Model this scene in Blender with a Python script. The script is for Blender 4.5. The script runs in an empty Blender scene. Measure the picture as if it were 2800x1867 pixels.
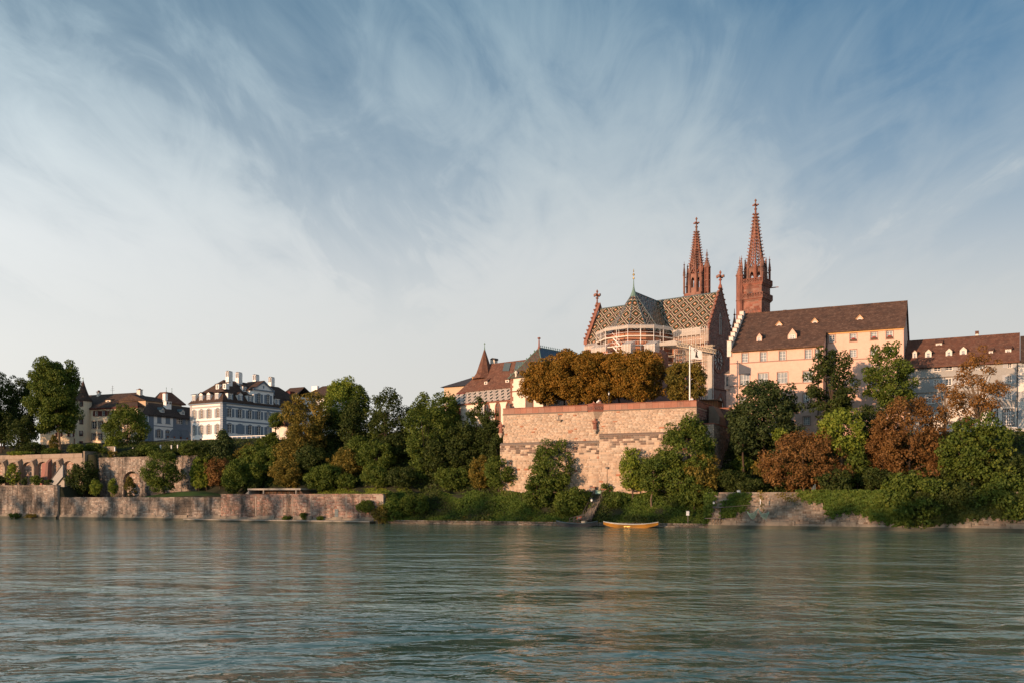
import bpy, math, random
import numpy as np
from mathutils import Vector

random.seed(7)
RNG = np.random.default_rng(11)
scene = bpy.context.scene
COL = scene.collection

# ---------------------------------------------------------------- camera
CAM_H = 5.0; FOC = 2600.0; HOR = 1358.0       # eye height (m), focal length and horizon row of the 2800 px wide photograph
cam_data = bpy.data.cameras.new('camera')
cam = bpy.data.objects.new('camera', cam_data); COL.objects.link(cam)
cam.location = (0, 0, CAM_H); cam.rotation_euler = (math.radians(90), 0, 0)
cam_data.sensor_width = 36.0; cam_data.lens = FOC / 2800 * 36.0
cam_data.shift_y = (HOR - 933.5) / 2800
cam_data.clip_start = 0.5; cam_data.clip_end = 9000
scene.camera = cam

# ---------------------------------------------------------------- sun and sky
SUN_EL = math.radians(5.2)
SUN_H = Vector((-0.72, -0.694)).normalized()          # horizontal direction towards the sun
sun_data = bpy.data.lights.new('sun', 'SUN'); sun_data.energy = 5.0; sun_data.angle = math.radians(0.6)
sun_data.color = (1.0, 0.61, 0.36)
sun = bpy.data.objects.new('sun', sun_data); COL.objects.link(sun)
sdir = Vector((SUN_H.x * math.cos(SUN_EL), SUN_H.y * math.cos(SUN_EL), math.sin(SUN_EL)))
sun.rotation_euler = sdir.to_track_quat('Z', 'Y').to_euler(); sun.location = sdir * 400

world = bpy.data.worlds.new('World'); scene.world = world; world.use_nodes = True
def build_world():
    nt = world.node_tree; nt.nodes.clear(); L = nt.links
    def N(t, **k):
        n = nt.nodes.new(t)
        for a, b in k.items(): setattr(n, a, b)
        return n
    def M(op, a=None, b=None, c=None, clamp=False):
        n = N('ShaderNodeMath', operation=op, use_clamp=clamp)
        for i, v in enumerate((a, b, c)):
            if v is None: continue
            if isinstance(v, (int, float)): n.inputs[i].default_value = v
            else: L.new(v, n.inputs[i])
        return n.outputs[0]
    out = N('ShaderNodeOutputWorld'); bg = N('ShaderNodeBackground'); L.new(bg.outputs[0], out.inputs[0])
    sky = N('ShaderNodeTexSky', sky_type='NISHITA', sun_disc=False)
    sky.sun_elevation = SUN_EL; sky.sun_rotation = math.atan2(SUN_H.x, SUN_H.y)
    sky.air_density = 1.0; sky.dust_density = 1.6; sky.ozone_density = 2.0
    tc = N('ShaderNodeTexCoord'); sep = N('ShaderNodeSeparateXYZ'); L.new(tc.outputs['Generated'], sep.inputs[0])
    x, y, z = sep.outputs
    zc = M('MAXIMUM', z, 0.0)
    den = M('ADD', zc, 0.10)
    cx = M('DIVIDE', x, den); cy = M('DIVIDE', y, den)
    def noise(sx, sy, ox, oy, scale, detail, rough, dist):
        cb = N('ShaderNodeCombineXYZ')
        L.new(M('MULTIPLY_ADD', cx, sx, ox), cb.inputs[0]); L.new(M('MULTIPLY_ADD', cy, sy, oy), cb.inputs[1])
        n = N('ShaderNodeTexNoise'); n.inputs['Scale'].default_value = scale; n.inputs['Detail'].default_value = detail
        n.inputs['Roughness'].default_value = rough; n.inputs['Distortion'].default_value = dist
        L.new(cb.outputs[0], n.inputs['Vector']); return n.outputs['Fac']
    big = noise(-0.80, 0.42, BO[0], BO[1], 0.55, 2, 0.5, 0.2)
    mid = noise(-1.25, 0.52, MO[0], MO[1], 0.9, 6, 0.56, 0.8)
    fine = noise(-3.4, 1.1, 8.2, 3.3, 1.4, 7, 0.6, 1.4)
    d = M('ADD', M('MULTIPLY', big, 1.0), M('ADD', M('MULTIPLY', mid, 1.35), M('MULTIPLY', fine, 0.55)))
    # thin high cloud: the optical depth grows towards the horizon because the line of sight through the layer is longer
    path = M('POWER', M('ADD', zc, 0.02), -3.0)
    dens = M('MULTIPLY', M('MAXIMUM', M('SUBTRACT', d, TH), 0.20), M('MULTIPLY', path, 0.12))
    dens = M('ADD', dens, M('DIVIDE', M('MULTIPLY', M('MAXIMUM', M('SUBTRACT', d, 1.24), 0.0), 0.85), M('ADD', zc, 0.2)))
    mask = M('SUBTRACT', 1.0, M('POWER', 2.718, M('MULTIPLY', dens, -1.0)), clamp=True)
    mask = M('MULTIPLY', mask, 0.98)
    # cloud colour: cool grey aloft, warm near the horizon (low sun light through more air)
    ramp = N('ShaderNodeValToRGB'); L.new(zc, ramp.inputs[0])
    e = ramp.color_ramp.elements
    e[0].position = 0.0; e[0].color = (0.70, 0.645, 0.58, 1)
    e[1].position = 0.50; e[1].color = (0.37, 0.52, 0.59, 1)
    e2 = ramp.color_ramp.elements.new(0.10); e2.color = (0.655, 0.645, 0.61, 1)
    e3 = ramp.color_ramp.elements.new(0.24); e3.color = (0.62, 0.645, 0.65, 1)
    skm = N('ShaderNodeVectorMath', operation='MULTIPLY'); L.new(sky.outputs[0], skm.inputs[0]); skm.inputs[1].default_value = (0.0, 0.55, 0.86)
    cl = N('ShaderNodeVectorMath', operation='SCALE'); L.new(ramp.outputs[0], cl.inputs[0]); # forward scattering: the thin cloud is brighter on the sun's side of the sky
    dt = N('ShaderNodeVectorMath', operation='DOT_PRODUCT'); L.new(tc.outputs['Generated'], dt.inputs[0]); dt.inputs[1].default_value = tuple(sdir)
    ph = M('POWER', M('MULTIPLY_ADD', dt.outputs['Value'], 0.5, 0.5), 1.7)
    L.new(M('MULTIPLY_ADD', ph, 10.0, 6.4), cl.inputs['Scale'])
    mix = N('ShaderNodeMix', data_type='RGBA'); L.new(mask, mix.inputs[0]); L.new(skm.outputs[0], mix.inputs[6]); L.new(cl.outputs[0], mix.inputs[7])
    L.new(mix.outputs[2], bg.inputs[0]); bg.inputs[1].default_value = 0.12
BO = (3.3, 1.8); TH = 1.24; MO = (4.4, 6.6)
build_world()
scene.view_settings.view_transform = 'Standard'; scene.view_settings.look = 'None'
scene.view_settings.exposure = 0.38; scene.view_settings.gamma = 1.0
scene.view_settings.use_curve_mapping = False
scene.render.engine = 'CYCLES'

# ---------------------------------------------------------------- frames: ground-plan axes of each group of buildings
class Fr:
    """s runs along the river front, d runs inland, both in metres."""
    def __init__(self, X, Y, deg):
        a = math.radians(deg); self.deg = deg; self.P = (X, Y)
        self.t = (math.cos(a), -math.sin(a)); self.m = (math.sin(a), math.cos(a))
        self.tp = self.t[0]*X + self.t[1]*Y; self.mp = self.m[0]*X + self.m[1]*Y
    def w(self, s, d, z=0.0):
        return Vector((self.P[0] + s*self.t[0] + d*self.m[0], self.P[1] + s*self.t[1] + d*self.m[1], z))
    def loc(self, X, Y):
        return (self.t[0]*X + self.t[1]*Y - self.tp, self.m[0]*X + self.m[1]*Y - self.mp)
    def Yd(self, px, d):
        u = (px-1400)/FOC; return (d + self.mp)/(self.m[0]*u + self.m[1])
    def S(self, px, d):
        u = (px-1400)/FOC; Y = self.Yd(px, d); return self.t[0]*u*Y + self.t[1]*Y - self.tp
    def Z(self, px, py, d): return CAM_H + (HOR-py)*self.Yd(px, d)/FOC
    def Ys(self, px, s):
        u = (px-1400)/FOC; return (s + self.tp)/(self.t[0]*u + self.t[1])
    def D(self, px, s):
        u = (px-1400)/FOC; Y = self.Ys(px, s); return self.m[0]*u*Y + self.m[1]*Y - self.mp
    def Zs(self, px, py, s): return CAM_H + (HOR-py)*self.Ys(px, s)/FOC
G = Fr(6.25, 164.5, 25.0)          # river bank, terrace, pink house
MF = Fr(36.3, 238.7, 37.5)         # minster, origin at the crossing

# ---------------------------------------------------------------- materials
MATS = {}
def mat(name, c1, c2=None, scale=0.6, rough=0.85, bump=0.0, bscale=8.0, isl=0.0, stain=None, stretch=(1, 1, 1), spec=0.3, metal=0.0, detail=5, band=None, contrast=1.0):
    if name in MATS: return MATS[name]
    m = bpy.data.materials.new(name); m.use_nodes = True; nt = m.node_tree; L = nt.links
    p = nt.nodes['Principled BSDF']; p.inputs['Roughness'].default_value = rough
    p.inputs['Specular IOR Level'].default_value = spec; p.inputs['Metallic'].default_value = metal
    geo = nt.nodes.new('ShaderNodeNewGeometry')
    def mapped(st):
        mp = nt.nodes.new('ShaderNodeMapping'); mp.inputs['Scale'].default_value = st; L.new(geo.outputs['Position'], mp.inputs[0]); return mp.outputs[0]
    def noise(sc, st=(1, 1, 1), det=detail, rg=0.6):
        n = nt.nodes.new('ShaderNodeTexNoise'); n.inputs['Scale'].default_value = sc; n.inputs['Detail'].default_value = det; n.inputs['Roughness'].default_value = rg
        L.new(mapped(st), n.inputs['Vector']); return n.outputs['Fac']
    def mixc(f, a, b, mode='MIX'):
        x = nt.nodes.new('ShaderNodeMix'); x.data_type = 'RGBA'; x.blend_type = mode
        if isinstance(f, (int, float)): x.inputs[0].default_value = f
        else: L.new(f, x.inputs[0])
        for i, v in ((6, a), (7, b)):
            if isinstance(v, tuple): x.inputs[i].default_value = (*v[:3], 1)
            else: L.new(v, x.inputs[i])
        return x.outputs[2]
    def rng(v, a, b, c=0.0, d=1.0):
        r = nt.nodes.new('ShaderNodeMapRange'); L.new(v, r.inputs[0])
        for i, k in ((1, a), (2, b), (3, c), (4, d)): r.inputs[i].default_value = k
        return r.outputs[0]
    c2 = c2 or tuple(v*0.8 for v in c1)
    w = 0.32/contrast
    col = mixc(rng(noise(scale, stretch), 0.5-w, 0.5+w), c1, c2)
    col = mixc(rng(noise(scale*9, stretch, 3), 0.3, 0.7, 0.0, 0.35), col, tuple(v*0.72 for v in c2))
    if isl:
        oi = nt.nodes.new('ShaderNodeObjectInfo')
        ad = nt.nodes.new('ShaderNodeMath'); ad.operation = 'ADD'; L.new(oi.outputs['Random'], ad.inputs[0]); L.new(geo.outputs['Random Per Island'], ad.inputs[1])
        fr = nt.nodes.new('ShaderNodeMath'); fr.operation = 'FRACT'; L.new(ad.outputs[0], fr.inputs[0])
        hs = nt.nodes.new('ShaderNodeHueSaturation'); L.new(col, hs.inputs['Color'])
        L.new(rng(fr.outputs[0], 0, 1, 1-isl, 1+isl*0.8), hs.inputs['Value'])
        wn = nt.nodes.new('ShaderNodeTexWhiteNoise'); wn.noise_dimensions = '1D'; L.new(fr.outputs[0], wn.inputs['W'])
        L.new(rng(wn.outputs['Value'], 0, 1, 0.5-isl*0.035, 0.5+isl*0.03), hs.inputs['Hue'])
        L.new(rng(wn.outputs['Value'], 0, 1, 1+isl*0.5, 1-isl*0.9), hs.inputs['Saturation'])
        col = hs.outputs[0]
    if stain:
        for (sc, ssc, sst, lo, hi, amt) in stain:
            col = mixc(rng(noise(ssc, sst, 6, 0.65), lo, hi, 0.0, amt), col, sc)
    L.new(col, p.inputs['Base Color'])
    if bump:
        b = nt.nodes.new('ShaderNodeBump'); b.inputs['Strength'].default_value = bump; b.inputs['Distance'].default_value = 0.06
        h = noise(bscale, stretch, 4)
        if band:
            sp = nt.nodes.new('ShaderNodeSeparateXYZ'); L.new(geo.outputs['Position'], sp.inputs[0])
            fm = nt.nodes.new('ShaderNodeMath'); fm.operation = 'MULTIPLY'; L.new(sp.outputs[2], fm.inputs[0]); fm.inputs[1].default_value = band
            ff = nt.nodes.new('ShaderNodeMath'); ff.operation = 'FRACT'; L.new(fm.outputs[0], ff.inputs[0])
            a2 = nt.nodes.new('ShaderNodeMath'); a2.operation = 'ADD'; L.new(ff.outputs[0], a2.inputs[0]); L.new(h, a2.inputs[1]); h = a2.outputs[0]
        L.new(h, b.inputs['Height']); L.new(b.outputs[0], p.inputs['Normal'])
    MATS[name] = m
    return m

DARK = (0.035, 0.03, 0.026)
def st_dark(lo=0.52, hi=0.68, amt=0.75, sc=0.22): return (DARK, sc, (1, 1, 0.55), lo, hi, amt)
def st_streak(lo=0.55, hi=0.7, amt=0.6, sc=0.9): return (DARK, sc, (1, 1, 0.10), lo, hi, amt)
mat('pfalz_stone', (0.49, 0.385, 0.285), (0.40, 0.305, 0.23), 0.35, 0.9, 0.5, 5, isl=0.21, stain=[((0.16, 0.12, 0.10), 0.45, (1, 1, 0.16), 0.54, 0.70, 0.5), ((0.09, 0.07, 0.06), 0.35, (1, 1, 0.9), 0.62, 0.74, 0.55)])
mat('pfalz_stone_dark', (0.12, 0.09, 0.072), (0.20, 0.145, 0.115), 0.5, 0.9, 0.5, 5, isl=0.35)
mat('pfalz_mortar', (0.46, 0.37, 0.29), (0.36, 0.28, 0.22), 0.8, 0.95, 0.4, 8)
mat('red_sandstone', (0.29, 0.125, 0.082), (0.20, 0.085, 0.06), 0.5, 0.9, 0.4, 6, isl=0.18, stain=[((0.07, 0.04, 0.035), 0.6, (1, 1, 0.5), 0.56, 0.72, 0.55)])
mat('tower_stone', (0.295, 0.135, 0.093), (0.19, 0.086, 0.062), 0.5, 0.9, 0.5, 5, isl=0.22, contrast=1.6, stain=[((0.06, 0.035, 0.03), 0.5, (1, 1, 0.35), 0.50, 0.66, 0.65)])
mat('parapet_stone', (0.36, 0.185, 0.13), (0.28, 0.135, 0.095), 0.5, 0.9, 0.4, 6, isl=0.12, stain=[((0.10, 0.06, 0.05), 0.6, (1, 1, 0.5), 0.56, 0.72, 0.5)])
mat('gable_stone', (0.27, 0.135, 0.105), (0.20, 0.11, 0.095), 0.7, 0.92, 0.5, 4, isl=0.2, stain=[((0.30, 0.25, 0.22), 1.3, (1, 1, 1.6), 0.60, 0.70, 0.5), ((0.08, 0.05, 0.045), 0.5, (1, 1, 0.8), 0.55, 0.75, 0.5)])
mat('choir_stone', (0.40, 0.19, 0.11), (0.30, 0.13, 0.08), 0.6, 0.9, 0.4, 5)
mat('river_stone', (0.315, 0.27, 0.225), (0.235, 0.19, 0.16), 0.4, 0.92, 0.6, 4, isl=0.42, stain=[st_dark(0.46, 0.58, 0.80, 0.22), st_streak(0.50, 0.62, 0.75, 0.9)])
mat('brick_stone', (0.32, 0.22, 0.172), (0.255, 0.165, 0.13), 0.5, 0.92, 0.5, 5, isl=0.42, stain=[st_dark(0.49, 0.60, 0.82, 0.24), st_streak(0.54, 0.66, 0.7, 0.9)])
mat('grey_stone', (0.26, 0.215, 0.17), (0.18, 0.145, 0.115), 0.5, 0.92, 0.6, 4, isl=0.42, stain=[st_dark(0.50, 0.66, 0.6, 0.25), ((0.07, 0.09, 0.04), 0.3, (1, 1, 0.7), 0.58, 0.7, 0.6)])
mat('river_mortar', (0.36, 0.315, 0.27), (0.27, 0.225, 0.19), 0.5, 0.95, 0.4, 6, stain=[st_dark(0.50, 0.62, 0.75, 0.16), st_streak(0.56, 0.68, 0.7, 1.1)])
mat('grey_mortar', (0.27, 0.225, 0.18), (0.18, 0.15, 0.12), 0.5, 0.95, 0.4, 6, stain=[st_dark(0.50, 0.66, 0.6, 0.25)])
mat('wet_foot', (0.06, 0.06, 0.04), (0.03, 0.035, 0.022), 1.0, 0.5, 0.5, 5)
mat('lime_foot', (0.27, 0.235, 0.185), (0.18, 0.15, 0.12), 0.7, 0.9, 0.5, 4, stain=[st_dark(0.52, 0.64, 0.6, 0.6)])
mat('arcade_plaster', (0.33, 0.275, 0.22), (0.25, 0.195, 0.16), 0.35, 0.93, 0.4, 5, stain=[st_dark(0.56, 0.68, 0.7, 0.22), st_streak(0.57, 0.7, 0.65, 0.8)])
mat('arcade_rubble', (0.40, 0.30, 0.24), (0.32, 0.22, 0.17), 0.9, 0.93, 0.6, 3, isl=0.4, stain=[st_dark(0.58, 0.7, 0.6, 0.4)])
mat('cream_plaster', (0.70, 0.58, 0.42), (0.62, 0.51, 0.37), 0.3, 0.9, 0.15, 6, stain=[((0.35, 0.29, 0.22), 0.8, (1, 1, 0.12), 0.58, 0.75, 0.35)])
mat('beige_plaster', (0.55, 0.42, 0.29), (0.48, 0.36, 0.25), 0.3, 0.9, 0.15, 6)
mat('white_plaster', (0.86, 0.85, 0.83), (0.80, 0.79, 0.77), 0.25, 0.85, 0.1, 6, stain=[((0.45, 0.42, 0.38), 0.8, (1, 1, 0.12), 0.60, 0.78, 0.22)])
mat('chapel_plaster', (0.76, 0.68, 0.58), (0.69, 0.60, 0.50), 0.25, 0.88, 0.15, 6, stain=[((0.45, 0.38, 0.30), 0.6, (1, 1, 0.2), 0.58, 0.76, 0.3)])
mat('blue_trim', (0.20, 0.25, 0.31), (0.165, 0.21, 0.265), 0.8, 0.7, 0.1, 8)
mat('blue_wall', (0.20, 0.245, 0.31), (0.16, 0.20, 0.26), 0.4, 0.85, 0.1, 6)
mat('grey_plinth', (0.42, 0.41, 0.42), (0.36, 0.36, 0.37), 0.5, 0.9, 0.1, 6)
mat('pink_plaster', (0.66, 0.455, 0.37), (0.60, 0.41, 0.33), 0.2, 0.88, 0.12, 6, stain=[((0.42, 0.29, 0.23), 0.7, (1, 1, 0.10), 0.60, 0.78, 0.3)])
mat('pink_trim', (0.34, 0.215, 0.175), (0.28, 0.18, 0.15), 0.8, 0.85, 0.1, 8)
mat('ochre_trim', (0.66, 0.40, 0.17), (0.58, 0.34, 0.14), 0.8, 0.85)
mat('grey_plaster', (0.34, 0.335, 0.32), (0.28, 0.28, 0.27), 0.3, 0.9, 0.15, 6, stain=[((0.24, 0.22, 0.20), 0.6, (1, 1, 0.16), 0.56, 0.74, 0.45)])
mat('pale_plaster', (0.66, 0.63, 0.58), (0.58, 0.555, 0.51), 0.3, 0.9, 0.12, 6, stain=[((0.36, 0.33, 0.29), 0.6, (1, 1, 0.16), 0.58, 0.76, 0.4)])
RT = dict(scale=1.1, rough=0.88, bump=0.9, bscale=3.5, band=3.2, contrast=2.2)
mat('roof_brown', (0.105, 0.058, 0.040), (0.060, 0.036, 0.028), stain=[((0.20, 0.125, 0.09), 2.2, (1, 1, 1), 0.52, 0.66, 0.7), ((0.17, 0.105, 0.078), 0.8, (1, 1, 1.3), 0.5, 0.68, 0.5), ((0.03, 0.024, 0.02), 0.35, (1, 1, 0.5), 0.55, 0.72, 0.6)], **RT)
mat('roof_red', (0.15, 0.066, 0.043), (0.085, 0.042, 0.031), stain=[((0.25, 0.13, 0.085), 2.2, (1, 1, 1), 0.52, 0.66, 0.7), ((0.17, 0.105, 0.078), 0.8, (1, 1, 1.3), 0.5, 0.68, 0.5), ((0.035, 0.025, 0.022), 0.35, (1, 1, 0.5), 0.57, 0.74, 0.6)], **RT)
mat('roof_dark', (0.075, 0.045, 0.034), (0.042, 0.028, 0.023), stain=[((0.15, 0.10, 0.07), 2.2, (1, 1, 1), 0.52, 0.68, 0.6)], **RT)
mat('shade_blue_roof', (0.09, 0.125, 0.17), (0.06, 0.09, 0.13), 1.5, 0.5, 0.5, 4, contrast=2)  # chapel's side tiles: blue of the shade painted into the colour
mat('roof_slate', (0.07, 0.062, 0.062), (0.05, 0.045, 0.047), 0.8, 0.6, 0.4, 5)
mat('wood_red', (0.11, 0.022, 0.02), (0.08, 0.017, 0.016), 1.0, 0.7)
mat('wood_brown', (0.13, 0.075, 0.045), (0.08, 0.048, 0.03), 1.0, 0.8, 0.3, 6)
mat('wood_orange', (0.34, 0.16, 0.07), (0.27, 0.12, 0.055), 0.8, 0.8, 0.2, 6)
mat('wood_grey', (0.16, 0.14, 0.12), (0.09, 0.08, 0.07), 1.0, 0.85, 0.3, 6)
mat('frame_white', (0.80, 0.79, 0.76), (0.72, 0.71, 0.69), 1.0, 0.6)
mat('shutter_grey', (0.38, 0.40, 0.42), (0.33, 0.35, 0.37), 1.0, 0.7)
mat('glass_dark', (0.03, 0.033, 0.038), (0.018, 0.02, 0.024), 1.5, 0.08, spec=0.6)
mat('glass_pale', (0.30, 0.33, 0.34), (0.16, 0.18, 0.19), 0.7, 0.08, spec=0.6)  # pale base colour imitates reflected sky and white curtains
mat('glass_warm', (0.16, 0.10, 0.055), (0.05, 0.036, 0.025), 0.9, 0.10, spec=0.6)
mat('copper', (0.16, 0.26, 0.22), (0.11, 0.19, 0.165), 1.0, 0.6)
mat('lead', (0.10, 0.14, 0.15), (0.07, 0.10, 0.115), 1.0, 0.55)
mat('gold', (0.75, 0.50, 0.18), (0.65, 0.42, 0.14), 1.0, 0.35, metal=1.0)
mat('iron', (0.04, 0.04, 0.042), (0.03, 0.03, 0.032), 1.0, 0.5)
mat('steel', (0.42, 0.42, 0.42), (0.34, 0.34, 0.34), 1.0, 0.4, metal=0.6)
mat('pole_white', (0.80, 0.79, 0.77), (0.74, 0.73, 0.71), 1.0, 0.5)
mat('plank', (0.55, 0.46, 0.35), (0.42, 0.35, 0.26), 1.0, 0.85)
mat('concrete', (0.36, 0.33, 0.29), (0.27, 0.25, 0.22), 0.6, 0.9, 0.3, 6, stain=[st_streak(0.55, 0.72, 0.5, 1.0)])
mat('asphalt', (0.12, 0.115, 0.105), (0.09, 0.086, 0.08), 0.4, 0.92, 0.3, 8)
mat('grass', (0.045, 0.095, 0.018), (0.028, 0.060, 0.013), 0.7, 0.95, 0.6, 6)
mat('earth', (0.036, 0.036, 0.018), (0.020, 0.024, 0.012), 0.5, 0.95, 0.6, 4)
mat('boat_yellow', (0.46, 0.22, 0.03), (0.38, 0.17, 0.025), 0.9, 0.45)
mat('boat_dark', (0.05, 0.055, 0.065), (0.035, 0.038, 0.045), 0.9, 0.5)
mat('boat_white', (0.72, 0.68, 0.60), (0.62, 0.58, 0.50), 0.9, 0.5)
mat('cloth_dark', (0.035, 0.035, 0.042), (0.025, 0.025, 0.03), 2, 0.9)
mat('cloth_light', (0.62, 0.62, 0.62), (0.5, 0.5, 0.5), 2, 0.9)
mat('cloth_red', (0.35, 0.06, 0.05), (0.28, 0.05, 0.04), 2, 0.9)
mat('skin', (0.48, 0.27, 0.19), (0.42, 0.23, 0.16), 3, 0.6)
mat('emblem_black', (0.012, 0.012, 0.013), (0.01, 0.01, 0.01), 1, 0.8)
mat('sign_red', (0.42, 0.10, 0.06), (0.36, 0.085, 0.05), 1.5, 0.6)
mat('net_green', (0.30, 0.46, 0.38), (0.24, 0.38, 0.32), 1.5, 0.8)
mat('bark', (0.085, 0.060, 0.042), (0.048, 0.035, 0.026), 1.5, 0.95, 0.7, 6, stretch=(1, 1, 0.3))
mat('bark_pale', (0.17, 0.125, 0.085), (0.10, 0.075, 0.05), 1.5, 0.95, 0.7, 6, stretch=(1, 1, 0.3))

def cloth_mat(name, col, alpha, trans=0.4):
    m = bpy.data.materials.new(name); m.use_nodes = True; nt = m.node_tree; L = nt.links; nt.nodes.clear()
    out = nt.nodes.new('ShaderNodeOutputMaterial')
    df = nt.nodes.new('ShaderNodeBsdfDiffuse'); tl = nt.nodes.new('ShaderNodeBsdfTranslucent'); tp = nt.nodes.new('ShaderNodeBsdfTransparent')
    n = nt.nodes.new('ShaderNodeTexNoise'); n.inputs['Scale'].default_value = 0.9; g = nt.nodes.new('ShaderNodeNewGeometry'); L.new(g.outputs['Position'], n.inputs['Vector'])
    mx = nt.nodes.new('ShaderNodeMix'); mx.data_type = 'RGBA'; L.new(n.outputs['Fac'], mx.inputs[0])
    mx.inputs[6].default_value = (*col, 1); mx.inputs[7].default_value = (*[c*0.8 for c in col], 1)
    L.new(mx.outputs[2], df.inputs[0]); L.new(mx.outputs[2], tl.inputs[0])
    a = nt.nodes.new('ShaderNodeMixShader'); a.inputs[0].default_value = trans; L.new(df.outputs[0], a.inputs[1]); L.new(tl.outputs[0], a.inputs[2])
    b = nt.nodes.new('ShaderNodeMixShader'); b.inputs[0].default_value = alpha; L.new(tp.outputs[0], b.inputs[1]); L.new(a.outputs[0], b.inputs[2])
    L.new(b.outputs[0], out.inputs[0]); MATS[name] = m
cloth_mat('tarp', (0.74, 0.69, 0.62), 0.80, 0.35)
cloth_mat('netting', (0.70, 0.60, 0.50), 0.42, 0.3)
cloth_mat('net_mesh', (0.36, 0.55, 0.45), 0.55, 0.3)
cloth_mat('flag_cloth', (0.80, 0.79, 0.78), 1.0, 0.35)

def leaf_mat(name, a, b, c, trans=0.28):
    m = bpy.data.materials.new(name); m.use_nodes = True; nt = m.node_tree; L = nt.links; nt.nodes.clear()
    out = nt.nodes.new('ShaderNodeOutputMaterial'); g = nt.nodes.new('ShaderNodeNewGeometry')
    rp = nt.nodes.new('ShaderNodeValToRGB'); e = rp.color_ramp.elements
    e[0].color = (*a, 1); e[1].color = (*c, 1); k = e.new(0.5); k.color = (*b, 1)
    n = nt.nodes.new('ShaderNodeTexNoise'); n.inputs['Scale'].default_value = 0.45; n.inputs['Detail'].default_value = 3; L.new(g.outputs['Position'], n.inputs['Vector'])
    ad = nt.nodes.new('ShaderNodeMath'); ad.operation = 'MULTIPLY_ADD'; L.new(g.outputs['Random Per Island'], ad.inputs[0]); ad.inputs[1].default_value = 0.55
    s2 = nt.nodes.new('ShaderNodeMath'); s2.operation = 'MULTIPLY_ADD'; L.new(n.outputs['Fac'], s2.inputs[0]); s2.inputs[1].default_value = 1.1; s2.inputs[2].default_value = -0.32
    L.new(s2.outputs[0], ad.inputs[2]); L.new(ad.outputs[0], rp.inputs[0])
    df = nt.nodes.new('ShaderNodeBsdfDiffuse'); tl = nt.nodes.new('ShaderNodeBsdfTranslucent'); gl = nt.nodes.new('ShaderNodeBsdfGlossy'); gl.inputs['Roughness'].default_value = 0.6
    L.new(rp.outputs[0], df.inputs[0]); L.new(rp.outputs[0], tl.inputs[0])
    x = nt.nodes.new('ShaderNodeMixShader'); x.inputs[0].default_value = trans; L.new(df.outputs[0], x.inputs[1]); L.new(tl.outputs[0], x.inputs[2])
    y = nt.nodes.new('ShaderNodeMixShader'); y.inputs[0].default_value = 0.012; L.new(x.outputs[0], y.inputs[1]); L.new(gl.outputs[0], y.inputs[2])
    L.new(y.outputs[0], out.inputs[0]); MATS[name] = m
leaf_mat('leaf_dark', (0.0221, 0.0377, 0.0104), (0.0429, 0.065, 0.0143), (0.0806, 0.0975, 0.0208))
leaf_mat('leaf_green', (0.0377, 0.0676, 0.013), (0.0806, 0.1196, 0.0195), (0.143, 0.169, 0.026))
leaf_mat('leaf_bright', (0.0806, 0.1274, 0.0195), (0.1625, 0.2145, 0.0286), (0.26, 0.2795, 0.039))
leaf_mat('leaf_olive', (0.0754, 0.0832, 0.0182), (0.156, 0.13, 0.026), (0.2925, 0.195, 0.0364))
leaf_mat('leaf_brown', (0.091, 0.0481, 0.0195), (0.1755, 0.091, 0.0312), (0.2795, 0.156, 0.0494))
leaf_mat('leaf_orange', (0.100, 0.080, 0.014), (0.225, 0.130, 0.020), (0.340, 0.160, 0.024))
leaf_mat('leaf_rust', (0.120, 0.060, 0.020), (0.220, 0.110, 0.030), (0.320, 0.165, 0.045))
leaf_mat('leaf_fir', (0.026, 0.0442, 0.0169), (0.0442, 0.0676, 0.0208), (0.0754, 0.0962, 0.0286))
leaf_mat('leaf_ivy', (0.039, 0.0806, 0.013), (0.0754, 0.1235, 0.0195), (0.1365, 0.169, 0.0286))

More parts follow.
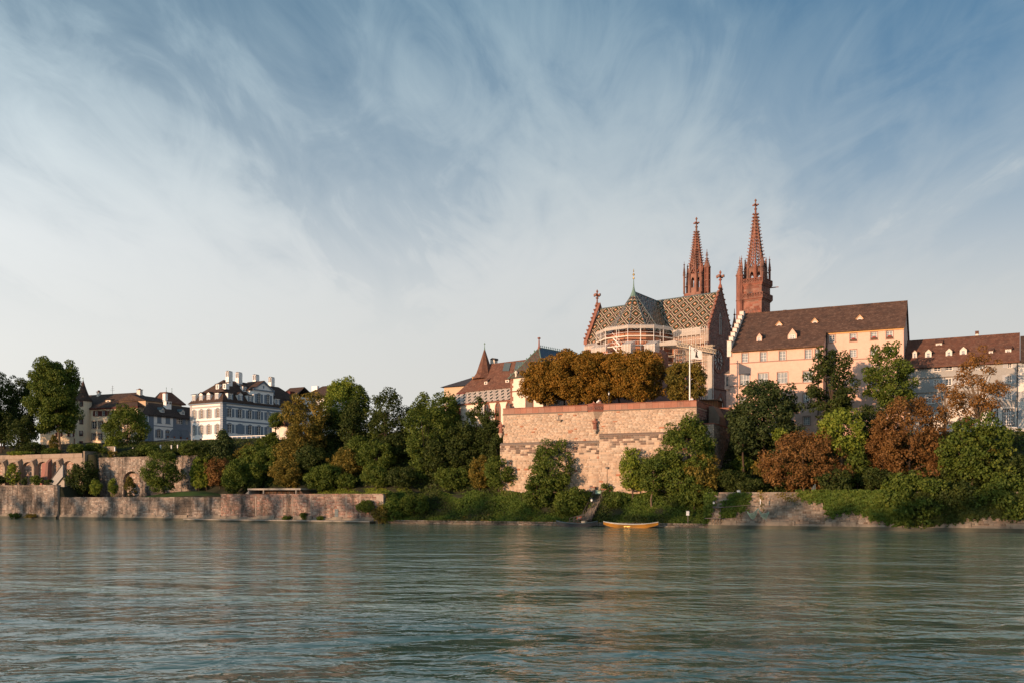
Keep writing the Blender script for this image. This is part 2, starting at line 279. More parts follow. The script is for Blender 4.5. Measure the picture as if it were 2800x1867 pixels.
def diamond_mat(name, field, line, seam, heart, dot, bold=False):
    m = bpy.data.materials.new(name); m.use_nodes = True; nt = m.node_tree; L = nt.links
    p = nt.nodes['Principled BSDF']; p.inputs['Roughness'].default_value = 0.42; p.inputs['Specular IOR Level'].default_value = 0.35
    uv = nt.nodes.new('ShaderNodeUVMap'); sp = nt.nodes.new('ShaderNodeSeparateXYZ'); L.new(uv.outputs[0], sp.inputs[0])
    def M(op, a, b=None):
        n = nt.nodes.new('ShaderNodeMath'); n.operation = op
        for i, v in enumerate((a, b)):
            if v is None: continue
            if isinstance(v, (int, float)): n.inputs[i].default_value = v
            else: L.new(v, n.inputs[i])
        return n.outputs[0]
    a = M('ABSOLUTE', M('SUBTRACT', M('FRACT', M('ADD', sp.outputs[0], sp.outputs[1])), 0.5))
    b = M('ABSOLUTE', M('SUBTRACT', M('FRACT', M('SUBTRACT', sp.outputs[0], sp.outputs[1])), 0.5))
    e = M('MAXIMUM', a, b)
    rp = nt.nodes.new('ShaderNodeValToRGB'); L.new(M('MULTIPLY', e, 2.0), rp.inputs[0]); rp.color_ramp.interpolation = 'CONSTANT'
    el = rp.color_ramp.elements
    stops = [(0.0, dot), (0.14, heart), (0.33, tuple(v*0.5 for v in field)), (0.39, field), (0.70, line), (0.84, tuple(v*0.7 for v in field)), (0.945, seam)]
    if bold: stops = [(0.0, heart), (0.30, field), (0.52, line), (0.80, seam), (0.88, line)]
    while len(el) < len(stops): el.new(0.99)
    for q, (pos, c) in zip(el, stops): q.position = pos; q.color = (*c, 1)
    g = nt.nodes.new('ShaderNodeNewGeometry'); n = nt.nodes.new('ShaderNodeTexNoise'); n.inputs['Scale'].default_value = 2.2; n.inputs['Detail'].default_value = 6
    L.new(g.outputs['Position'], n.inputs['Vector'])
    mx = nt.nodes.new('ShaderNodeMix'); mx.data_type = 'RGBA'; mx.blend_type = 'MULTIPLY'; mx.inputs[0].default_value = 0.75
    r2 = nt.nodes.new('ShaderNodeMapRange'); L.new(n.outputs['Fac'], r2.inputs[0]); r2.inputs[1].default_value = 0.3; r2.inputs[2].default_value = 0.7; r2.inputs[3].default_value = 0.45; r2.inputs[4].default_value = 1.15
    L.new(rp.outputs[0], mx.inputs[6]); L.new(r2.outputs[0], mx.inputs[7]); L.new(mx.outputs[2], p.inputs['Base Color'])
    bp = nt.nodes.new('ShaderNodeBump'); bp.inputs['Strength'].default_value = 0.5; bp.inputs['Distance'].default_value = 0.05; L.new(n.outputs['Fac'], bp.inputs['Height']); L.new(bp.outputs[0], p.inputs['Normal'])
    MATS[name] = m
diamond_mat('diamond_roof', (0.040, 0.056, 0.029), (0.56, 0.43, 0.32), (0.13, 0.05, 0.036), (0.30, 0.11, 0.042), (0.66, 0.52, 0.38))
diamond_mat('zigzag_roof', (0.04, 0.05, 0.035), (0.60, 0.53, 0.46), (0.12, 0.05, 0.04), (0.055, 0.06, 0.045), (0.5, 0.4, 0.3), bold=True)
diamond_mat('green_roof', (0.14, 0.075, 0.055), (0.10, 0.085, 0.05), (0.045, 0.10, 0.065), (0.05, 0.12, 0.075), (0.05, 0.12, 0.075))
# ---------------------------------------------------------------- builders
BASE = {}      # root object name -> (frame, s, d, z)
def root_of(o):
    while o.parent: o = o.parent
    return o
def tag(o, label=None, cat=None, group=None, kind=None):
    if label: o['label'] = label
    if cat: o['category'] = cat
    if group: o['group'] = group
    if kind: o['kind'] = kind
    return o
def thing(name, fr, s, d, z, label, cat, group=None):
    o = bpy.data.objects.new(name, None); COL.objects.link(o); o.empty_display_size = 0.5
    o.location = fr.w(s, d, z); o.rotation_euler = (0, 0, -math.radians(fr.deg))
    BASE[o.name] = (fr, s, d, z)
    return tag(o, label, cat, group)

class MB:
    """collects shapes given in (s, d, z) of one frame and links them as one mesh"""
    def __init__(self): self.v = []; self.f = []; self.uv = {}
    def face(self, pts, uv=None):
        n = len(self.v); self.v += [tuple(p) for p in pts]; self.f.append(list(range(n, n+len(pts))))
        if uv: self.uv[len(self.f)-1] = uv
        return self
    def box(self, s0, s1, d0, d1, z0, z1):
        if s0 > s1: s0, s1 = s1, s0
        if d0 > d1: d0, d1 = d1, d0
        if z0 > z1: z0, z1 = z1, z0
        n = len(self.v)
        self.v += [(s0, d0, z0), (s1, d0, z0), (s1, d1, z0), (s0, d1, z0), (s0, d0, z1), (s1, d0, z1), (s1, d1, z1), (s0, d1, z1)]
        self.f += [[n+i for i in q] for q in ((0, 3, 2, 1), (4, 5, 6, 7), (0, 1, 5, 4), (1, 2, 6, 5), (2, 3, 7, 6), (3, 0, 4, 7))]
        return self
    def prism(self, pts, vec):
        n = len(self.v); k = len(pts)
        self.v += [tuple(p) for p in pts] + [tuple(p[i]+vec[i] for i in range(3)) for p in pts]
        self.f += [list(range(n, n+k)), list(range(n+2*k-1, n+k-1, -1))]
        self.f += [[n+i, n+k+i, n+k+(i+1) % k, n+(i+1) % k] for i in range(k)]
        return self
    def tube(self, p, q, r0, r1=None, n=6):
        r1 = r0 if r1 is None else r1
        p = Vector(p); q = Vector(q); a = (q-p)
        if a.length < 1e-6: return self
        a.normalize(); u = a.orthogonal().normalized(); w = a.cross(u); b = len(self.v)
        for c, r in ((p, r0), (q, r1)):
            for i in range(n):
                t = 2*math.pi*i/n; self.v.append(tuple(c + u*(r*math.cos(t)) + w*(r*math.sin(t))))
        self.f += [[b+i, b+(i+1) % n, b+n+(i+1) % n, b+n+i] for i in range(n)]
        self.f += [list(range(b+n-1, b-1, -1)), list(range(b+n, b+2*n))]
        return self
    def rev(self, s, d, prof, n=8, ph=0.0, sx=1.0, sy=1.0):
        b = len(self.v)
        for (r, z) in prof:
            for i in range(n):
                t = ph + 2*math.pi*i/n; self.v.append((s + sx*r*math.cos(t), d + sy*r*math.sin(t), z))
        for k in range(len(prof)-1):
            self.f += [[b+k*n+i, b+k*n+(i+1) % n, b+(k+1)*n+(i+1) % n, b+(k+1)*n+i] for i in range(n)]
        self.f += [list(range(b+n-1, b-1, -1)), list(range(b+(len(prof)-1)*n, b+len(prof)*n))]
        return self
    def build(self, name, m, parent=None, fr=None, base=None, smooth=False, kind=None):
        if parent is not None:
            fr, bs, bd, bz = BASE[root_of(parent).name]
        else:
            bs, bd, bz = base
        me = bpy.data.meshes.new(name)
        me.from_pydata([(a-bs, b-bd, c-bz) for a, b, c in self.v], [], self.f)
        if self.uv:
            ul = me.uv_layers.new(name='UVMap')
            for pi, u in self.uv.items():
                p = me.polygons[pi]
                for li, q in zip(p.loop_indices, u): ul.data[li].uv = q
        me.materials.append(MATS[m]); 
        if smooth: me.polygons.foreach_set('use_smooth', [True]*len(me.polygons))
        me.update()
        o = bpy.data.objects.new(name, me); COL.objects.link(o)
        if parent is not None: o.parent = parent
        else:
            o.location = fr.w(bs, bd, bz); o.rotation_euler = (0, 0, -math.radians(fr.deg)); BASE[o.name] = (fr, bs, bd, bz)
        if kind: o['kind'] = kind
        return o

def np_mesh(name, V, F):
    V = np.asarray(V, dtype=np.float32); F = np.asarray(F, dtype=np.int32); k = F.shape[1]
    me = bpy.data.meshes.new(name); me.vertices.add(len(V)); me.vertices.foreach_set('co', V.ravel())
    me.loops.add(F.size); me.loops.foreach_set('vertex_index', F.ravel())
    me.polygons.add(len(F)); me.polygons.foreach_set('loop_start', np.arange(0, F.size, k, dtype=np.int32))
    me.update(calc_edges=True); return me
def link_mesh(name, me, m, parent=None):
    me.materials.append(MATS[m]); o = bpy.data.objects.new(name, me); COL.objects.link(o)
    if parent is not None: o.parent = parent
    return o

# a wall plane: 'd' faces the river, 's' faces along +s (downstream, to the right)
class Face:
    def __init__(self, fr, ax, c): self.fr = fr; self.ax = ax; self.c = c
    def a(self, px): return self.fr.S(px, self.c) if self.ax == 'd' else self.fr.D(px, self.c)
    def z(self, px, py): return self.fr.Z(px, py, self.c) if self.ax == 'd' else self.fr.Zs(px, py, self.c)
    def P(self, a, z, dep=0.0): return (a, self.c + dep, z) if self.ax == 'd' else (self.c - dep, a, z)
    def rect(self, x0, x1, y0, y1):
        a0, a1 = self.a(x0), self.a(x1); xm = (x0+x1)/2; return (min(a0, a1), max(a0, a1), self.z(xm, y1), self.z(xm, y0))
    def bar(self, mb, a0, a1, z0, z1, d0, d1):
        p = self.P(a0, z0, d0); q = self.P(a1, z1, d1); mb.box(p[0], q[0], p[1], q[1], p[2], q[2])

def wall_grid(mb, face, a0, a1, z0, z1, ops, dep=0.28):
    A = sorted({a0, a1, *[v for o in ops for v in o[:2] if a0 < v < a1]}); Zs = sorted({z0, z1, *[v for o in ops for v in o[2:4] if z0 < v < z1]})
    for i in range(len(A)-1):
        for j in range(len(Zs)-1):
            ca, cz = (A[i]+A[i+1])/2, (Zs[j]+Zs[j+1])/2
            if any(o[0] < ca < o[1] and o[2] < cz < o[3] for o in ops): continue
            mb.face([face.P(A[i], Zs[j]), face.P(A[i+1], Zs[j]), face.P(A[i+1], Zs[j+1]), face.P(A[i], Zs[j+1])])
    for (p, q, r, t) in [o[:4] for o in ops]:
        c = [(p, r), (q, r), (q, t), (p, t)]
        for k in range(4):
            (u, v), (w, x) = c[k], c[(k+1) % 4]
            mb.face([face.P(u, v), face.P(w, x), face.P(w, x, dep), face.P(u, v, dep)])

def win(parent, face, r, frame='frame_white', pane='glass_dark', trim=None, nv=1, nh=2, shutters=None, arch=0.0, dep=0.22, sill=True, fw=0.07, tw=0.14, sw=None):
    a0, a1, z0, z1 = r[:4]
    mb = MB()
    for (p, q, u, v) in ((a0, a0+fw, z0, z1), (a1-fw, a1, z0, z1), (a0+fw, a1-fw, z0, z0+fw), (a0+fw, a1-fw, z1-fw, z1)): face.bar(mb, p, q, u, v, dep-0.10, dep)
    W = a1-a0-2*fw; H = z1-z0-2*fw
    for i in range(nv):
        c = a0+fw+W*(i+1)/(nv+1); face.bar(mb, c-fw*0.45, c+fw*0.45, z0+fw, z1-fw, dep-0.085, dep)
    for i in range(nh):
        c = z0+fw+H*(i+1)/(nh+1); face.bar(mb, a0+fw, a1-fw, c-fw*0.32, c+fw*0.32, dep-0.07, dep)
    w = mb.build('window', frame, parent)
    g = MB(); g.face([face.P(a0, z0, dep-0.02), face.P(a1, z0, dep-0.02), face.P(a1, z1, dep-0.02), face.P(a0, z1, dep-0.02)]); g.build('pane', pane, w)
    if trim:
        t = MB()
        face.bar(t, a0-tw, a0, z0-0.02, z1, -0.05, 0.04); face.bar(t, a1, a1+tw, z0-0.02, z1, -0.05, 0.04)
        if arch:
            n = 8; pts = []
            for i in range(n+1):
                x = a0-tw + (a1-a0+2*tw)*i/n; y = z1 + tw*0.7 + arch*math.sin(math.pi*i/n); pts.append(face.P(x, y, -0.05))
            pts += [face.P(a1+tw, z1, -0.05), face.P(a0-tw, z1, -0.05)]
            e = face.P(0, 0, 0.09); f0 = face.P(0, 0, 0); t.prism(pts, tuple(e[i]-f0[i] for i in range(3)))
        else: face.bar(t, a0-tw, a1+tw, z1, z1+tw, -0.055, 0.04)
        if sill: face.bar(t, a0-tw*1.3, a1+tw*1.3, z0-tw, z0-0.02, -0.11, 0.04)
        t.build('surround', trim, w)
    if shutters:
        k = sw or (a1-a0)*0.52
        for (p, q) in ((a0-tw-0.01-k, a0-tw-0.01), (a1+tw+0.01, a1+tw+0.01+k)):
            s_ = MB(); face.bar(s_, p, q, z0, z1, -0.05, -0.004)
            n = 7
            for i in range(n): face.bar(s_, p+0.06, q-0.06, z0+(z1-z0)*(i+0.2)/n, z0+(z1-z0)*(i+0.75)/n, -0.075, -0.05)
            s_.build('shutter', shutters, w)
    return w

def pointed(a0, a1, z0, z1, n=6):
    """outline of a pointed arch opening"""
    w = a1-a0; zs = z1 - w*0.92; pts = [(a0, z0), (a1, z0), (a1, zs)]
    for i in range(1, n):
        t = (math.pi/3)*i/n; pts.append((a0 + w*math.cos(t), zs + (z1-zs)*math.sin(t)/math.sin(math.pi/3)))
    pts.append(((a0+a1)/2, z1))
    for i in range(n-1, 0, -1):
        t = (math.pi/3)*i/n; pts.append((a1 - w*math.cos(t), zs + (z1-zs)*math.sin(t)/math.sin(math.pi/3)))
    pts.append((a0, zs)); return pts
def gothic(parent, face, r, stone='red_sandstone', pane='glass_warm', tw=0.28, mull=1, name='window'):
    a0, a1, z0, z1 = r
    out = pointed(a0-tw, a1+tw, z0-0.05, z1+tw*1.3); inn = pointed(a0, a1, z0, z1)
    mb = MB(); n = len(out)
    for i in range(1, n):                                    # ring without the sill edge
        j = (i+1) % n
        o1, o2, i1, i2 = out[i], out[j], inn[i], inn[j]
        P = face.P
        mb.face([P(*o1, -0.12), P(*o2, -0.12), P(*i2, -0.12), P(*i1, -0.12)])
        mb.face([P(*i1, -0.12), P(*i2, -0.12), P(*i2, 0.02), P(*i1, 0.02)])
        mb.face([P(*o2, -0.12), P(*o1, -0.12), P(*o1, 0.02), P(*o2, 0.02)])
    face.bar(mb, a0-tw, a1+tw, z0-0.3, z0, -0.2, 0.02)
    w = mb.build(name, stone, parent)
    g = MB(); g.face([face.P(a, z, -0.012) for a, z in inn]); g.build('pane', pane, w)
    if mull:
        t = MB(); zs = z1-(a1-a0)*0.92
        for i in range(mull):
            c = a0+(a1-a0)*(i+1)/(mull+1); face.bar(t, c-0.06, c+0.06, z0, zs+(a1-a0)*0.3, -0.07, -0.012)
        face.bar(t, a0, a1, zs-0.05, zs+0.05, -0.06, -0.012)
        t.build('tracery', stone, w)
    return w

def dormer(parent, face, r, depth, wallm, roofm, trimm, hood='gable', pane='glass_pale', rh=None, frame='frame_white', nv=1, nh=1, over=0.18, shutters=None):
    """dormer whose front lies on `face`; runs back into the roof by `depth`"""
    a0, a1, z0, z1 = r; w = a1-a0; mb = MB()
    wr = (a0+w*0.2, a1-w*0.2, z0+(z1-z0)*0.18, z1-(z1-z0)*0.1)
    if shutters: wr = (a0+w*0.30, a1-w*0.30, z0+(z1-z0)*0.12, z1-(z1-z0)*0.1)
    wall_grid(mb, face, a0, a1, z0, z1, [wr], 0.12)
    for a in (a0, a1): mb.face([face.P(a, z0), face.P(a, z1), face.P(a, z1, depth), face.P(a, z0, depth)])
    rh = rh if rh is not None else w*0.55; am = (a0+a1)/2
    if hood == 'gable': mb.face([face.P(a0, z1), face.P(a1, z1), face.P(am, z1+rh)])
    d_ = mb.build('dormer', wallm, parent)
    rf = MB()
    if hood == 'gable':
        L_, R_, T_ = (a0-over, z1-over*rh*2/w), (a1+over, z1-over*rh*2/w), (am, z1+rh)
        for (p, q) in ((L_, T_), (R_, T_)):
            pts = [face.P(p[0], p[1], -over), face.P(q[0], q[1], -over), face.P(q[0], q[1], depth*1.25), face.P(p[0], p[1], depth*1.1)]
            rf.face(pts); rf.face([(x, y, z+0.09) for x, y, z in pts])
            rf.face([pts[0], pts[1], (pts[1][0], pts[1][1], pts[1][2]+0.09), (pts[0][0], pts[0][1], pts[0][2]+0.09)])
    else:
        e = face.P(0, 0, depth*1.3); f0 = face.P(0, 0, -over)
        vec = tuple(e[i]-f0[i] for i in range(3)); vec = (vec[0], vec[1], rh)
        rf.prism([face.P(a0-over, z1, -over), face.P(a1+over, z1, -over), face.P(a1+over, z1+0.12, -over), face.P(a0-over, z1+0.12, -over)], vec)
    rf.build('hood', roofm, d_)
    fm = MB(); fw = w*0.07
    for (p, q, u, v) in ((wr[0], wr[0]+fw, wr[2], wr[3]), (wr[1]-fw, wr[1], wr[2], wr[3]), (wr[0]+fw, wr[1]-fw, wr[2], wr[2]+fw), (wr[0]+fw, wr[1]-fw, wr[3]-fw, wr[3])): face.bar(fm, p, q, u, v, 0.02, 0.1)
    for i in range(nv):
        c = wr[0]+(wr[1]-wr[0])*(i+1)/(nv+1); face.bar(fm, c-fw*0.45, c+fw*0.45, wr[2]+fw, wr[3]-fw, 0.03, 0.1)
    for i in range(nh):
        c = wr[2]+(wr[3]-wr[2])*(i+1)/(nh+1); face.bar(fm, wr[0]+fw, wr[1]-fw, c-fw*0.35, c+fw*0.35, 0.035, 0.1)
    fm.build('window', frame, d_)
    g = MB(); g.face([face.P(wr[0], wr[2], 0.09), face.P(wr[1], wr[2], 0.09), face.P(wr[1], wr[3], 0.09), face.P(wr[0], wr[3], 0.09)]); g.build('pane', pane, d_)
    if shutters:
        for (p, q) in ((a0+0.03, wr[0]-0.03), (wr[1]+0.03, a1-0.03)):
            s_ = MB(); face.bar(s_, p, q, wr[2], wr[3], -0.05, -0.004); s_.build('shutter', shutters, d_)
    return d_

# ---------------------------------------------------------------- coursed stonework
_unit = None
def unit_stone():
    global _unit
    if _unit is None:
        V = [(0, 0, 0), (1, 0, 0), (1, 0, 1), (0, 0, 1), (.035, -1, .07), (.965, -1, .07), (.965, -1, .93), (.035, -1, .93)]
        F = [(4, 5, 6, 7), (0, 1, 5, 4), (1, 2, 6, 5), (2, 3, 7, 6), (3, 0, 4, 7)]
        _unit = (np.array(V, dtype=np.float32), np.array(F, dtype=np.int32))
    return _unit
STONE_MESH = {}
def stonework(parent, face, a0, a1, z0, z1, ch, cl, m, limit=300, seed=0, keep=None, gap=0.03, jit=0.35, proud=0.085, mpick=None, name='stone', seen=None):
    """lays stones on a wall face: the `limit` largest as parts of their own, the rest joined as one part"""
    rg = random.Random(seed); rows = []
    z = z0
    while z < z1-0.08:
        h = min(ch*rg.uniform(1-jit*0.3, 1+jit*0.3), z1-z); a = a0 - rg.uniform(0, cl)
        while a < a1:
            w = cl*rg.uniform(1-jit, 1+jit); p, q = max(a, a0), min(a+w, a1)
            if q-p > 0.14 and (keep is None or keep((p+q)/2, z+h/2)):
                rows.append((p+gap/2, z+gap/2, q-p-gap, h-gap, rg.uniform(0.35, 1.0)*proud))
            a += w
        z += h
    vis = (lambda r: 1 if seen is None or seen(r[0]+r[2]/2, r[1]+r[3]/2) else 0)
    rows.sort(key=lambda r: (-vis(r), -r[2]*r[3]))
    ind, rest = rows[:limit], rows[limit:]
    fr, bs, bd, bz = BASE[root_of(parent).name]
    V, F = unit_stone()
    rot = 0.0 if face.ax == 'd' else math.pi/2
    for (p, z, w, h, pr) in ind:
        mm = mpick(p+w/2, z+h/2) if mpick else m
        me = STONE_MESH.get(mm)
        if me is None:
            me = np_mesh(name, V, F); me.materials.append(MATS[mm]); STONE_MESH[mm] = me
        o = bpy.data.objects.new(name, me); o.parent = parent
        x, y, zz = face.P(p, z); o.location = (x-bs, y-bd, zz-bz); o.rotation_euler = (0, 0, rot); o.scale = (w, pr, h); COL.objects.link(o)
    if rest:
        groups = {}
        for r in rest: groups.setdefault(mpick(r[0]+r[2]/2, r[1]+r[3]/2) if mpick else m, []).append(r)
        for mm, rs in groups.items():
            R = np.array(rs, dtype=np.float32); n = len(R)
            q = V[None] * np.stack([R[:, 2], R[:, 4], R[:, 3]], 1)[:, None, :]
            if face.ax == 's': q = np.stack([-q[..., 1], q[..., 0], q[..., 2]], -1)
            org = np.array([face.P(r[0], r[1]) for r in rs], dtype=np.float32) - np.array([bs, bd, bz], dtype=np.float32)
            q = q + org[:, None, :]
            f = F[None] + (np.arange(n)*8)[:, None, None]
            o = link_mesh('stonework', np_mesh('stonework', q.reshape(-1, 3), f.reshape(-1, 4)), mm, parent); o['kind'] = 'stuff'

# ---------------------------------------------------------------- foliage
def leaf_quads(C, Nn, size, rg, fold=0.55):
    """one leaf-shaped quad per point, roughly facing Nn"""
    n = len(C); R = rg.normal(size=(n, 3)); D = Nn + fold*R; D /= np.linalg.norm(D, axis=1, keepdims=True)+1e-9
    T = np.cross(D, rg.normal(size=(n, 3))); T /= np.linalg.norm(T, axis=1, keepdims=True)+1e-9
    B = np.cross(D, T); L = (size*rg.uniform(0.6, 1.35, n))[:, None]
    V = np.stack([C - T*L*0.5, C + B*L*0.34 + T*L*0.05, C + T*L*0.55 - D*L*0.12, C - B*L*0.34 + T*L*0.05], 1)
    return V.reshape(-1, 3), np.arange(n*4).reshape(-1, 4)

def crown_points(kind, K, rg, lobes=1.0):
    """clump centres in the unit crown, z from -1 (bottom) to 1 (top), inside an uneven lobed envelope"""
    out = []; nl = 9
    lob = rg.normal(size=(nl, 3)); lob /= np.linalg.norm(lob, axis=1, keepdims=True); amp = rg.uniform(-0.30, 0.30, nl)*lobes
    while len(out) < K:
        v = rg.normal(size=3); v /= np.linalg.norm(v); r = rg.uniform(0.2, 1.0)**0.42
        e = 0.97 + float(np.sum(amp*np.maximum(lob @ v, 0)**3)); e = min(max(e, 0.62), 1.14)
        r *= e; z = v[2]*r; h = r
        if kind == 'oval': h = r*(1.0 - 0.20*max(z, 0))
        elif kind == 'cone': h = r*(0.62 - 0.46*z)*1.25
        elif kind == 'weep':
            h = r*(1.0 - 0.28*max(z, 0))
            if z < -0.3: h *= 1.12
        if kind == 'box':
            g = float((abs(v[0])**4+abs(v[1])**4+abs(v[2])**4)**0.25); k_ = r/g*0.9; out.append((v[0]*k_, v[1]*k_, v[2]*k_)); continue
        out.append((v[0]*h, v[1]*h, z))
    return np.array(out)

TREES = []
def ground_z(s, d): return 5.0
def tree(label, x0, x1, y0, y1, d, leaf='leaf_green', kind='oval', dens=1.0, size=0.42, trunk=None, name='tree', cat='tree', group=None, base=None, seed=None, bark='bark', limbs=6, clump=0.30, depth=1.0, lean=0.0, lobes=1.0, K=None):
    """crown fills the photo box x0..x1, y0..y1 at inland distance d; it stands on the ground below"""
    size *= 0.88; dens *= 0.545; clump *= 0.8; xc = (x0+x1)/2
    if d == 'auto': d = auto_d(xc, y1)
    rg = np.random.default_rng(seed if seed is not None else abs(hash_s(label)) % 100000)
    s = G.S(xc, d); Y = G.Yd(xc, d); k = Y/FOC
    zt, zb = G.Z(xc, y0, d), G.Z(xc, y1, d)
    rx = (x1-x0)/2*k; rz = max((zt-zb)/2, 0.3); zc = (zt+zb)/2; ry = rx*depth
    gz = ground_z(s, d) if base is None else base
    st, dt = s, d
    if trunk is not None: st = G.S(trunk, d); gz = ground_z(st, d) if base is None else base
    gz = min(gz, zb + 0.25*(zt-zb))
    root = thing(name, G, st, d, gz, label, cat, group)
    rr = clump*min(rx, rz)*1.05
    rr = max(min(rr, 1.9), 0.45)
    nK = K or int(np.clip(1.5*rx*ry*rz/rr**3, 18, 170))
    P = crown_points(kind, nK, rg, lobes)
    ex = np.maximum(np.array([rx*1.02, ry, rz]) - rr*0.45, 0.2)
    C = P*ex + np.array([s, d, zc])
    C[:, 0] += lean*(C[:, 2]-zc)
    cr = rr*rg.uniform(0.45, 1.3, nK)
    # leaves on the outside of every clump
    area = 4*math.pi*(cr**2); lpc = np.maximum((area*dens*0.62/(size*size*0.38)).astype(int), 12)
    idx = np.repeat(np.arange(nK), lpc); n = len(idx)
    v = rg.normal(size=(n, 3)); v /= np.linalg.norm(v, axis=1, keepdims=True)
    rad = rg.uniform(0.45, 1.08, n)**0.6
    sq = np.array([1.0, 1.0, 0.8])
    pts = C[idx] + v*sq*(cr[idx]*rad)[:, None]
    if kind == 'weep': pts[:, 2] -= rg.uniform(0, 0.6, n)*cr[idx]
    nn = v*0.75 + np.array([0, 0, 0.35])
    # twigs that break the outline
    V, F = leaf_quads(pts, nn, size, rg)
    V -= np.array([st, d, gz])
    cobj = link_mesh('crown', np_mesh('crown', V, F), leaf, root)
    tb = MB(); r0 = max(0.045*(zt-gz)**0.9*0.45, 0.06) * (1.0 if rx > 1.5 else 0.7)
    top = Vector((s, d, zc + rz*0.35)); bot = Vector((st, d, gz-0.4)); fork = Vector((st*0.65+s*0.35, d, max(gz+0.5, zb + (zc-zb)*0.25)))
    mid = (bot+fork)/2 + Vector((rg.normal()*0.12, rg.normal()*0.12, 0))
    tb.tube(bot, mid, r0*1.2, r0*0.95, 7); tb.tube(mid, fork, r0*0.95, r0*0.8, 7); tb.tube(fork, top, r0*0.8, r0*0.15, 6)
    for j in rg.choice(nK, min(limbs, nK), replace=False):
        q = Vector(C[j]); a = fork + (top-fork)*float(rg.uniform(0, 0.6)); md = (a+q)/2 + Vector((0, 0, 0.12*(q-a).length))
        tb.tube(a, md, r0*0.42, r0*0.28, 5); tb.tube(md, q, r0*0.28, r0*0.06, 4)
    tb.build('trunk', bark, root)
    return root
def auto_d(px, py, lo=1.2, hi=36.0):
    """inland distance at which the ground is seen at photo row py"""
    best = (1e9, lo)
    for i in range(140):
        d = lo+(hi-lo)*i/139; s_ = G.S(px, d); e = abs(G.Z(px, py, d)-ground_z(s_, d)-0.1)
        if e < best[0]-0.02: best = (e, d)
    return best[1]
def hash_s(t):
    h = 7
    for c in t: h = (h*131 + ord(c)) % 1000003
    return h
def bush(label, x0, x1, y0, y1, d, leaf='leaf_green', **k):
    kw = dict(kind='round', name='shrub', cat='shrub', size=0.36, limbs=3, group='shrubs on the river slope'); kw.update(k)
    return tree(label, x0, x1, y0, y1, d, leaf, **kw)
def leaf_field(name, pts, nrm, size, leaf, label, cat, seed=3, parent=None, base=(0, 0, 0)):
    """uncountable ground cover: one object. pts in (s, d, z) of G"""
    rg = np.random.default_rng(seed); V, F = leaf_quads(np.asarray(pts), np.asarray(nrm), size, rg, 0.7)
    V -= np.array(base)
    o = link_mesh(name, np_mesh(name, V, F), leaf)
    o.location = G.w(*base); o.rotation_euler = (0, 0, -math.radians(G.deg))
    return tag(o, label, cat, None, 'stuff')
# ================================================================ THE SETTING: ground and river
def smooth(x, a, b):
    t = min(max((x-a)/(b-a), 0.0), 1.0); return t*t*(3-2*t)
def lerp(a, b, t): return a+(b-a)*t
def zone_left(s, d): return 7.4 if d < 9.4 else min(15.0 + (d-9.4)*0.19, 19.8)
def zone_prom(s, d): return 4.85 if d < 11.4 else min(14.4 + (d-11.4)*0.24, 19.5)
def zone_slope(s, d): return 5.25 if d < 6 else lerp(5.25, 19.2, min((d-6)/24.0, 1.0))
def zone_bank(s, d):
    if d < 6.5: return lerp(0.25, 5.3, smooth(d, 0.3, 7.2))
    if -12.6 < s < 24.2: return 5.4 if d < 9.5 else 19.2
    return 5.4 if d < 8.5 else lerp(5.4, 19.8, min((d-8.5)/20.0, 1.0))
def zone_right(s, d): return 5.5 if d < 6 else lerp(5.5, 15.3, smooth(d, 6, 25)) + max(0, min(d-25, 12))*0.12
def ground_z(s, d):
    if d < 0.3: return -2.5
    if s < -119.5: return zone_left(s, d)
    if s < -90: return zone_prom(s, d)
    if s < -83: return lerp(zone_prom(s, d), zone_slope(s, d), (s+90)/7)
    if s < -33.4: return zone_slope(s, d)
    if s < -31: return lerp(zone_slope(s, d), zone_bank(s, d), (s+33.4)/2.4)
    if s < 27.8: return zone_bank(s, d)
    if s < 30: return lerp(zone_bank(s, d), zone_right(s, d), (s-27.8)/2.2)
    return zone_right(s, d)
def terrain():
    Sx = [-2500, -900, -420, -260, -200] + list(np.arange(-170, 110.1, 1.0)) + [130, 180, 300, 600, 2500]
    Dx = [-1.0, 0.29, 0.45] + list(np.arange(1.0, 9.1, 0.7)) + [9.35, 9.45, 10.4, 11.35, 11.45] + list(np.arange(12.2, 48, 1.2)) + [52, 60, 75, 100, 150, 250, 500, 1200, 3500]
    V = [(s, d, ground_z(s, d) + (0.0 if d < 0.5 or d > 60 else 0.18*math.sin(s*0.7+d)*math.sin(d*0.5+s*0.21))) for d in Dx for s in Sx]
    n = len(Sx); F = [(j*n+i, j*n+i+1, (j+1)*n+i+1, (j+1)*n+i) for j in range(len(Dx)-1) for i in range(n-1)]
    o = link_mesh('hillside', np_mesh('hillside', V, F), 'earth'); o.location = G.w(0, 0, 0); o.rotation_euler = (0, 0, -math.radians(G.deg))
    tag(o, kind='structure')
    # near bank behind the camera
    mb = MB(); mb.box(-2500, 2500, -150.6, -3500, -2.5, 3.3); tag(mb.build('quay_ground', 'asphalt', fr=G, base=(0, -160, 0)), kind='structure')
    # lawn on the promenade
    mb = MB(); a, b = G.S(385, 3), G.S(603, 3); n = 24
    pts = []
    for i in range(n+1):
        s = lerp(a, b, i/n); h = 1.25*math.sin(math.pi*min(max((i/n)*1.06, 0), 1))**0.7 if i < n else 0
        pts.append((s, 4.9+max(h, 0.05)))
    for i in range(n):
        (s0, h0), (s1, h1) = pts[i], pts[i+1]
        mb.face([(s0, 1.2, 4.93), (s1, 1.2, 4.93), (s1, 4.5, h1), (s0, 4.5, h0)])
        mb.face([(s0, 4.5, h0), (s1, 4.5, h1), (s1, 9.5, h1+0.3), (s0, 9.5, h0+0.3)])
    tag(mb.build('lawn', 'grass', fr=G, base=((a+b)/2, 3, 4.9)), kind='structure')
terrain()

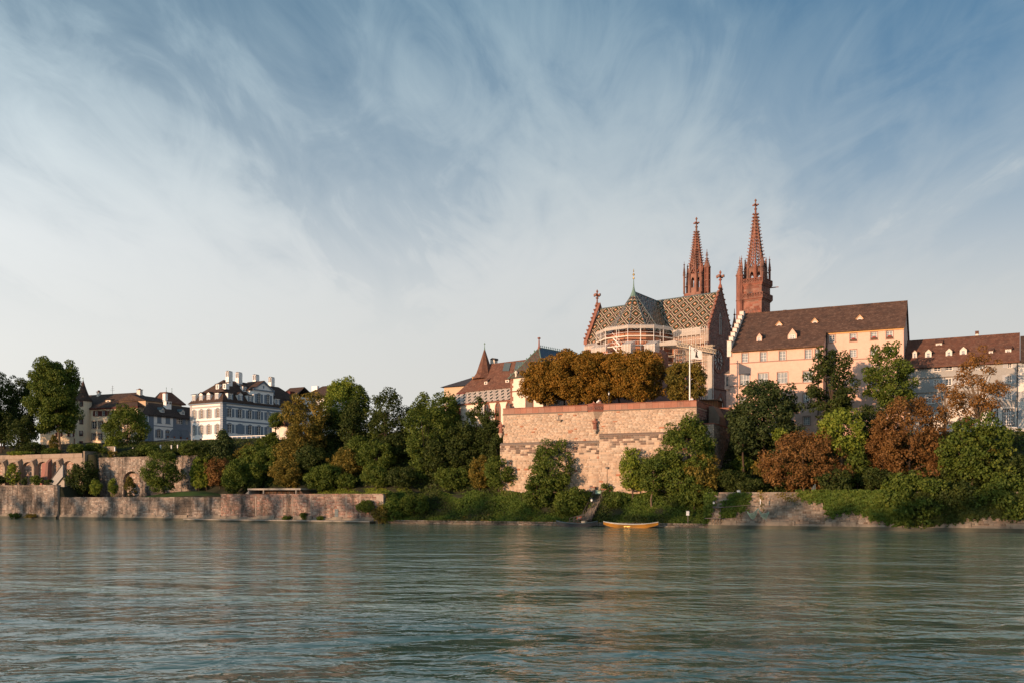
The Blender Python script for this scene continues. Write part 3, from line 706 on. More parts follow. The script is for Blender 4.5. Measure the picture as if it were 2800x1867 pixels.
def water_mat():
    m = bpy.data.materials.new('water'); m.use_nodes = True; nt = m.node_tree; L = nt.links; p = nt.nodes['Principled BSDF']
    p.inputs['Base Color'].default_value = (0.175, 0.245, 0.160, 1); p.inputs['Roughness'].default_value = 0.09; p.inputs['IOR'].default_value = 1.333
    p.inputs['Specular IOR Level'].default_value = 0.5
    g = nt.nodes.new('ShaderNodeNewGeometry')
    def nz(scale, st, det, rot=0.0, dist=0.3):
        mp = nt.nodes.new('ShaderNodeMapping'); mp.inputs['Scale'].default_value = st; mp.inputs['Rotation'].default_value = (0, 0, rot); L.new(g.outputs['Position'], mp.inputs[0])
        n = nt.nodes.new('ShaderNodeTexNoise'); n.inputs['Scale'].default_value = scale; n.inputs['Detail'].default_value = det; n.inputs['Roughness'].default_value = 0.5; n.inputs['Distortion'].default_value = dist
        L.new(mp.outputs[0], n.inputs['Vector']); return n.outputs['Fac']
    def M(op, a, b):
        n = nt.nodes.new('ShaderNodeMath'); n.operation = op
        for i, v in enumerate((a, b)):
            if isinstance(v, (int, float)): n.inputs[i].default_value = v
            else: L.new(v, n.inputs[i])
        return n.outputs[0]
    r = math.radians(14)
    h = M('ADD', M('MULTIPLY', nz(0.24, (0.75, 1.1, 1), 2, r, 0.9), 0.62), M('ADD', M('MULTIPLY', nz(0.80, (0.75, 1.1, 1), 3, r*0.5, 0.7), 0.37), M('MULTIPLY', nz(2.3, (0.8, 1.1, 1), 2, -r*0.3), 0.06)))
    h = M('ADD', h, M('MULTIPLY', nz(0.055, (0.55, 1.3, 1), 2, r, 1.2), 1.9))          # boils and current lines
    gust = nz(0.035, (0.5, 1.6, 1), 3, r, 0.8)                # calmer and rougher patches of the current
    gr = nt.nodes.new('ShaderNodeMapRange'); L.new(gust, gr.inputs[0]); gr.inputs[1].default_value = 0.35; gr.inputs[2].default_value = 0.65; gr.inputs[3].default_value = 0.5; gr.inputs[4].default_value = 1.0
    b = nt.nodes.new('ShaderNodeBump'); b.inputs['Distance'].default_value = 0.66; L.new(gr.outputs[0], b.inputs['Strength']); L.new(h, b.inputs['Height']); L.new(b.outputs[0], p.inputs['Normal'])
    MATS['water'] = m
water_mat()
mb = MB(); mb.face([(-2500, -150.4, 0), (2500, -150.4, 0), (2500, 0.8, 0), (-2500, 0.8, 0)])
tag(mb.build('river', 'water', fr=G, base=(0, -75, 0)), kind='structure')

# ================================================================ RIVER WALLS
def river_wall(label, x0, x1, ztop, d0, thick, stone, mortar, ch, cl, seed, coping=True, keep=None, foot=True, limit=300, seen=None, batter=0.0, cat='wall'):
    f = Face(G, 'd', d0); a0, a1 = f.a(x0), f.a(x1)
    r = thing('river_wall', G, (a0+a1)/2, d0, 0, label, cat)
    mb = MB(); mb.box(a0, a1, d0, d0+thick, -2.0, ztop-0.02); mb.build('wall', mortar, r)
    z0 = 0.95 if foot else 0.1
    stonework(r, f, a0, a1, z0, ztop-(0.22 if coping else 0.0), ch, cl, stone, limit, seed, keep, seen=seen)
    if coping:
        s = a0; i = 0; rg = random.Random(seed)
        while s < a1:
            w = rg.uniform(1.4, 2.2); e = min(s+w, a1); c = MB(); c.box(s+0.012, e-0.012, d0-0.10, d0+thick+0.05, ztop-0.2, ztop+rg.uniform(0, 0.03)); c.build('coping', stone, r); s = e
    if foot:
        ft = MB(); n = int((a1-a0)/2.2)
        for i in range(n):
            s, e = a0+(a1-a0)*i/n, a0+(a1-a0)*(i+1)/n; h = 0.75+0.28*math.sin(i*1.7)+0.1*math.sin(i*5.1)
            ft.prism([(s, d0-0.02, 0.5), (s, d0-0.34, 0.5), (s, d0-0.20, h+0.25), (s, d0-0.02, h+0.35)], (e-s-0.02, 0, 0))
        ft.build('footing', 'lime_foot', r)
        wt = MB(); wt.box(a0, a1, d0-0.42, d0-0.015, -0.5, 0.56); wt.build('wet_line', 'wet_foot', r)
    return r, f, a0, a1

ra, fa, a0a, a1a = river_wall('tall stained stone river wall at the far left below the arcade', -60, 157, 7.75, -0.2, 0.9, 'river_stone', 'river_mortar', 0.36, 0.62, 1, seen=lambda a, z: a > G.S(0, -0.2))
# recessed slot and steps between the two walls
sl = MB(); s0, s1 = G.S(157, 0.6), G.S(166, 0.6); sl.box(s0, s1, 0.75, 1.3, -1, 6.2); sl.build('recess', 'river_mortar', ra)
rb, fb, a0b, a1b = river_wall('long low river wall of grey and pink stone under the small saplings', 166, 604, 4.98, 0.0, 0.8, 'river_stone', 'river_mortar', 0.32, 0.66, 2)
rc, fc, a0c, a1c = river_wall('long low river wall of pink brick-like stone below the flat shelter', 604.3, 1048, 5.62, -0.05, 0.8, 'brick_stone', 'river_mortar', 0.29, 0.6, 3, seen=lambda a, z: z > 1.2,
    keep=lambda a, z: not (a > G.S(1018, 0) and z > 5.62-(a-G.S(1018, 0))*1.1))
# drain pilasters and a riveted steel door let into the wall
for px in (700, 772, 800, 851, 947, 985):
    p = MB(); a = fc.a(px); p.box(a-0.10, a+0.10, -0.13, -0.04, 1.1, 5.3); p.build('joint_strip', 'river_mortar', rc)
dr = MB(); a = fc.a(921); dr.box(a-0.42, a+0.42, -0.16, -0.05, 0.7, 2.7); dd = dr.build('door', 'lead', rc)
for z in (1.0, 1.7, 2.4):
    q = MB(); q.box(a-0.40, a+0.40, -0.19, -0.16, z, z+0.07); q.build('door_band', 'iron', dd)
# narrow quay ledge along the foot
q0, q1 = G.S(508, -1.2), G.S(1017, -1.2)
led = thing('quay_ledge', G, (q0+q1)/2, -1.2, 0, 'narrow concrete ledge along the foot of the low river wall', 'ledge')
n = 22
for i in range(n):
    s, e = q0+(q1-q0)*i/n, q0+(q1-q0)*(i+1)/n
    m_ = MB(); m_.box(s+0.02, e-0.02, -2.0, -0.45, 0.34, 0.52); m_.build('slab', 'concrete', led)
m_ = MB(); m_.box(q0+0.1, q1-0.1, -1.8, -0.45, -1.0, 0.335); m_.build('body', 'wet_foot', led)
# vegetation tufts on the foot of the left walls
for i, (x0, x1, y0, y1, lab) in enumerate([(20, 62, 1401, 1418, 'small green weed clump at the water below the tall left wall, nearest the left edge'), (66, 112, 1402, 1417, 'yellowish weed strip at the water below the tall left wall'),
        (770, 800, 1408, 1421, 'small green weed tuft on the quay ledge, left of the steel door'), (822, 838, 1396, 1421, 'thin upright weed on the quay ledge below the shelter'), (868, 884, 1410, 1422, 'tiny weed tuft on the quay ledge just left of the steel door')]):
    bush(lab, x0, x1, y0, y1, -0.75, 'leaf_olive' if i == 1 else 'leaf_green', size=0.22, group='weeds along the wall foot', base=0.35 if i < 2 else 0.5, clump=0.4)
bush('leafy bush growing out of the pink river wall near its right end', 972, 1026, 1362, 1404, -0.9, 'leaf_green', size=0.25, base=2.0, group='weeds along the wall foot')
bush('straggly brown and green weeds where the pink wall meets the ivy bank', 1016, 1066, 1372, 1432, -0.5, 'leaf_olive', size=0.28, base=0.4, group='weeds along the wall foot')

# ================================================================ UPPER RETAINING WALLS, LEFT
f8 = Face(G, 'd', 8.6); zT = f8.z(110, 1241)
xb = [-95, -55, -14, 14, 55, 95, 138, 170, 222]
aw = thing('arcade_wall', G, f8.a(100), 8.6, 7.4, 'plastered retaining wall of blind arches with buttresses, far left', 'wall')
mb = MB(); mb.box(f8.a(-100), f8.a(226), 9.35, 9.9, 6.5, zT-0.02); mb.build('back_wall', 'arcade_rubble', aw)
bays = [(-95, -55), (-55, -16), (-16, 17), (17, 57), (57, 97), (97, 138), (138, 168), (168, 226)]
for (p, q) in bays:
    a0, a1 = f8.a(p), f8.a(q); zs, w = 12.1, (a1-a0)
    o0, o1 = a0+0.42, a1-0.42
    if q == 226: o1 = f8.a(204)
    pts = [(a0, 6.5), (a0, zT-1.0), (a1, zT-1.0), (a1, 6.5), (o1, 6.5), (o1, zs)]
    for i in range(1, 9): t = math.pi*i/9; pts.append(((o0+o1)/2+(o1-o0)/2*math.cos(t), zs+1.5*math.sin(t)))
    pts += [(o0, zs), (o0, 6.5)]
    m_ = MB(); m_.prism([(a, 8.6, z) for a, z in pts], (0, 0.76, 0)); m_.build('arch', 'arcade_plaster', aw)
    stonework(aw, Face(G, 'd', 9.35), o0, o1, 7.4, 13.5, 0.34, 0.55, 'arcade_rubble', 30, int(p)+400, proud=0.05, keep=lambda a, z, o0=o0, o1=o1: z < zs+1.5*math.sqrt(max(0, 1-((a-(o0+o1)/2)/((o1-o0)/2))**2)))
    c = MB(); c.box(a0+0.01, a1-0.01, 8.42, 9.95, zT-1.0, zT); c.build('parapet', 'arcade_plaster', aw)
for px in (-55, -16, 17, 57, 97, 126, 138, 168):
    a = f8.a(px); w = 0.42; b = MB()
    if px == 126: b.prism([(a-0.6, 8.55, 6.5), (a-0.6, 7.2, 6.5), (a-0.6, 8.0, 13.2), (a-0.6, 8.55, 13.2)], (1.3, 0, 0)); b.build('buttress', 'gable_stone', aw); continue
    b.prism([(a-w, 8.59, 6.5), (a-w, 7.9, 6.5), (a-w, 7.9, 12.4), (a-w, 7.3, 13.6), (a-w, 8.59, 14.4)] if px != 138 else [(a-w, 8.59, 6.5), (a-w, 7.2, 6.5), (a-w, 7.6, 13.2), (a-w, 8.59, 14.2)], (2*w, 0, 0)); b.build('buttress', 'gable_stone' if px == 138 else 'arcade_plaster', aw)
# end return of the arcade and sloping covered stair
m_ = MB(); s0, s1 = f8.a(226), f8.a(262); m_.box(s0+0.01, s0+0.6, 8.7, 20, 5, zT+0.5); m_.box(s0+0.61, s1, 14, 14.6, 5, zT+1.8); m_.build('return_wall', 'grey_mortar', aw)
st = thing('garden_stair', G, f8.a(190), 5, 5, 'sloping grey parapet of the garden stair beside the arcade wall', 'stair')
m_ = MB(); p0 = (f8.a(165), 5.2, 5.6); p1 = (f8.a(205), 5.2, 11.2)
m_.prism([p0, (p0[0], 5.2, 7.9), (p1[0], 5.2, 12.6), (p1[0], 5.2, 9.8)], (0, 0.4, 0)); m_.build('parapet', 'grey_plaster', st)
m_ = MB(); m_.prism([(p0[0], 5.1, 7.92), (p0[0], 5.1, 8.12), (p1[0], 5.1, 12.82), (p1[0], 5.1, 12.62)], (0, 0.6, 0)); m_.build('coping', 'roof_slate', st)
m_ = MB(); m_.prism([(p0[0]-0.2, 5.65, 4.6), (p0[0]-0.2, 5.65, 6.0), (p1[0], 5.65, 10.2), (p1[0], 5.65, 4.6)], (0, 1.6, 0)); m_.build('steps', 'concrete', st)

# second upper wall with one tall arch
f11 = Face(G, 'd', 10.6); zU = f11.z(360, 1248)
uw = thing('upper_garden_wall', G, f11.a(400), 10.6, 5, 'rough stone garden wall with one tall round arch behind small saplings', 'wall')
a0, a1 = f11.a(263), f11.a(540); o0, o1 = f11.a(337), f11.a(383); zs = f11.z(360, 1318)
pts = [(a0, 4), (a0, zU), (a1, zU), (a1, 4), (o1, 4), (o1, zs)]
for i in range(1, 11): t = math.pi*i/11; pts.append(((o0+o1)/2+(o1-o0)/2*math.cos(t), zs+(o1-o0)/2*math.sin(t)))
pts += [(o0, zs), (o0, 4)]
m_ = MB(); m_.prism([(a, 10.6, z) for a, z in pts], (0, 0.8, 0)); m_.build('wall', 'river_mortar', uw)
m_ = MB(); m_.box(o0-0.3, o1+0.3, 11.42, 11.6, 4, zs+3.2); m_.build('arch_back', 'arcade_rubble', uw)
arc = lambda a, z: (o0-0.35 < a < o1+0.35) and z < zs + math.sqrt(max(0, ((o1-o0)/2+0.35)**2-(a-(o0+o1)/2)**2))
stonework(uw, f11, a0, a1, 5, zU, 0.36, 0.62, 'river_stone', 300, 21, keep=lambda a, z: not arc(a, z))
stonework(uw, Face(G, 'd', 11.42), o0, o1, 5, zs+2.2, 0.36, 0.6, 'arcade_rubble', 60, 22, keep=lambda a, z: arc(a, z))
for i in range(11):                                   # voussoirs round the arch
    t0, t1 = math.pi*i/11+0.02, math.pi*(i+1)/11-0.02; R0, R1 = (o1-o0)/2-0.02, (o1-o0)/2+0.33; cx_ = (o0+o1)/2
    v = MB(); v.prism([(cx_+R*math.cos(t), 10.5, zs+R*math.sin(t)) for R, t in ((R0, t0), (R1, t0), (R1, t1), (R0, t1))], (0, 0.2, 0)); v.build('voussoir', 'river_stone', uw)
# white garden posts and a white flagpole along the terrace above it
for i, (px, yt, yb, lab) in enumerate([(314, 1222, 1246, 'short white garden post, leftmost, at the edge of the upper wall'), (364, 1223, 1240, 'short white garden post below the dark spreading tree'), (439, 1217, 1240, 'short white garden post in front of the blue house, leftmost of three'), (469, 1217, 1240, 'short white garden post in front of the blue house, middle of three'), (486, 1216, 1240, 'short white garden post in front of the blue house, rightmost of three')]):
    d_ = 12.5 + i; s_ = G.S(px, d_); z0, z1 = G.Z(px, yb+8, d_), G.Z(px, yt, d_)
    p = thing('garden_post', G, s_, d_, z0, lab, 'post', 'white garden posts')
    m_ = MB(); m_.rev(s_, d_, [(0.16, z0-1.2), (0.15, z1-0.12), (0.2, z1-0.1), (0.2, z1)], 8); m_.build('shaft', 'pole_white', p)
    m_ = MB(); m_.rev(s_, d_, [(0.15, z1), (0.02, z1+0.16)], 8); m_.build('cap', 'pole_white', p)
fp = thing('garden_flagpole', G, G.S(525, 12), 12, 14, 'thin white flagpole in front of the left corner of the white mansion', 'flagpole')
s_ = G.S(525, 12); zt_ = G.Z(525, 1150, 12)
m_ = MB(); m_.tube((s_, 12, 13), (s_, 12, zt_), 0.09, 0.05, 8); m_.build('pole', 'pole_white', fp)
m_ = MB(); m_.rev(s_, 12, [(0.02, zt_-0.02), (0.11, zt_+0.08), (0.02, zt_+0.2)], 8); m_.build('knob', 'gold', fp)

# ================================================================ FLAT SHELTER on the promenade
sh0, sh1 = G.S(684, 4), G.S(829, 4); zr = G.Z(756, 1334, 4)
sh = thing('promenade_shelter', G, (sh0+sh1)/2, 4, 5.2, 'flat concrete-roofed open shelter on the promenade under the trees', 'shelter')
m_ = MB(); m_.box(sh0, sh1, 3.2, 6.6, zr-0.36, zr); m_.build('roof', 'concrete', sh)
m_ = MB(); m_.box(sh0+0.5, sh1-0.5, 6.4, 6.6, 5.2, zr-0.37); m_.build('back_wall', 'wood_brown', sh)
m_ = MB(); m_.prism([(sh0-1.2, 3.3, 5.2), (sh0+0.3, 3.3, 5.2), (sh0+0.3, 3.3, zr-0.37)], (0, 3.2, 0)); m_.build('side_wall', 'concrete', sh)
m_ = MB(); m_.prism([(sh1+1.0, 3.3, 5.2), (sh1-0.3, 3.3, 5.2), (sh1-0.3, 3.3, zr-0.37)], (0, 3.2, 0)); m_.build('side_wall', 'wood_brown', sh)
for px in (720, 809):
    m_ = MB(); a = G.S(px, 3.4); m_.box(a-0.12, a+0.12, 3.4, 3.64, 5.2, zr-0.37); m_.build('post', 'concrete', sh)
for i in range(9):
    m_ = MB(); a = lerp(sh0+3, sh1-2, i/8); m_.box(a-0.10, a+0.10, 6.3, 6.395, 5.7, zr-0.7); m_.build('batten', 'wood_grey', sh)
# ================================================================ MINSTER TERRACE (high bastion wall over the river)
fu, fl = Face(G, 'd', 8.0), Face(G, 'd', 7.62)
PZ = fu.z(1640, 1104); PL, PR = fu.a(1376), fu.a(1905)
pf = thing('terrace_bastion', G, (PL+PR)/2, 8, 5.3, 'huge pale sandstone terrace wall with red parapet and carved bay below the autumn trees', 'wall')
zl1, zl2, smid = fu.z(1500, 1213), fu.z(1720, 1189), fu.a(1640)
m_ = MB(); m_.box(PL, PR, 8.0, 48, 4.5, PZ-1.12); m_.build('upper_wall', 'pfalz_mortar', pf)
m_ = MB(); m_.box(PL-0.45, smid, 7.62, 7.99, 4.5, zl1); m_.box(smid+0.005, PR+0.2, 7.62, 7.99, 4.5, zl2); m_.build('lower_wall', 'pfalz_mortar', pf)
m_ = MB()
for (a, b, z) in ((PL-0.45, smid-0.003, zl1), (smid+0.003, PR+0.2, zl2)):
    m_.prism([(a, 7.55, z+0.002), (a, 7.55, z+0.16), (a, 8.0, z+0.42), (a, 8.0, z+0.002)], (b-a, 0, 0))
m_.build('weathered_ledge', 'pfalz_stone_dark', pf)
def pick(a, z):
    zz = zl1 if a < smid else zl2; rr = random.random()
    if zz-2.2 < z < zz+0.1 and rr < 0.85 - (zz-z)*0.33: return 'pfalz_stone_dark'
    if rr < 0.02: return 'choir_stone'
    return 'pfalz_stone'
fn = lambda a, z: True
stonework(pf, fl, PL-0.45, smid, 5.3, zl1, 0.38, 0.82, 'pfalz_stone', 130, 31, mpick=pick, seen=lambda a, z: a > fl.a(1575) or z > 12)
stonework(pf, fl, smid, PR+0.2, 5.3, zl2, 0.38, 0.82, 'pfalz_stone', 130, 32, mpick=pick, seen=lambda a, z: a < fl.a(1700) or z > 13.5)
stonework(pf, fu, PL, smid, zl1+0.42, PZ-1.3, 0.28, 0.78, 'pfalz_stone', 20, 33, mpick=lambda a, z: 'choir_stone' if random.random() < 0.015 else 'pfalz_stone')
stonework(pf, fu, smid, PR, zl2+0.42, PZ-1.3, 0.28, 0.78, 'pfalz_stone', 20, 34, mpick=lambda a, z: 'choir_stone' if random.random() < 0.015 else 'pfalz_stone')
bl, bm, br = fu.a(1607), fu.a(1628), fu.a(1651)
m_ = MB(); m_.box(PL-0.1, bl, 7.82, 8.5, PZ-1.28, PZ-1.1); m_.box(br, PR+0.1, 7.82, 8.5, PZ-1.28, PZ-1.1); m_.build('string_course', 'pfalz_stone_dark', pf)
def slabs(a0, a1, n, seed):
    rg = random.Random(seed)
    for i in range(n):
        s, e = lerp(a0, a1, i/n), lerp(a0, a1, (i+1)/n)
        b = MB(); b.box(s+0.012, e-0.012, 7.9, 8.45, PZ-1.1, PZ-0.14); b.build('parapet_slab', 'parapet_stone', pf)
        c = MB(); c.box(s+0.008, e-0.008, 7.78, 8.55, PZ-0.137, PZ); c.build('coping', 'red_sandstone', pf)
slabs(PL, bl, 14, 1); slabs(br, PR, 15, 2)
# carved bay (prow) with traceried panels, corbel and statue
bay = MB(); bay.prism([(bl, 8.0, PZ-1.35), (bm, 6.9, PZ-1.35), (br, 8.0, PZ-1.35)], (0, 0, 1.35)); bo = bay.build('bay', 'red_sandstone', pf)
c = MB(); c.prism([(bl-0.12, 8.02, PZ+0.003), (bm, 6.72, PZ+0.003), (br+0.12, 8.02, PZ+0.003)], (0, 0, 0.12)); c.build('coping', 'red_sandstone', bo)
for (p, q) in (((bl, 8.0), (bm, 6.9)), ((bm, 6.9), (br, 8.0))):
    ux, uy = q[0]-p[0], q[1]-p[1]; Ln = math.hypot(ux, uy); ux /= Ln; uy /= Ln; nx, ny = uy, -ux
    P = lambda t, z, o=0.05: (p[0]+ux*t+nx*o, p[1]+uy*t+ny*o, z)
    for i in range(4):
        t0 = Ln*(0.12+0.2*i); k = MB(); cz = PZ-0.7
        for j in range(10):
            a1_, a2_ = 2*math.pi*j/10, 2*math.pi*(j+1)/10
            k.tube(P(t0+0.12+0.16*math.cos(a1_), cz+0.3*math.sin(a1_)), P(t0+0.12+0.16*math.cos(a2_), cz+0.3*math.sin(a2_)), 0.045, n=4)
        k.tube(P(t0+0.02, cz-0.25), P(t0+0.22, cz+0.25), 0.04, n=4); k.build('tracery', 'gable_stone', bo)
c = MB(); zc0 = PZ-1.35; apex = (bm+0.1, 7.98, PZ-3.1)
for tri in (((bl, 8.0, zc0), (bm, 6.9, zc0), apex), ((bm, 6.9, zc0), (br, 8.0, zc0), apex)): c.face(tri)
c.build('corbel', 'pfalz_stone', pf)
def statue(parent_label, s, d, z, h, m='red_sandstone'):
    r = thing('statue', G, s, d, z, parent_label, 'statue')
    b = MB(); b.rev(s, d, [(0.10*h, z-0.35*h), (0.13*h, z-0.22*h), (0.24*h, z-0.06*h), (0.26*h, z)], 8); b.build('bracket', 'pfalz_stone', r)
    b = MB()
    prof = [(0.20, 0), (0.21, 0.04), (0.17, 0.12), (0.16, 0.3), (0.175, 0.45), (0.15, 0.58), (0.19, 0.70), (0.20, 0.77), (0.12, 0.82), (0.06, 0.84), (0.06, 0.86), (0.085, 0.90), (0.09, 0.94), (0.075, 0.98), (0.03, 1.0)]
    b.rev(s, d, [(a*h, z+t*h) for a, t in prof], 10, sx=1.0, sy=0.75)
    b.tube((s-0.19*h, d-0.02, z+0.75*h), (s-0.2*h, d-0.10*h, z+0.52*h), 0.055*h, 0.05*h, 6); b.tube((s-0.2*h, d-0.10*h, z+0.52*h), (s-0.03*h, d-0.2*h, z+0.56*h), 0.05*h, 0.04*h, 6)
    b.tube((s+0.19*h, d-0.02, z+0.75*h), (s+0.22*h, d-0.08*h, z+0.55*h), 0.055*h, 0.05*h, 6); b.tube((s+0.22*h, d-0.08*h, z+0.55*h), (s+0.14*h, d-0.2*h, z+0.66*h), 0.05*h, 0.04*h, 6)
    for i in range(6): t = math.pi*(1.05+0.18*i); b.tube((s+0.17*h*math.cos(t), d+0.13*h*math.sin(t), z+0.02*h), (s+0.14*h*math.cos(t), d+0.11*h*math.sin(t), z+0.5*h), 0.022*h, 0.012*h, 4)
    b.build('figure', m, r, smooth=True); return r
statue('red sandstone figure on a bracket below the carved bay of the terrace wall', fu.a(1630), 7.45, fu.z(1630, 1174), 2.0)
statue('red sandstone figure standing at the left corner of the terrace wall', PL-0.35, 7.7, fu.z(1373, 1184), 2.1)
# ledge stone with iron lamp niche
sp = thing('wall_spout', G, fu.a(1531), 7.9, fu.z(1531, 1150), 'dark stone spout under a small niche on the left half of the terrace wall', 'spout')
a = fu.a(1531); z = fu.z(1531, 1150)
b = MB(); b.box(a-0.42, a+0.42, 7.4, 7.98, z, z+0.26); b.build('ledge', 'pfalz_stone_dark', sp)
b = MB(); b.prism([(a-0.3, 7.90, z+0.3), (a-0.3, 7.90, z+0.95), (a-0.15, 7.90, z+1.1), (a+0.35, 7.90, z+1.1), (a+0.35, 7.90, z+0.95), (a-0.12, 7.9, z+0.85), (a-0.15, 7.9, z+0.3)], (0, 0.07, 0)); b.build('niche', 'iron', sp)
b = MB(); b.box(a-0.25, a+0.25, 7.55, 7.97, z-0.2, z-0.002); b.build('bracket', 'pfalz_stone', sp)
lb = thing('wall_lamp', G, fl.a(1661), 7.5, fl.z(1661, 1280), 'small dark box lamp on the lower terrace wall above the stair', 'lamp')
a, z = fl.a(1661), fl.z(1661, 1280)
b = MB(); b.box(a-0.22, a+0.22, 7.15, 7.54, z, z+0.28); b.build('box', 'iron', lb); b = MB(); b.box(a-0.15, a+0.15, 7.2, 7.5, z-0.06, z-0.002); b.build('lens', 'glass_pale', lb)
b = MB(); b.tube((a-0.02, 7.5, z-0.1), (a-0.05, 7.5, z-4.2), 0.03, n=5); b.build('cable', 'iron', lb)
nb = thing('notice_board', G, fl.a(1616.5), 7.4, 5.4, 'small dark and pale notice panel at the foot of the terrace wall beside the stair', 'sign')
a = fl.a(1616.5); z = fl.z(1616, 1346)
b = MB(); b.box(a-0.26, a+0.26, 7.44, 7.54, z, z+1.3); b.build('panel', 'iron', nb); b = MB(); b.box(a-0.2, a+0.2, 7.40, 7.438, z+0.55, z+0.85); b.build('notice', 'frame_white', nb)
b = MB(); b.box(a-0.05, a+0.05, 7.46, 7.52, 5.2, z-0.005); b.build('post', 'iron', nb)
# right return of the terrace and stepped side blocks
fs = Face(G, 's', PR)
stonework(pf, fs, 8.3, 30, 12, PZ-1.3, 0.42, 0.9, 'gable_stone', 60, 35)
for i in range(9):
    b = MB(); b.box(PR-0.5, PR+0.1, 8.6+i*2.4, 8.6+i*2.4+2.37, PZ-1.1, PZ-0.14); b.build('parapet_slab', 'red_sandstone', pf)
    b = MB(); b.box(PR-0.6, PR+0.22, 8.6+i*2.4, 8.6+i*2.4+2.385, PZ-0.137, PZ); b.build('coping', 'red_sandstone', pf)
b = MB(); b.box(PL, PR-0.6, 8.6, 48, PZ-1.115, PZ-1.0); b.build('paving', 'asphalt', pf)
bb = thing('side_bastion', G, PR+1.5, 11, 5.3, 'lower stone block stepping down at the right end of the terrace wall', 'wall')
z1 = G.Z(1930, 1156, 9.5); sE = G.S(1952, 9.5)
b = MB(); b.box(PR+0.25, sE, 9.5, 22, 4.5, z1); b.build('block', 'grey_mortar', bb)
stonework(bb, Face(G, 'd', 9.5), PR+0.25, sE, 5.4, z1-0.2, 0.4, 0.75, 'pfalz_stone', 60, 36); stonework(bb, Face(G, 's', sE), 9.5, 22, 5.4, z1-0.2, 0.4, 0.8, 'grey_stone', 60, 37)
b = MB(); b.box(PR+0.2, sE+0.1, 9.35, 22, z1-0.18, z1); b.build('coping', 'red_sandstone', bb)
b = MB(); b.prism([(PR+0.4, 15.0, z1+0.005), (sE-0.3, 15.0, z1+0.005), (sE-0.3, 15.0, z1+1.6), (PR+1.2, 15.0, z1+3.4), (PR+0.4, 15.0, z1+3.4)], (0, 5, 0)); b.build('upper_block', 'grey_stone', bb)
# walled stair going up to the right of the bastion
hw = thing('lane_wall', G, G.S(1975, 22), 22, 10, 'dark stone lane wall between the terrace and the pink house', 'wall')
b = MB(); b.box(G.S(1945, 24), G.S(2000, 24), 24, 24.6, 8, G.Z(1975, 1118, 24)); b.build('wall', 'grey_mortar', hw); stonework(hw, Face(G, 'd', 24), G.S(1945, 24), G.S(2000, 24), 12, G.Z(1975, 1119, 24), 0.36, 0.7, 'gable_stone', 40, 38)
b = MB(); b.box(G.S(1943, 24), G.S(2000, 24), 23.8, 24.8, G.Z(1975, 1118, 24), G.Z(1975, 1114, 24)); b.build('coping', 'red_sandstone', hw)
ls = thing('lane_steps', G, G.S(1966, 12), 12, 6, 'shadowed stone steps climbing between the terrace and the yew', 'stair')
for i in range(14):
    b = MB(); b.box(G.S(1956, 11), G.S(1990, 11), 9+i*0.75, 9+i*0.75+0.74, 4.6+i*0.5, 5.6+i*0.55); b.build('step', 'concrete', ls)
# wooden site hut on the terrace
hx0, hx1 = G.S(1893, 26), G.S(1962, 26); hz = G.Z(1925, 1088, 26)
hut = thing('site_hut', G, (hx0+hx1)/2, 27, PZ-1, 'low orange-brown wooden site hut behind the terrace parapet under the net', 'hut')
b = MB(); b.box(hx0, hx1, 26, 30, PZ-1.0, hz-0.25); b.build('walls', 'wood_orange', hut)
b = MB(); b.prism([(hx0-0.2, 25.7, hz-0.245), (hx1+0.2, 25.7, hz-0.6), (hx1+0.2, 25.7, hz-0.42), (hx0-0.2, 25.7, hz-0.06)], (0, 4.6, 0)); b.build('roof', 'wood_brown', hut)
for i in range(10):
    b = MB(); a = lerp(hx0, hx1, (i+0.5)/10); b.box(a-0.04, a+0.04, 25.96, 25.998, PZ-1.0, hz-0.65); b.build('batten', 'wood_brown', hut)

# ================================================================ MINSTER
MZ = PZ-1.0
ms = thing('minster', MF, 0, 0, MZ, 'red sandstone gothic minster with two openwork spires and diamond-patterned roof', 'church')
SR, SL, DF, DB = 17.5, -17.3, -6.4, 5.8; ZE, ZR = 44.5, 54.0
gf = Face(MF, 's', SR)
m_ = MB(); m_.box(SL, SR-0.9, DF, DB, MZ-1, ZE); m_.build('transept_wall', 'choir_stone', ms)
gw = MB(); gw.prism([(SR-0.88, DF, MZ-1), (SR-0.88, DB, MZ-1), (SR-0.88, DB, ZE), (SR-0.88, -0.3, ZR+0.5), (SR-0.88, DF, ZE)], (0.88, 0, 0)); gwo = gw.build('gable_wall', 'gable_stone', ms)
kp = lambda d, z: z < ZE + (ZR+0.3-ZE)*(1-abs(d+0.3)/6.1) - 0.3 if z > ZE else True
rc_ = (gf.a(1964.5), gf.z(1964.5, 983.7)); RR = 3.25
lw = gf.rect(1965.5, 1974, 853, 916); pw = gf.rect(1962, 1979, 1084, 1124)
hole = lambda d, z: not (math.hypot(d-rc_[0], z-rc_[1]) < RR+0.15 or (lw[0]-0.4 < d < lw[1]+0.4 and lw[2]-0.4 < z < lw[3]+0.6) or (pw[0]-0.9 < d < pw[1]+0.9 and z < pw[3]+1.4))
stonework(ms, gf, DF+0.1, DB-0.1, MZ+1, ZR-0.8, 0.40, 0.78, 'gable_stone', 200, 40, keep=lambda d, z: kp(d, z) and hole(d, z), name='ashlar')
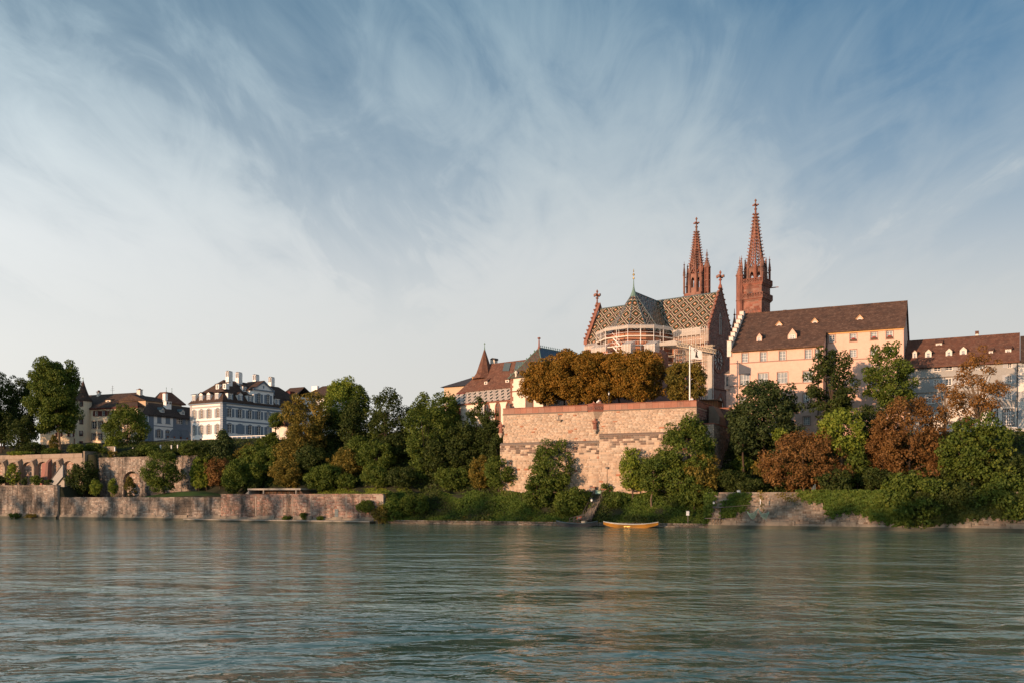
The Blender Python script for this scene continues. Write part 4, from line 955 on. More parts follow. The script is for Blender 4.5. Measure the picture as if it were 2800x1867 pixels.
def gable_trim(sx, sgn):
    """coping, crockets and cross finial of one transept gable"""
    cp = MB()
    for (d0, d1) in ((DF-0.35, -0.3), (DB+0.35, -0.3)):
        z0, z1 = ZE-0.5, ZR+0.9
        cp.prism([(sx-0.12, d0, z0), (sx-0.12, d1, z1), (sx-0.12, d1, z1+0.75), (sx-0.12, d0, z0+0.75)], (1.0 if sgn < 0 else 0.24, 0, 0))
    o = cp.build('gable_coping', 'red_sandstone', ms)
    for side in (0, 1):
        d0, d1 = (DF-0.35, -0.3) if side == 0 else (DB+0.35, -0.3)
        for i in range(9):
            t = (i+0.6)/9.5; dd, zz = lerp(d0, d1, t), lerp(ZE+0.25, ZR+1.6, t); c = MB(); q = -0.42 if side == 0 else 0.42
            c.prism([(sx-0.2, dd, zz-0.12), (sx-0.2, dd+q, zz+0.10), (sx-0.2, dd+q*1.15, zz+0.36), (sx-0.2, dd+q*0.5, zz+0.30), (sx-0.2, dd, zz+0.34)], (0.34, 0, 0)); c.build('crocket', 'red_sandstone', o)
    zt = ZR+1.6; f = MB(); dd = -0.3; sc = sx-0.1
    f.rev(sc, dd, [(0.55, zt-0.7), (0.38, zt), (0.20, zt+0.3), (0.18, zt+1.1), (0.42, zt+1.25), (0.42, zt+1.4), (0.2, zt+1.55), (0.17, zt+2.8), (0.26, zt+2.9), (0.3, zt+3.15), (0.12, zt+3.4), (0.05, zt+3.6)], 8)
    f.box(sc-0.85, sc+0.85, dd-0.2, dd+0.2, zt+1.95, zt+2.3); f.box(sc-0.2, sc+0.2, dd-0.85, dd+0.85, zt+1.953, zt+2.297)
    for k in (-0.85, 0.85): f.box(sc+k-0.13, sc+k+0.13, dd-0.25, dd+0.25, zt+1.83, zt+2.42); f.box(sc-0.25, sc+0.25, dd+k-0.13, dd+k+0.13, zt+1.833, zt+2.417)
    f.build('cross_finial', 'red_sandstone', o)
gable_trim(SR, 1); gable_trim(SL, -1)
# wheel window
wn = MB(); n = 40
for (r0, r1, dep) in ((RR-0.55, RR, -0.22), (RR-0.95, RR-0.6, -0.10)):
    for i in range(n):
        t0, t1 = 2*math.pi*i/n, 2*math.pi*(i+1)/n
        q = [(rc_[0]+r*math.cos(t), rc_[1]+r*math.sin(t)) for r, t in ((r0, t0), (r1, t0), (r1, t1), (r0, t1))]
        wn.face([gf.P(*p, dep) for p in q]); wn.face([gf.P(*q[0], dep), gf.P(*q[3], dep), gf.P(*q[3], 0.02), gf.P(*q[0], 0.02)]); wn.face([gf.P(*q[1], dep), gf.P(*q[2], dep), gf.P(*q[2], 0.02), gf.P(*q[1], 0.02)])
wo = wn.build('wheel_window', 'red_sandstone', ms)
g = MB(); g.face([gf.P(rc_[0]+(RR-0.6)*math.cos(2*math.pi*i/24), rc_[1]+(RR-0.6)*math.sin(2*math.pi*i/24), -0.015) for i in range(24)]); g.build('pane', 'glass_dark', wo)
for i in range(12):
    t = 2*math.pi*(i+0.5)/12; c, s_ = math.cos(t), math.sin(t)
    b = MB(); b.tube(gf.P(rc_[0]+0.75*c, rc_[1]+0.75*s_, -0.08), gf.P(rc_[0]+(RR-0.9)*c, rc_[1]+(RR-0.9)*s_, -0.08), 0.09, n=5); b.build('spoke', 'gable_stone', wo)
b = MB()
for i in range(16):
    t0, t1 = 2*math.pi*i/16, 2*math.pi*(i+1)/16; b.tube(gf.P(rc_[0]+0.75*math.cos(t0), rc_[1]+0.75*math.sin(t0), -0.08), gf.P(rc_[0]+0.75*math.cos(t1), rc_[1]+0.75*math.sin(t1), -0.08), 0.12, n=5)
b.build('hub', 'gable_stone', wo)
gothic(ms, gf, lw, 'gable_stone', 'glass_dark', 0.3, 1, 'lancet_window')
gothic(ms, gf, pw, 'red_sandstone', 'glass_dark', 0.8, 0, 'portal')
b = MB(); b.box(SR-0.85, SR+0.3, DF-0.1, DB+0.1, gf.z(1968, 1062)-0.2, gf.z(1968, 1062)+0.2); b.build('string_course', 'red_sandstone', ms)
# roofs
def roof_uv(mb, pts, u_of, flip=1): mb.face(pts, [u_of(p) for p in pts])
WU, WV = 3.05, 3.45; k = math.hypot(ZR-ZE, 6.4)/(ZR-ZE)
tr = MB()
uvF = lambda p: (p[0]/WU+0.25, (p[2]-ZE)*k/WV)
tr.face([(SL+0.6, DF-0.5, ZE-0.7), (SR-0.9, DF-0.5, ZE-0.7), (SR-0.9, -0.3, ZR), (SL+0.6, -0.3, ZR)], None); tr.uv[0] = [uvF(p) for p in tr.v[:4]]
tr.face([(SR-0.9, DB+0.5, ZE-0.7), (SL+0.6, DB+0.5, ZE-0.7), (SL+0.6, -0.3, ZR), (SR-0.9, -0.3, ZR)]); tr.uv[1] = [uvF(p) for p in tr.v[4:8]]
tr.build('transept_roof', 'diamond_roof', ms)
b = MB(); b.tube((SL+0.6, -0.3, ZR), (SR-0.9, -0.3, ZR), 0.16, n=6); b.build('ridge', 'lead', ms)
# choir: five sides of a decagon
CX, CD, RO = 0.5, -11.7, 6.5
dec = [(CX+RO*math.sin(math.radians(p)), CD-RO*math.cos(math.radians(p))) for p in (-90, -54, -18, 18, 54, 90)]
cw = MB(); poly = [(dec[0][0], 0)] + dec + [(dec[-1][0], 0)]
cw.prism([(a, d, MZ-1) for a, d in poly], (0, 0, 44.2-MZ+1)); cw.build('choir_wall', 'choir_stone', ms)
for i in range(5):                                              # choir windows and gallery band
    (p0, p1) = dec[i], dec[i+1]; ux, uy = p1[0]-p0[0], p1[1]-p0[1]; Ln = math.hypot(ux, uy); ux /= Ln; uy /= Ln
    class FF(Face):
        def __init__(s): s.ax = 'x'
        def P(s, a, z, dep=0.0, p0=p0, ux=ux, uy=uy): return (p0[0]+ux*a - uy*dep, p0[1]+uy*a + ux*dep, z)
        def bar(s, mb, a0, a1, z0, z1, d0, d1): mb.prism([s.P(a0, z0, d0), s.P(a1, z0, d0), s.P(a1, z1, d0), s.P(a0, z1, d0)], tuple(np.subtract(s.P(0, 0, d1), s.P(0, 0, d0))))
    ff = FF()
    gothic(ms, ff, (Ln*0.25, Ln*0.75, 30.5, 37.6), 'choir_stone', 'glass_dark', 0.3, 2)
    b = MB(); ff.bar(b, 0.05, Ln-0.05, 43.4, 43.75, -0.35, 0.01); ff.bar(b, 0.05, Ln-0.05, 39.2, 39.5, -0.3, 0.01); b.build('cornice', 'red_sandstone', ms)
    for j in range(2):
        b = MB(); c0 = Ln*(0.28+0.44*j)
        for q in range(12):
            t0, t1 = 2*math.pi*q/12, 2*math.pi*(q+1)/12; b.tube(ff.P(c0+0.6*math.cos(t0), 41.2+0.6*math.sin(t0), -0.05), ff.P(c0+0.6*math.cos(t1), 41.2+0.6*math.sin(t1), -0.05), 0.13, n=5)
        b.build('roundel', 'red_sandstone', ms)
cr = MB(); A = (CX-0.3, CD, ZR+0.4); ev = [(CX+(RO+0.5)*math.sin(math.radians(p)), CD-(RO+0.5)*math.cos(math.radians(p)), 44.0) for p in (-90, -54, -18, 18, 54, 90)]
for i in range(5):
    p, q = Vector(ev[i]), Vector(ev[i+1]); c = (p+q)/2; h = (Vector(A)-c).length; w = (q-p).length
    cr.face([ev[i], ev[i+1], A], [((-w/2)/WU, 0.0), ((w/2)/WU, 0.0), (0, h/WV)])
for (sx, e) in ((-1, ev[0]), (1, ev[-1])):
    pts = [e, (e[0], -3.0, 44.0), (A[0], -0.3, ZR), A]; hh = math.hypot(RO+0.5, ZR-44)/(ZR-44)
    cr.face(pts, [((p[1])/WU, (p[2]-44)*hh/WV) for p in pts])
cr.build('choir_roof', 'diamond_roof', ms)
b = MB(); b.tube((A[0], -0.3, ZR), A, 0.15, n=6)
for e in ev: b.tube(e, A, 0.11, n=5)
b.build('ridge', 'lead', ms)
b = MB(); z = A[2]; b.rev(A[0], A[1], [(0.95, z-1.3), (0.5, z-0.2), (0.28, z+0.5), (0.17, z+1.1), (0.11, z+1.9), (0.07, z+3.0)], 10); sp_ = b.build('spirelet', 'copper', ms)
b = MB(); b.rev(A[0], A[1], [(0.05, z+2.95), (0.26, z+3.1), (0.27, z+3.3), (0.05, z+3.45), (0.05, z+3.8), (0.30, z+4.0), (0.28, z+4.2), (0.05, z+4.4), (0.04, z+4.7), (0.14, z+4.85), (0.03, z+5.5)], 8); b.build('finial', 'gold', sp_)
# nave behind the transept
m_ = MB(); m_.box(-7, 7, DB+0.01, 37, MZ-1, 43.5); m_.box(-13, 13, DB+0.012, 36.9, MZ-1, 33); m_.build('nave_wall', 'gable_stone', ms)
nr = MB()
for sx in (-1, 1):
    pts = [(7.6*sx, 5.9, 43.2), (7.6*sx, 37, 43.2), (0, 37, 52.5), (0, 5.9, 52.5)]; nr.face(pts, [(p[1]/WU, (p[2]-43)*1.3/WV) for p in pts])
nr.build('nave_roof', 'diamond_roof', ms)
b = MB(); px_ = gf.a(1996); b.rev(SR+0.4, DB+0.8, [(0.8, 38), (0.8, 45.0), (1.0, 45.1), (0.9, 45.6), (0.3, 48.2), (0.12, 49.3), (0.32, 49.5), (0.1, 49.8), (0.05, 51)], 8); b.build('pinnacle', 'red_sandstone', ms)
# buttress piers of the choir
for (px, yt, yb, dd, w) in ((1708, 945, 985, -23.2, 0.75), (1798, 952, 1010, -19.5, 1.15)):
    f = Face(MF, 'd', dd); a, zt_ = f.a(px), f.z(px, yt)
    b = MB(); b.prism([(a-w, dd, MZ-1), (a+w, dd, MZ-1), (a+w, dd, zt_-1.2), (a, dd, zt_), (a-w, dd, zt_-1.2)], (0, 3.0, 0)); b.build('buttress', 'tower_stone', ms)

# ---- towers
def spire_tower(sc, dc, a, z_sq, z_oct, z_sp, z_tip, orient, turret, galleries, m='tower_stone'):
    """square shaft, open octagon, openwork spire with crockets"""
    h = a/2
    b = MB(); b.box(sc-h, sc+h, dc-h, dc+h, MZ-1, z_sq); sh_ = b.build('tower_shaft', m, ms)
    f1, f2 = Face(MF, 'd', dc-h), Face(MF, 's', sc+h)
    stonework(ms, f1, sc-h+0.05, sc+h-0.05, z_sq-16, z_sq-0.3, 0.62, 1.25, m, 60, int(sc*10)+500, name='ashlar', proud=0.035, gap=0.02)
    stonework(ms, f2, dc-h+0.05, dc+h-0.05, z_sq-16, z_sq-0.3, 0.62, 1.25, m, 60, int(sc*10)+600, name='ashlar', proud=0.035, gap=0.02)
    for (zg, ov) in galleries:
        g = MB()
        for k in range(3): o_ = ov*(0.4+0.3*k); g.box(sc-h-o_, sc+h+o_, dc-h-o_, dc+h+o_, zg-0.75+0.25*k, zg-0.505+0.25*k)
        go = g.build('gallery', m, ms)
        r = MB(); q = h+ov*0.9
        for (p0, p1) in (((-q, -q), (q, -q)), ((q, -q), (q, q)), ((q, q), (-q, q)), ((-q, q), (-q, -q))):
            r.tube((sc+p0[0], dc+p0[1], zg+1.15), (sc+p1[0], dc+p1[1], zg+1.15), 0.13, n=5); r.tube((sc+p0[0], dc+p0[1], zg+0.1), (sc+p1[0], dc+p1[1], zg+0.1), 0.12, n=5)
            nn = 9
            for i in range(nn):
                t0, t1 = i/nn, (i+1)/nn; A0 = (sc+lerp(p0[0], p1[0], t0), dc+lerp(p0[1], p1[1], t0)); A1 = (sc+lerp(p0[0], p1[0], t1), dc+lerp(p0[1], p1[1], t1))
                r.tube((*A0, zg), (*A0, zg+1.15), 0.1, n=4); r.tube((*A0, zg+0.1), (*A1, zg+1.1), 0.07, n=4); r.tube((*A0, zg+1.1), (*A1, zg+0.1), 0.07, n=4)
        r.build('balustrade', m, go)
    # octagon stage: corner piers, arched heads, tracery gables
    R = h*0.94; cor = [(sc+R*math.cos(math.radians(22.5+45*i)), dc+R*math.sin(math.radians(22.5+45*i))) for i in range(8)]
    for i in range(8):
        p, q = cor[i], cor[(i+1) % 8]; b = MB()
        b.rev(p[0], p[1], [(0.5, z_sq-0.2), (0.5, z_oct-2.2), (0.42, z_oct-2.0), (0.38, z_oct)], 6); b.rev(p[0], p[1], [(0.44, z_oct), (0.30, z_oct+0.6), (0.16, z_oct+2.4), (0.26, z_oct+2.55), (0.08, z_oct+2.8), (0.04, z_oct+3.3)], 6)
        b.build('pier', m, ms)
        ux, uy = q[0]-p[0], q[1]-p[1]; Ln = math.hypot(ux, uy); ux /= Ln; uy /= Ln; nx, ny = uy, -ux
        P = lambda t, z, o=0.0: (p[0]+ux*t+nx*o, p[1]+uy*t+ny*o, z)
        w0, w1 = Ln*0.27, Ln*0.73; zb, zt_ = z_sq+1.5, z_oct-0.5
        arch_ = pointed(w0, w1, zb, zt_-0.6, 5)
        outer = [(0.2, z_sq), (Ln-0.2, z_sq), (Ln-0.2, z_oct), (Ln*0.5, z_oct+1.3), (0.2, z_oct)]
        # wall panel as strips either side of the opening
        b = MB()
        vec = (-nx*0.35, -ny*0.35, 0)
        b.prism([P(0.2, z_sq), P(w0, z_sq), P(w0, z_oct), P(0.2, z_oct)], vec); b.prism([P(w1, z_sq), P(Ln-0.2, z_sq), P(Ln-0.2, z_oct), P(w1, z_oct)], vec)
        b.prism([P(w0, z_sq), P(w1, z_sq), P(w1, zb), P(w0, zb)], vec)
        ht = [pt for pt in arch_[2:]]
        b.prism([P(w1, z_oct), P(w1, ht[0][1])] + [P(*pt) for pt in ht[1:-1]] + [P(w0, ht[-1][1]), P(w0, z_oct)], vec)
        b.build('panel', m, ms)
        b = MB()
        b.tube(P(0.1, z_oct-0.2, 0.16), P(Ln*0.5, z_oct+1.6, 0.16), 0.12, n=4); b.tube(P(Ln-0.1, z_oct-0.2, 0.16), P(Ln*0.5, z_oct+1.6, 0.16), 0.12, n=4)
        for t in (0.06, 0.94): b.tube(P(Ln*t, z_sq+0.2, 0.1), P(Ln*t, z_oct, 0.1), 0.09, n=4)
        b.tube(P(Ln/2, zb, -0.15), P(Ln/2, zt_-1.4, -0.15), 0.06, n=4); b.tube(P(0.2, z_oct-0.1, 0.05), P(Ln-0.2, z_oct-0.1, 0.05), 0.14, n=4)
        b.build('tracery', m, ms)
    # spire: ribs, rings, tracery, solid top
    R0 = h*0.74; zs0 = z_sp; zt0 = z_tip-4.2
    sb = MB()
    def rad(z): return R0*max(0.0, 1-(z-zs0)/(zt0-zs0))**1.06*0.94 + 0.30
    def pt(i, z, e=0.0): r = rad(z)+e; t = math.radians(22.5+45*i); return (sc+r*math.cos(t), dc+r*math.sin(t), z)
    nz = 16; lev = [zs0+(zt0-zs0)*j/nz for j in range(nz+1)]
    for i in range(8):
        for j in range(nz): sb.tube(pt(i, lev[j]), pt(i, lev[j+1]), 0.20-0.006*j, 0.20-0.006*(j+1), 5)
    for j in range(nz):
        for i in range(8):
            sb.tube(pt(i, lev[j]), pt(i+1, lev[j]), 0.11, n=4)
            if j < 9:
                mid = tuple((x+y)/2 for x, y in zip(pt(i, lev[j]), pt(i+1, lev[j]))); mid2 = tuple((x+y)/2 for x, y in zip(pt(i, lev[j+1]), pt(i+1, lev[j+1])))
                sb.tube(mid, mid2, 0.13, n=4); sb.tube(pt(i, lev[j]), mid2, 0.085, n=4); sb.tube(pt(i+1, lev[j]), mid2, 0.085, n=4)
            else:
                sb.face([pt(i, lev[j]), pt(i+1, lev[j]), pt(i+1, lev[j+1]), pt(i, lev[j+1])])
    so = sb.build('spire', m, ms)
    for i in range(8):
        for j in range(1, nz+1):
            z = lev[j]-0.2; ck = MB(); p, q = Vector(pt(i, z, 0.12)), Vector(pt(i, z+0.22, 0.62)); ck.tube(p, q, 0.14, 0.17, 4); ck.build('crocket', m, so)
    b = MB(); z = zt0
    b.rev(sc, dc, [(0.32, z), (0.26, z+1.2), (0.45, z+1.35), (0.45, z+1.5), (0.22, z+1.65), (0.19, z+2.5)], 8)
    b.box(sc-0.9, sc+0.9, dc-0.2, dc+0.2, z+2.4, z+2.72); b.box(sc-0.2, sc+0.2, dc-0.9, dc+0.9, z+2.403, z+2.717)
    b.rev(sc, dc, [(0.2, z+2.72), (0.15, z+3.5), (0.3, z+3.65), (0.34, z+3.9), (0.15, z+4.1), (0.05, z+4.3)], 8); b.build('finial', m, so)
    # pinnacles on the four corners of the square
    for (x, y) in ((-1, -1), (1, -1), (1, 1), (-1, 1)):
        b = MB(); b.rev(sc+x*h*0.96, dc+y*h*0.96, [(0.34, z_sq), (0.34, z_oct-0.4), (0.48, z_oct-0.3), (0.40, z_oct+0.1), (0.12, z_oct+2.6), (0.3, z_oct+2.75), (0.08, z_oct+3.0), (0.04, z_oct+3.7)], 6)
        for t in (0.2, 0.5, 0.8):
            zz = lerp(z_oct, z_oct+2.6, t); b.box(sc+x*h*0.96-0.42*(1.15-t), sc+x*h*0.96+0.42*(1.15-t), dc+y*h*0.96-0.06, dc+y*h*0.96+0.06, zz, zz+0.12)
        b.tube((sc+x*h*0.96, dc+y*h*0.96, z_oct-1.2), (sc+x*h*0.72, dc+y*h*0.72, z_oct-0.5), 0.13, n=4); b.tube((sc+x*h*0.96, dc+y*h*0.96, z_oct-4), (sc+x*h*0.72, dc+y*h*0.72, z_oct-3.2), 0.11, n=4)
        b.build('pinnacle', m, ms)
    ts, td, tw, ztop, opn = turret
    b = MB()
    if not opn:
        b.rev(ts, td, [(tw, MZ-1), (tw, ztop-0.2)], 8, math.radians(22.5)); 
        for z in (z_sq-12, z_sq-8.2, z_sq-4.4): b.rev(ts, td, [(tw+0.12, z), (tw+0.12, z+0.25)], 8, math.radians(22.5))
        to = b.build('stair_turret', m, ms)
    else:
        for i in range(6):
            t = 2*math.pi*i/6+0.3; b.tube((ts+tw*0.9*math.cos(t), td+tw*0.9*math.sin(t), z_sq-8), (ts+tw*0.9*math.cos(t), td+tw*0.9*math.sin(t), ztop), 0.2, n=5)
        b.rev(ts, td, [(tw, z_sq-8), (tw, z_sq-0.5), (tw*0.3, z_sq-0.4)], 8); 
        for z in (z_sq+1.2, z_sq+3.2, z_sq+5.0, ztop-0.3): b.rev(ts, td, [(tw, z), (tw, z+0.35)], 8)
        b.rev(ts, td, [(tw*0.35, z_sq-0.6), (tw*0.35, ztop-1.8)], 6)
        for i in range(3): t = 2*math.pi*i/3+0.3; b.prism([(ts+tw*0.85*math.cos(t), td+tw*0.85*math.sin(t), z_sq), (ts+tw*0.85*math.cos(t+1.05), td+tw*0.85*math.sin(t+1.05), z_sq), (ts+tw*0.85*math.cos(t+1.05), td+tw*0.85*math.sin(t+1.05), ztop), (ts+tw*0.85*math.cos(t), td+tw*0.85*math.sin(t), ztop)], (0.02, 0.02, 0))
        to = b.build('stair_turret', m, ms)
    c = MB(); c.rev(ts, td, [(tw+0.18, ztop-0.2), (tw+0.18, ztop+0.05), (tw, ztop+0.2), (tw*0.45, ztop+1.7), (0.16, ztop+2.9), (0.14, ztop+3.8), (0.32, ztop+4.0), (0.1, ztop+4.25), (0.05, ztop+5.2)], 8, math.radians(22.5))
    for k in (0.35, 0.6, 0.85):
        for i in range(8): t = math.radians(22.5+45*i); r = lerp(tw, 0.3, k); z = lerp(ztop+0.2, ztop+2.7, k); c.tube((ts+r*math.cos(t), td+r*math.sin(t), z), (ts+(r+0.22)*math.cos(t), td+(r+0.22)*math.sin(t), z+0.12), 0.07, n=4)
    c.box(ts-0.42, ts+0.42, td-0.1, td+0.1, ztop+3.35, ztop+3.55); c.box(ts-0.1, ts+0.1, td-0.42, td+0.42, ztop+3.353, ztop+3.547); c.build('cap', m, to)
gz = lambda y: CAM_H + (HOR-y)*265/FOC
gt = (9.05, 40.1)
spire_tower(gt[0], gt[1], 6.0, gz(782), gz(737), gz(734), gz(545), 0, (MF.S(2023, 36.9), 36.9, 1.0, gz(755), False), [(gz(820), 0.55), (gz(780), 0.5)])
mz = lambda y: CAM_H + (HOR-y)*276/FOC
spire_tower(-9.05, 40.1, 5.4, mz(805), mz(752), mz(748), mz(595), 0, (MF.S(1933, 39.5), 39.5, 0.95, mz(737), True), [(mz(824), 0.3)])
# arched bell windows of the right tower, gargoyle
f1, f2 = Face(MF, 'd', gt[1]-3.0), Face(MF, 's', gt[0]+3.0)
gothic(ms, f1, f1.rect(2048, 2055, 846, 872), 'red_sandstone', 'glass_dark', 0.35, 1, 'bell_window'); gothic(ms, f2, f2.rect(2092, 2097, 842, 870), 'red_sandstone', 'glass_dark', 0.35, 1, 'bell_window')
b = MB(); b.tube((gt[0]+3.0, gt[1]+2.8, gz(787)), (gt[0]+5.2, gt[1]+3.6, gz(786)), 0.18, 0.12, 5); b.build('gargoyle', 'tower_stone', ms)
fr_ = f1.rect(2048, 2057, 800, 806)
b = MB(); f1.bar(b, fr_[0], fr_[1], fr_[2], fr_[3], -0.05, 0.02); b.build('slit_window', 'glass_dark', ms)

# ================================================================ SCAFFOLD round the choir and transept
sc = thing('scaffolding', MF, 0, -20, MZ, 'white scaffolding with tarpaulins and netting wrapped round the minster choir', 'scaffolding')
RS = 9.7; ang = [-90, -54, -18, 18, 54, 90]
def ring(R, p): return (CX+0.5+R*math.sin(math.radians(p)), CD-R*math.cos(math.radians(p)))
lv = [35.6, 37.7, 39.9, 42.0]; zt_ = 44.6
for i in range(5):
    p0, p1 = ring(RS, ang[i]), ring(RS, ang[i+1]); r0, r1 = ring(RS-1.1, ang[i]), ring(RS-1.1, ang[i+1])
    for j in range(4):
        t = j/4
        for (a, b_) in ((p0, p1), (r0, r1)):
            if a is r0 and j != 2: continue
            if a is p0 and j in (1, 3): continue
            x, y = lerp(a[0], b_[0], t), lerp(a[1], b_[1], t); m_ = MB(); m_.tube((x, y, MZ), (x, y, zt_+0.1), 0.06, n=5); m_.build('pole', 'pole_white', sc)
    for z in lv:
        m_ = MB(); m_.prism([(p0[0], p0[1], z), (p1[0], p1[1], z), (r1[0], r1[1], z), (r0[0], r0[1], z)], (0, 0, 0.14)); m_.build('deck', 'plank', sc)
        m_ = MB()
        m_.tube((*p0, z+1.0), (*p1, z+1.0), 0.035, n=4)
        m_.prism([(*p0, z+0.145), (*p1, z+0.145), (*p1, z+0.26), (*p0, z+0.26)], (0.03, 0.03, 0)); m_.build('guard_rail', 'pole_white', sc)
    q0, q1 = ring(RS-0.9, ang[i]), ring(RS-0.9, ang[i+1]); e0, e1 = ring(RS+0.12, ang[i]), ring(RS+0.12, ang[i+1])
    m_ = MB(); m_.face([(*e0, zt_-0.75), (*e1, zt_-0.75), (*e1, zt_-0.1), (*e0, zt_-0.1)]); m_.face([(*e0, zt_-0.1), (*e1, zt_-0.1), (*q1, zt_+0.35), (*q0, zt_+0.35)]); m_.build('tarpaulin', 'tarp', sc)
# stair flights on the river side
fsd = Face(MF, 'd', ring(RS+0.9, -30)[1])
for (x0, y0, x1, y1) in ((1674, 921, 1694, 941), (1674, 945, 1694, 965)):
    a0, a1 = fsd.a(x0), fsd.a(x1); z0, z1 = fsd.z(x0, y0), fsd.z(x1, y1); m_ = MB()
    m_.prism([(a0, fsd.c, z0), (a1, fsd.c, z1), (a1, fsd.c, z1-0.3), (a0, fsd.c, z0-0.3)], (0, 0.08, 0)); m_.tube((a0, fsd.c, z0+0.9), (a1, fsd.c, z1+0.9), 0.05, n=4)
    for i in range(8): t = (i+0.5)/8; m_.box(lerp(a0, a1, t)-0.14, lerp(a0, a1, t)+0.14, fsd.c, fsd.c+0.8, lerp(z0, z1, t)-0.05, lerp(z0, z1, t))
    m_.build('stair_flight', 'pole_white', sc)
# tarpaulin boxes over the flying buttresses
def tbox(x0, x1, y0, y1, dd, depth, m='tarp', slope=0.5):
    f = Face(MF, 'd', dd); a0, a1, z0, z1 = f.rect(x0, x1, y0, y1); m_ = MB()
    m_.face([(a0, dd, z0), (a1, dd, z0), (a1, dd, z1-slope), (a0, dd, z1-slope)]); m_.face([(a0, dd, z1-slope), (a1, dd, z1-slope), (a1, dd+depth, z1+slope), (a0, dd+depth, z1+slope)])
    m_.face([(a1, dd, z0), (a1, dd+depth, z0), (a1, dd+depth, z1+slope), (a1, dd, z1-slope)]); m_.face([(a0, dd, z0), (a0, dd+depth, z0), (a0, dd+depth, z1+slope), (a0, dd, z1-slope)])
    o = m_.build('tarpaulin', m, sc); k = MB()
    for i in range(4): a = lerp(a0, a1, i/3); k.tube((a, dd-0.03, z0), (a, dd-0.03, z1-slope), 0.05, n=4); k.tube((a, dd-0.03, z1-slope+0.03), (a, dd+depth, z1+slope+0.03), 0.05, n=4)
    k.build('frame', 'pole_white', o)
tbox(1700, 1724, 935, 966, -23.6, 2.2); tbox(1763, 1790, 935, 962, -23.2, 2.2)
tbox(1617, 1656, 944, 962, -21.5, 2.0); tbox(1598, 1636, 940, 955, -9.0, 1.8)
gr_ = Face(MF, 'd', -23.9); g0, g1, gz0, gz1 = gr_.rect(1764, 1779, 957, 964); m_ = MB(); m_.prism([(g0, -23.9, gz0), (g1, -23.9, gz0+0.1), (g1-0.2, -23.9, gz1), (g0+0.5, -23.9, gz1-0.1)], (0, 0.5, 0)); m_.build('green_sheet', 'net_green', sc)
# transept side: poles, decks, sheet and net
ft = Face(MF, 'd', -8.2); a0, a1 = ft.a(1843), SR-0.3
for i in range(8):
    for dd in (-8.2, -7.1):
        a = lerp(a0, a1, i/7); m_ = MB(); m_.tube((a, dd, MZ), (a, dd, ft.z(1880, 897)), 0.07, n=5); m_.build('pole', 'pole_white', sc)
for z in np.arange(24.5, 44, 2.05):
    m_ = MB(); m_.box(a0, a1, -8.2, -7.1, z, z+0.12); m_.build('deck', 'plank', sc)
    m_ = MB(); m_.tube((a0, -8.25, z+1.0), (a1, -8.25, z+1.0), 0.05, n=4); m_.build('guard_rail', 'pole_white', sc)
def sheet(f, x0, x1, y0, y1, m, off=0.0, nm='netting', wob=0.06):
    A0, A1, Z0, Z1 = f.rect(x0, x1, y0, y1); m_ = MB(); nu, nv = 10, 8
    for i in range(nu):
        for j in range(nv):
            q = []
            for (p, r) in ((i, j), (i+1, j), (i+1, j+1), (i, j+1)):
                a_, z_ = lerp(A0, A1, p/nu), lerp(Z0, Z1, r/nv); q.append((a_, f.c-0.12-off+wob*math.sin(a_*2.3+z_*1.1), z_))
            m_.face(q)
    return m_.build(nm, m, sc)
sheet(ft, 1841, 1915, 899, 919, 'tarp', 0.05, 'tarpaulin'); sheet(ft, 1916, 1938, 899, 935, 'netting'); sheet(ft, 1841, 1938, 920, 938, 'netting')
fn_ = Face(MF, 'd', -11.5); sheet(fn_, 1843, 1945, 950, 985, 'netting', 0, 'netting'); sheet(fn_, 1922, 1950, 972, 1092, 'netting', 0.3); sheet(fn_, 1938, 1950, 972, 1092, 'tarp', 0.5, 'tarpaulin')
for px in (1845, 1870, 1892, 1920, 1940, 1950):
    a = fn_.a(px); m_ = MB(); m_.tube((a, -11.5, MZ), (a, -11.5, fn_.z(px, 950)), 0.07, n=5); m_.build('pole', 'pole_white', sc)
for yy in (966, 990):
    m_ = MB(); z = fn_.z(1890, yy); m_.box(fn_.a(1812), fn_.a(1948), -11.5, -10.4, z, z+0.13); m_.build('deck', 'plank', sc)
# tarpaulin roof and lattice truss
fr2 = Face(MF, 'd', -15.5); p0, p1, p2 = (fr2.a(1797), fr2.z(1797, 937)), (fr2.a(1845), fr2.z(1845, 930)), (fr2.a(1852), fr2.z(1852, 934))
m_ = MB(); m_.prism([(p0[0], -15.5, p0[1]), (p1[0], -15.5, p1[1]), (p2[0], -15.5, p2[1]-0.2), (p2[0], -15.5, p2[1]-0.75), (p0[0], -15.5, p0[1]-0.75)], (0, 5.5, 0)); m_.build('tarpaulin', 'tarp', sc)
T0, T1 = (fr2.a(1850), fr2.z(1850, 935)), (fr2.a(1948), fr2.z(1948, 953))
for dd in (-15.5, -13.5):
    m_ = MB(); m_.tube((T0[0], dd, T0[1]), (T1[0], dd, T1[1]), 0.09, n=5); m_.tube((T0[0], dd, T0[1]-0.9), (T1[0], dd, T1[1]-0.9), 0.09, n=5); n = 13
    for i in range(n):
        x0, x1 = lerp(T0[0], T1[0], i/n), lerp(T0[0], T1[0], (i+0.5)/n); x2 = lerp(T0[0], T1[0], (i+1)/n); za = lambda x: lerp(T0[1], T1[1], (x-T0[0])/(T1[0]-T0[0]))
        m_.tube((x0, dd, za(x0)), (x1, dd, za(x1)-0.9), 0.055, n=4); m_.tube((x1, dd, za(x1)-0.9), (x2, dd, za(x2)), 0.055, n=4)
    m_.build('lattice_truss', 'plank', sc)
m_ = MB(); f3 = Face(MF, 'd', -12.5); X0, X1 = f3.a(1925), f3.a(1949)
for z in (f3.z(1937, 944), f3.z(1937, 956)):
    for dd in (-12.5, -11.3): m_.tube((X0, dd, z), (X1, dd, z), 0.08, n=5)
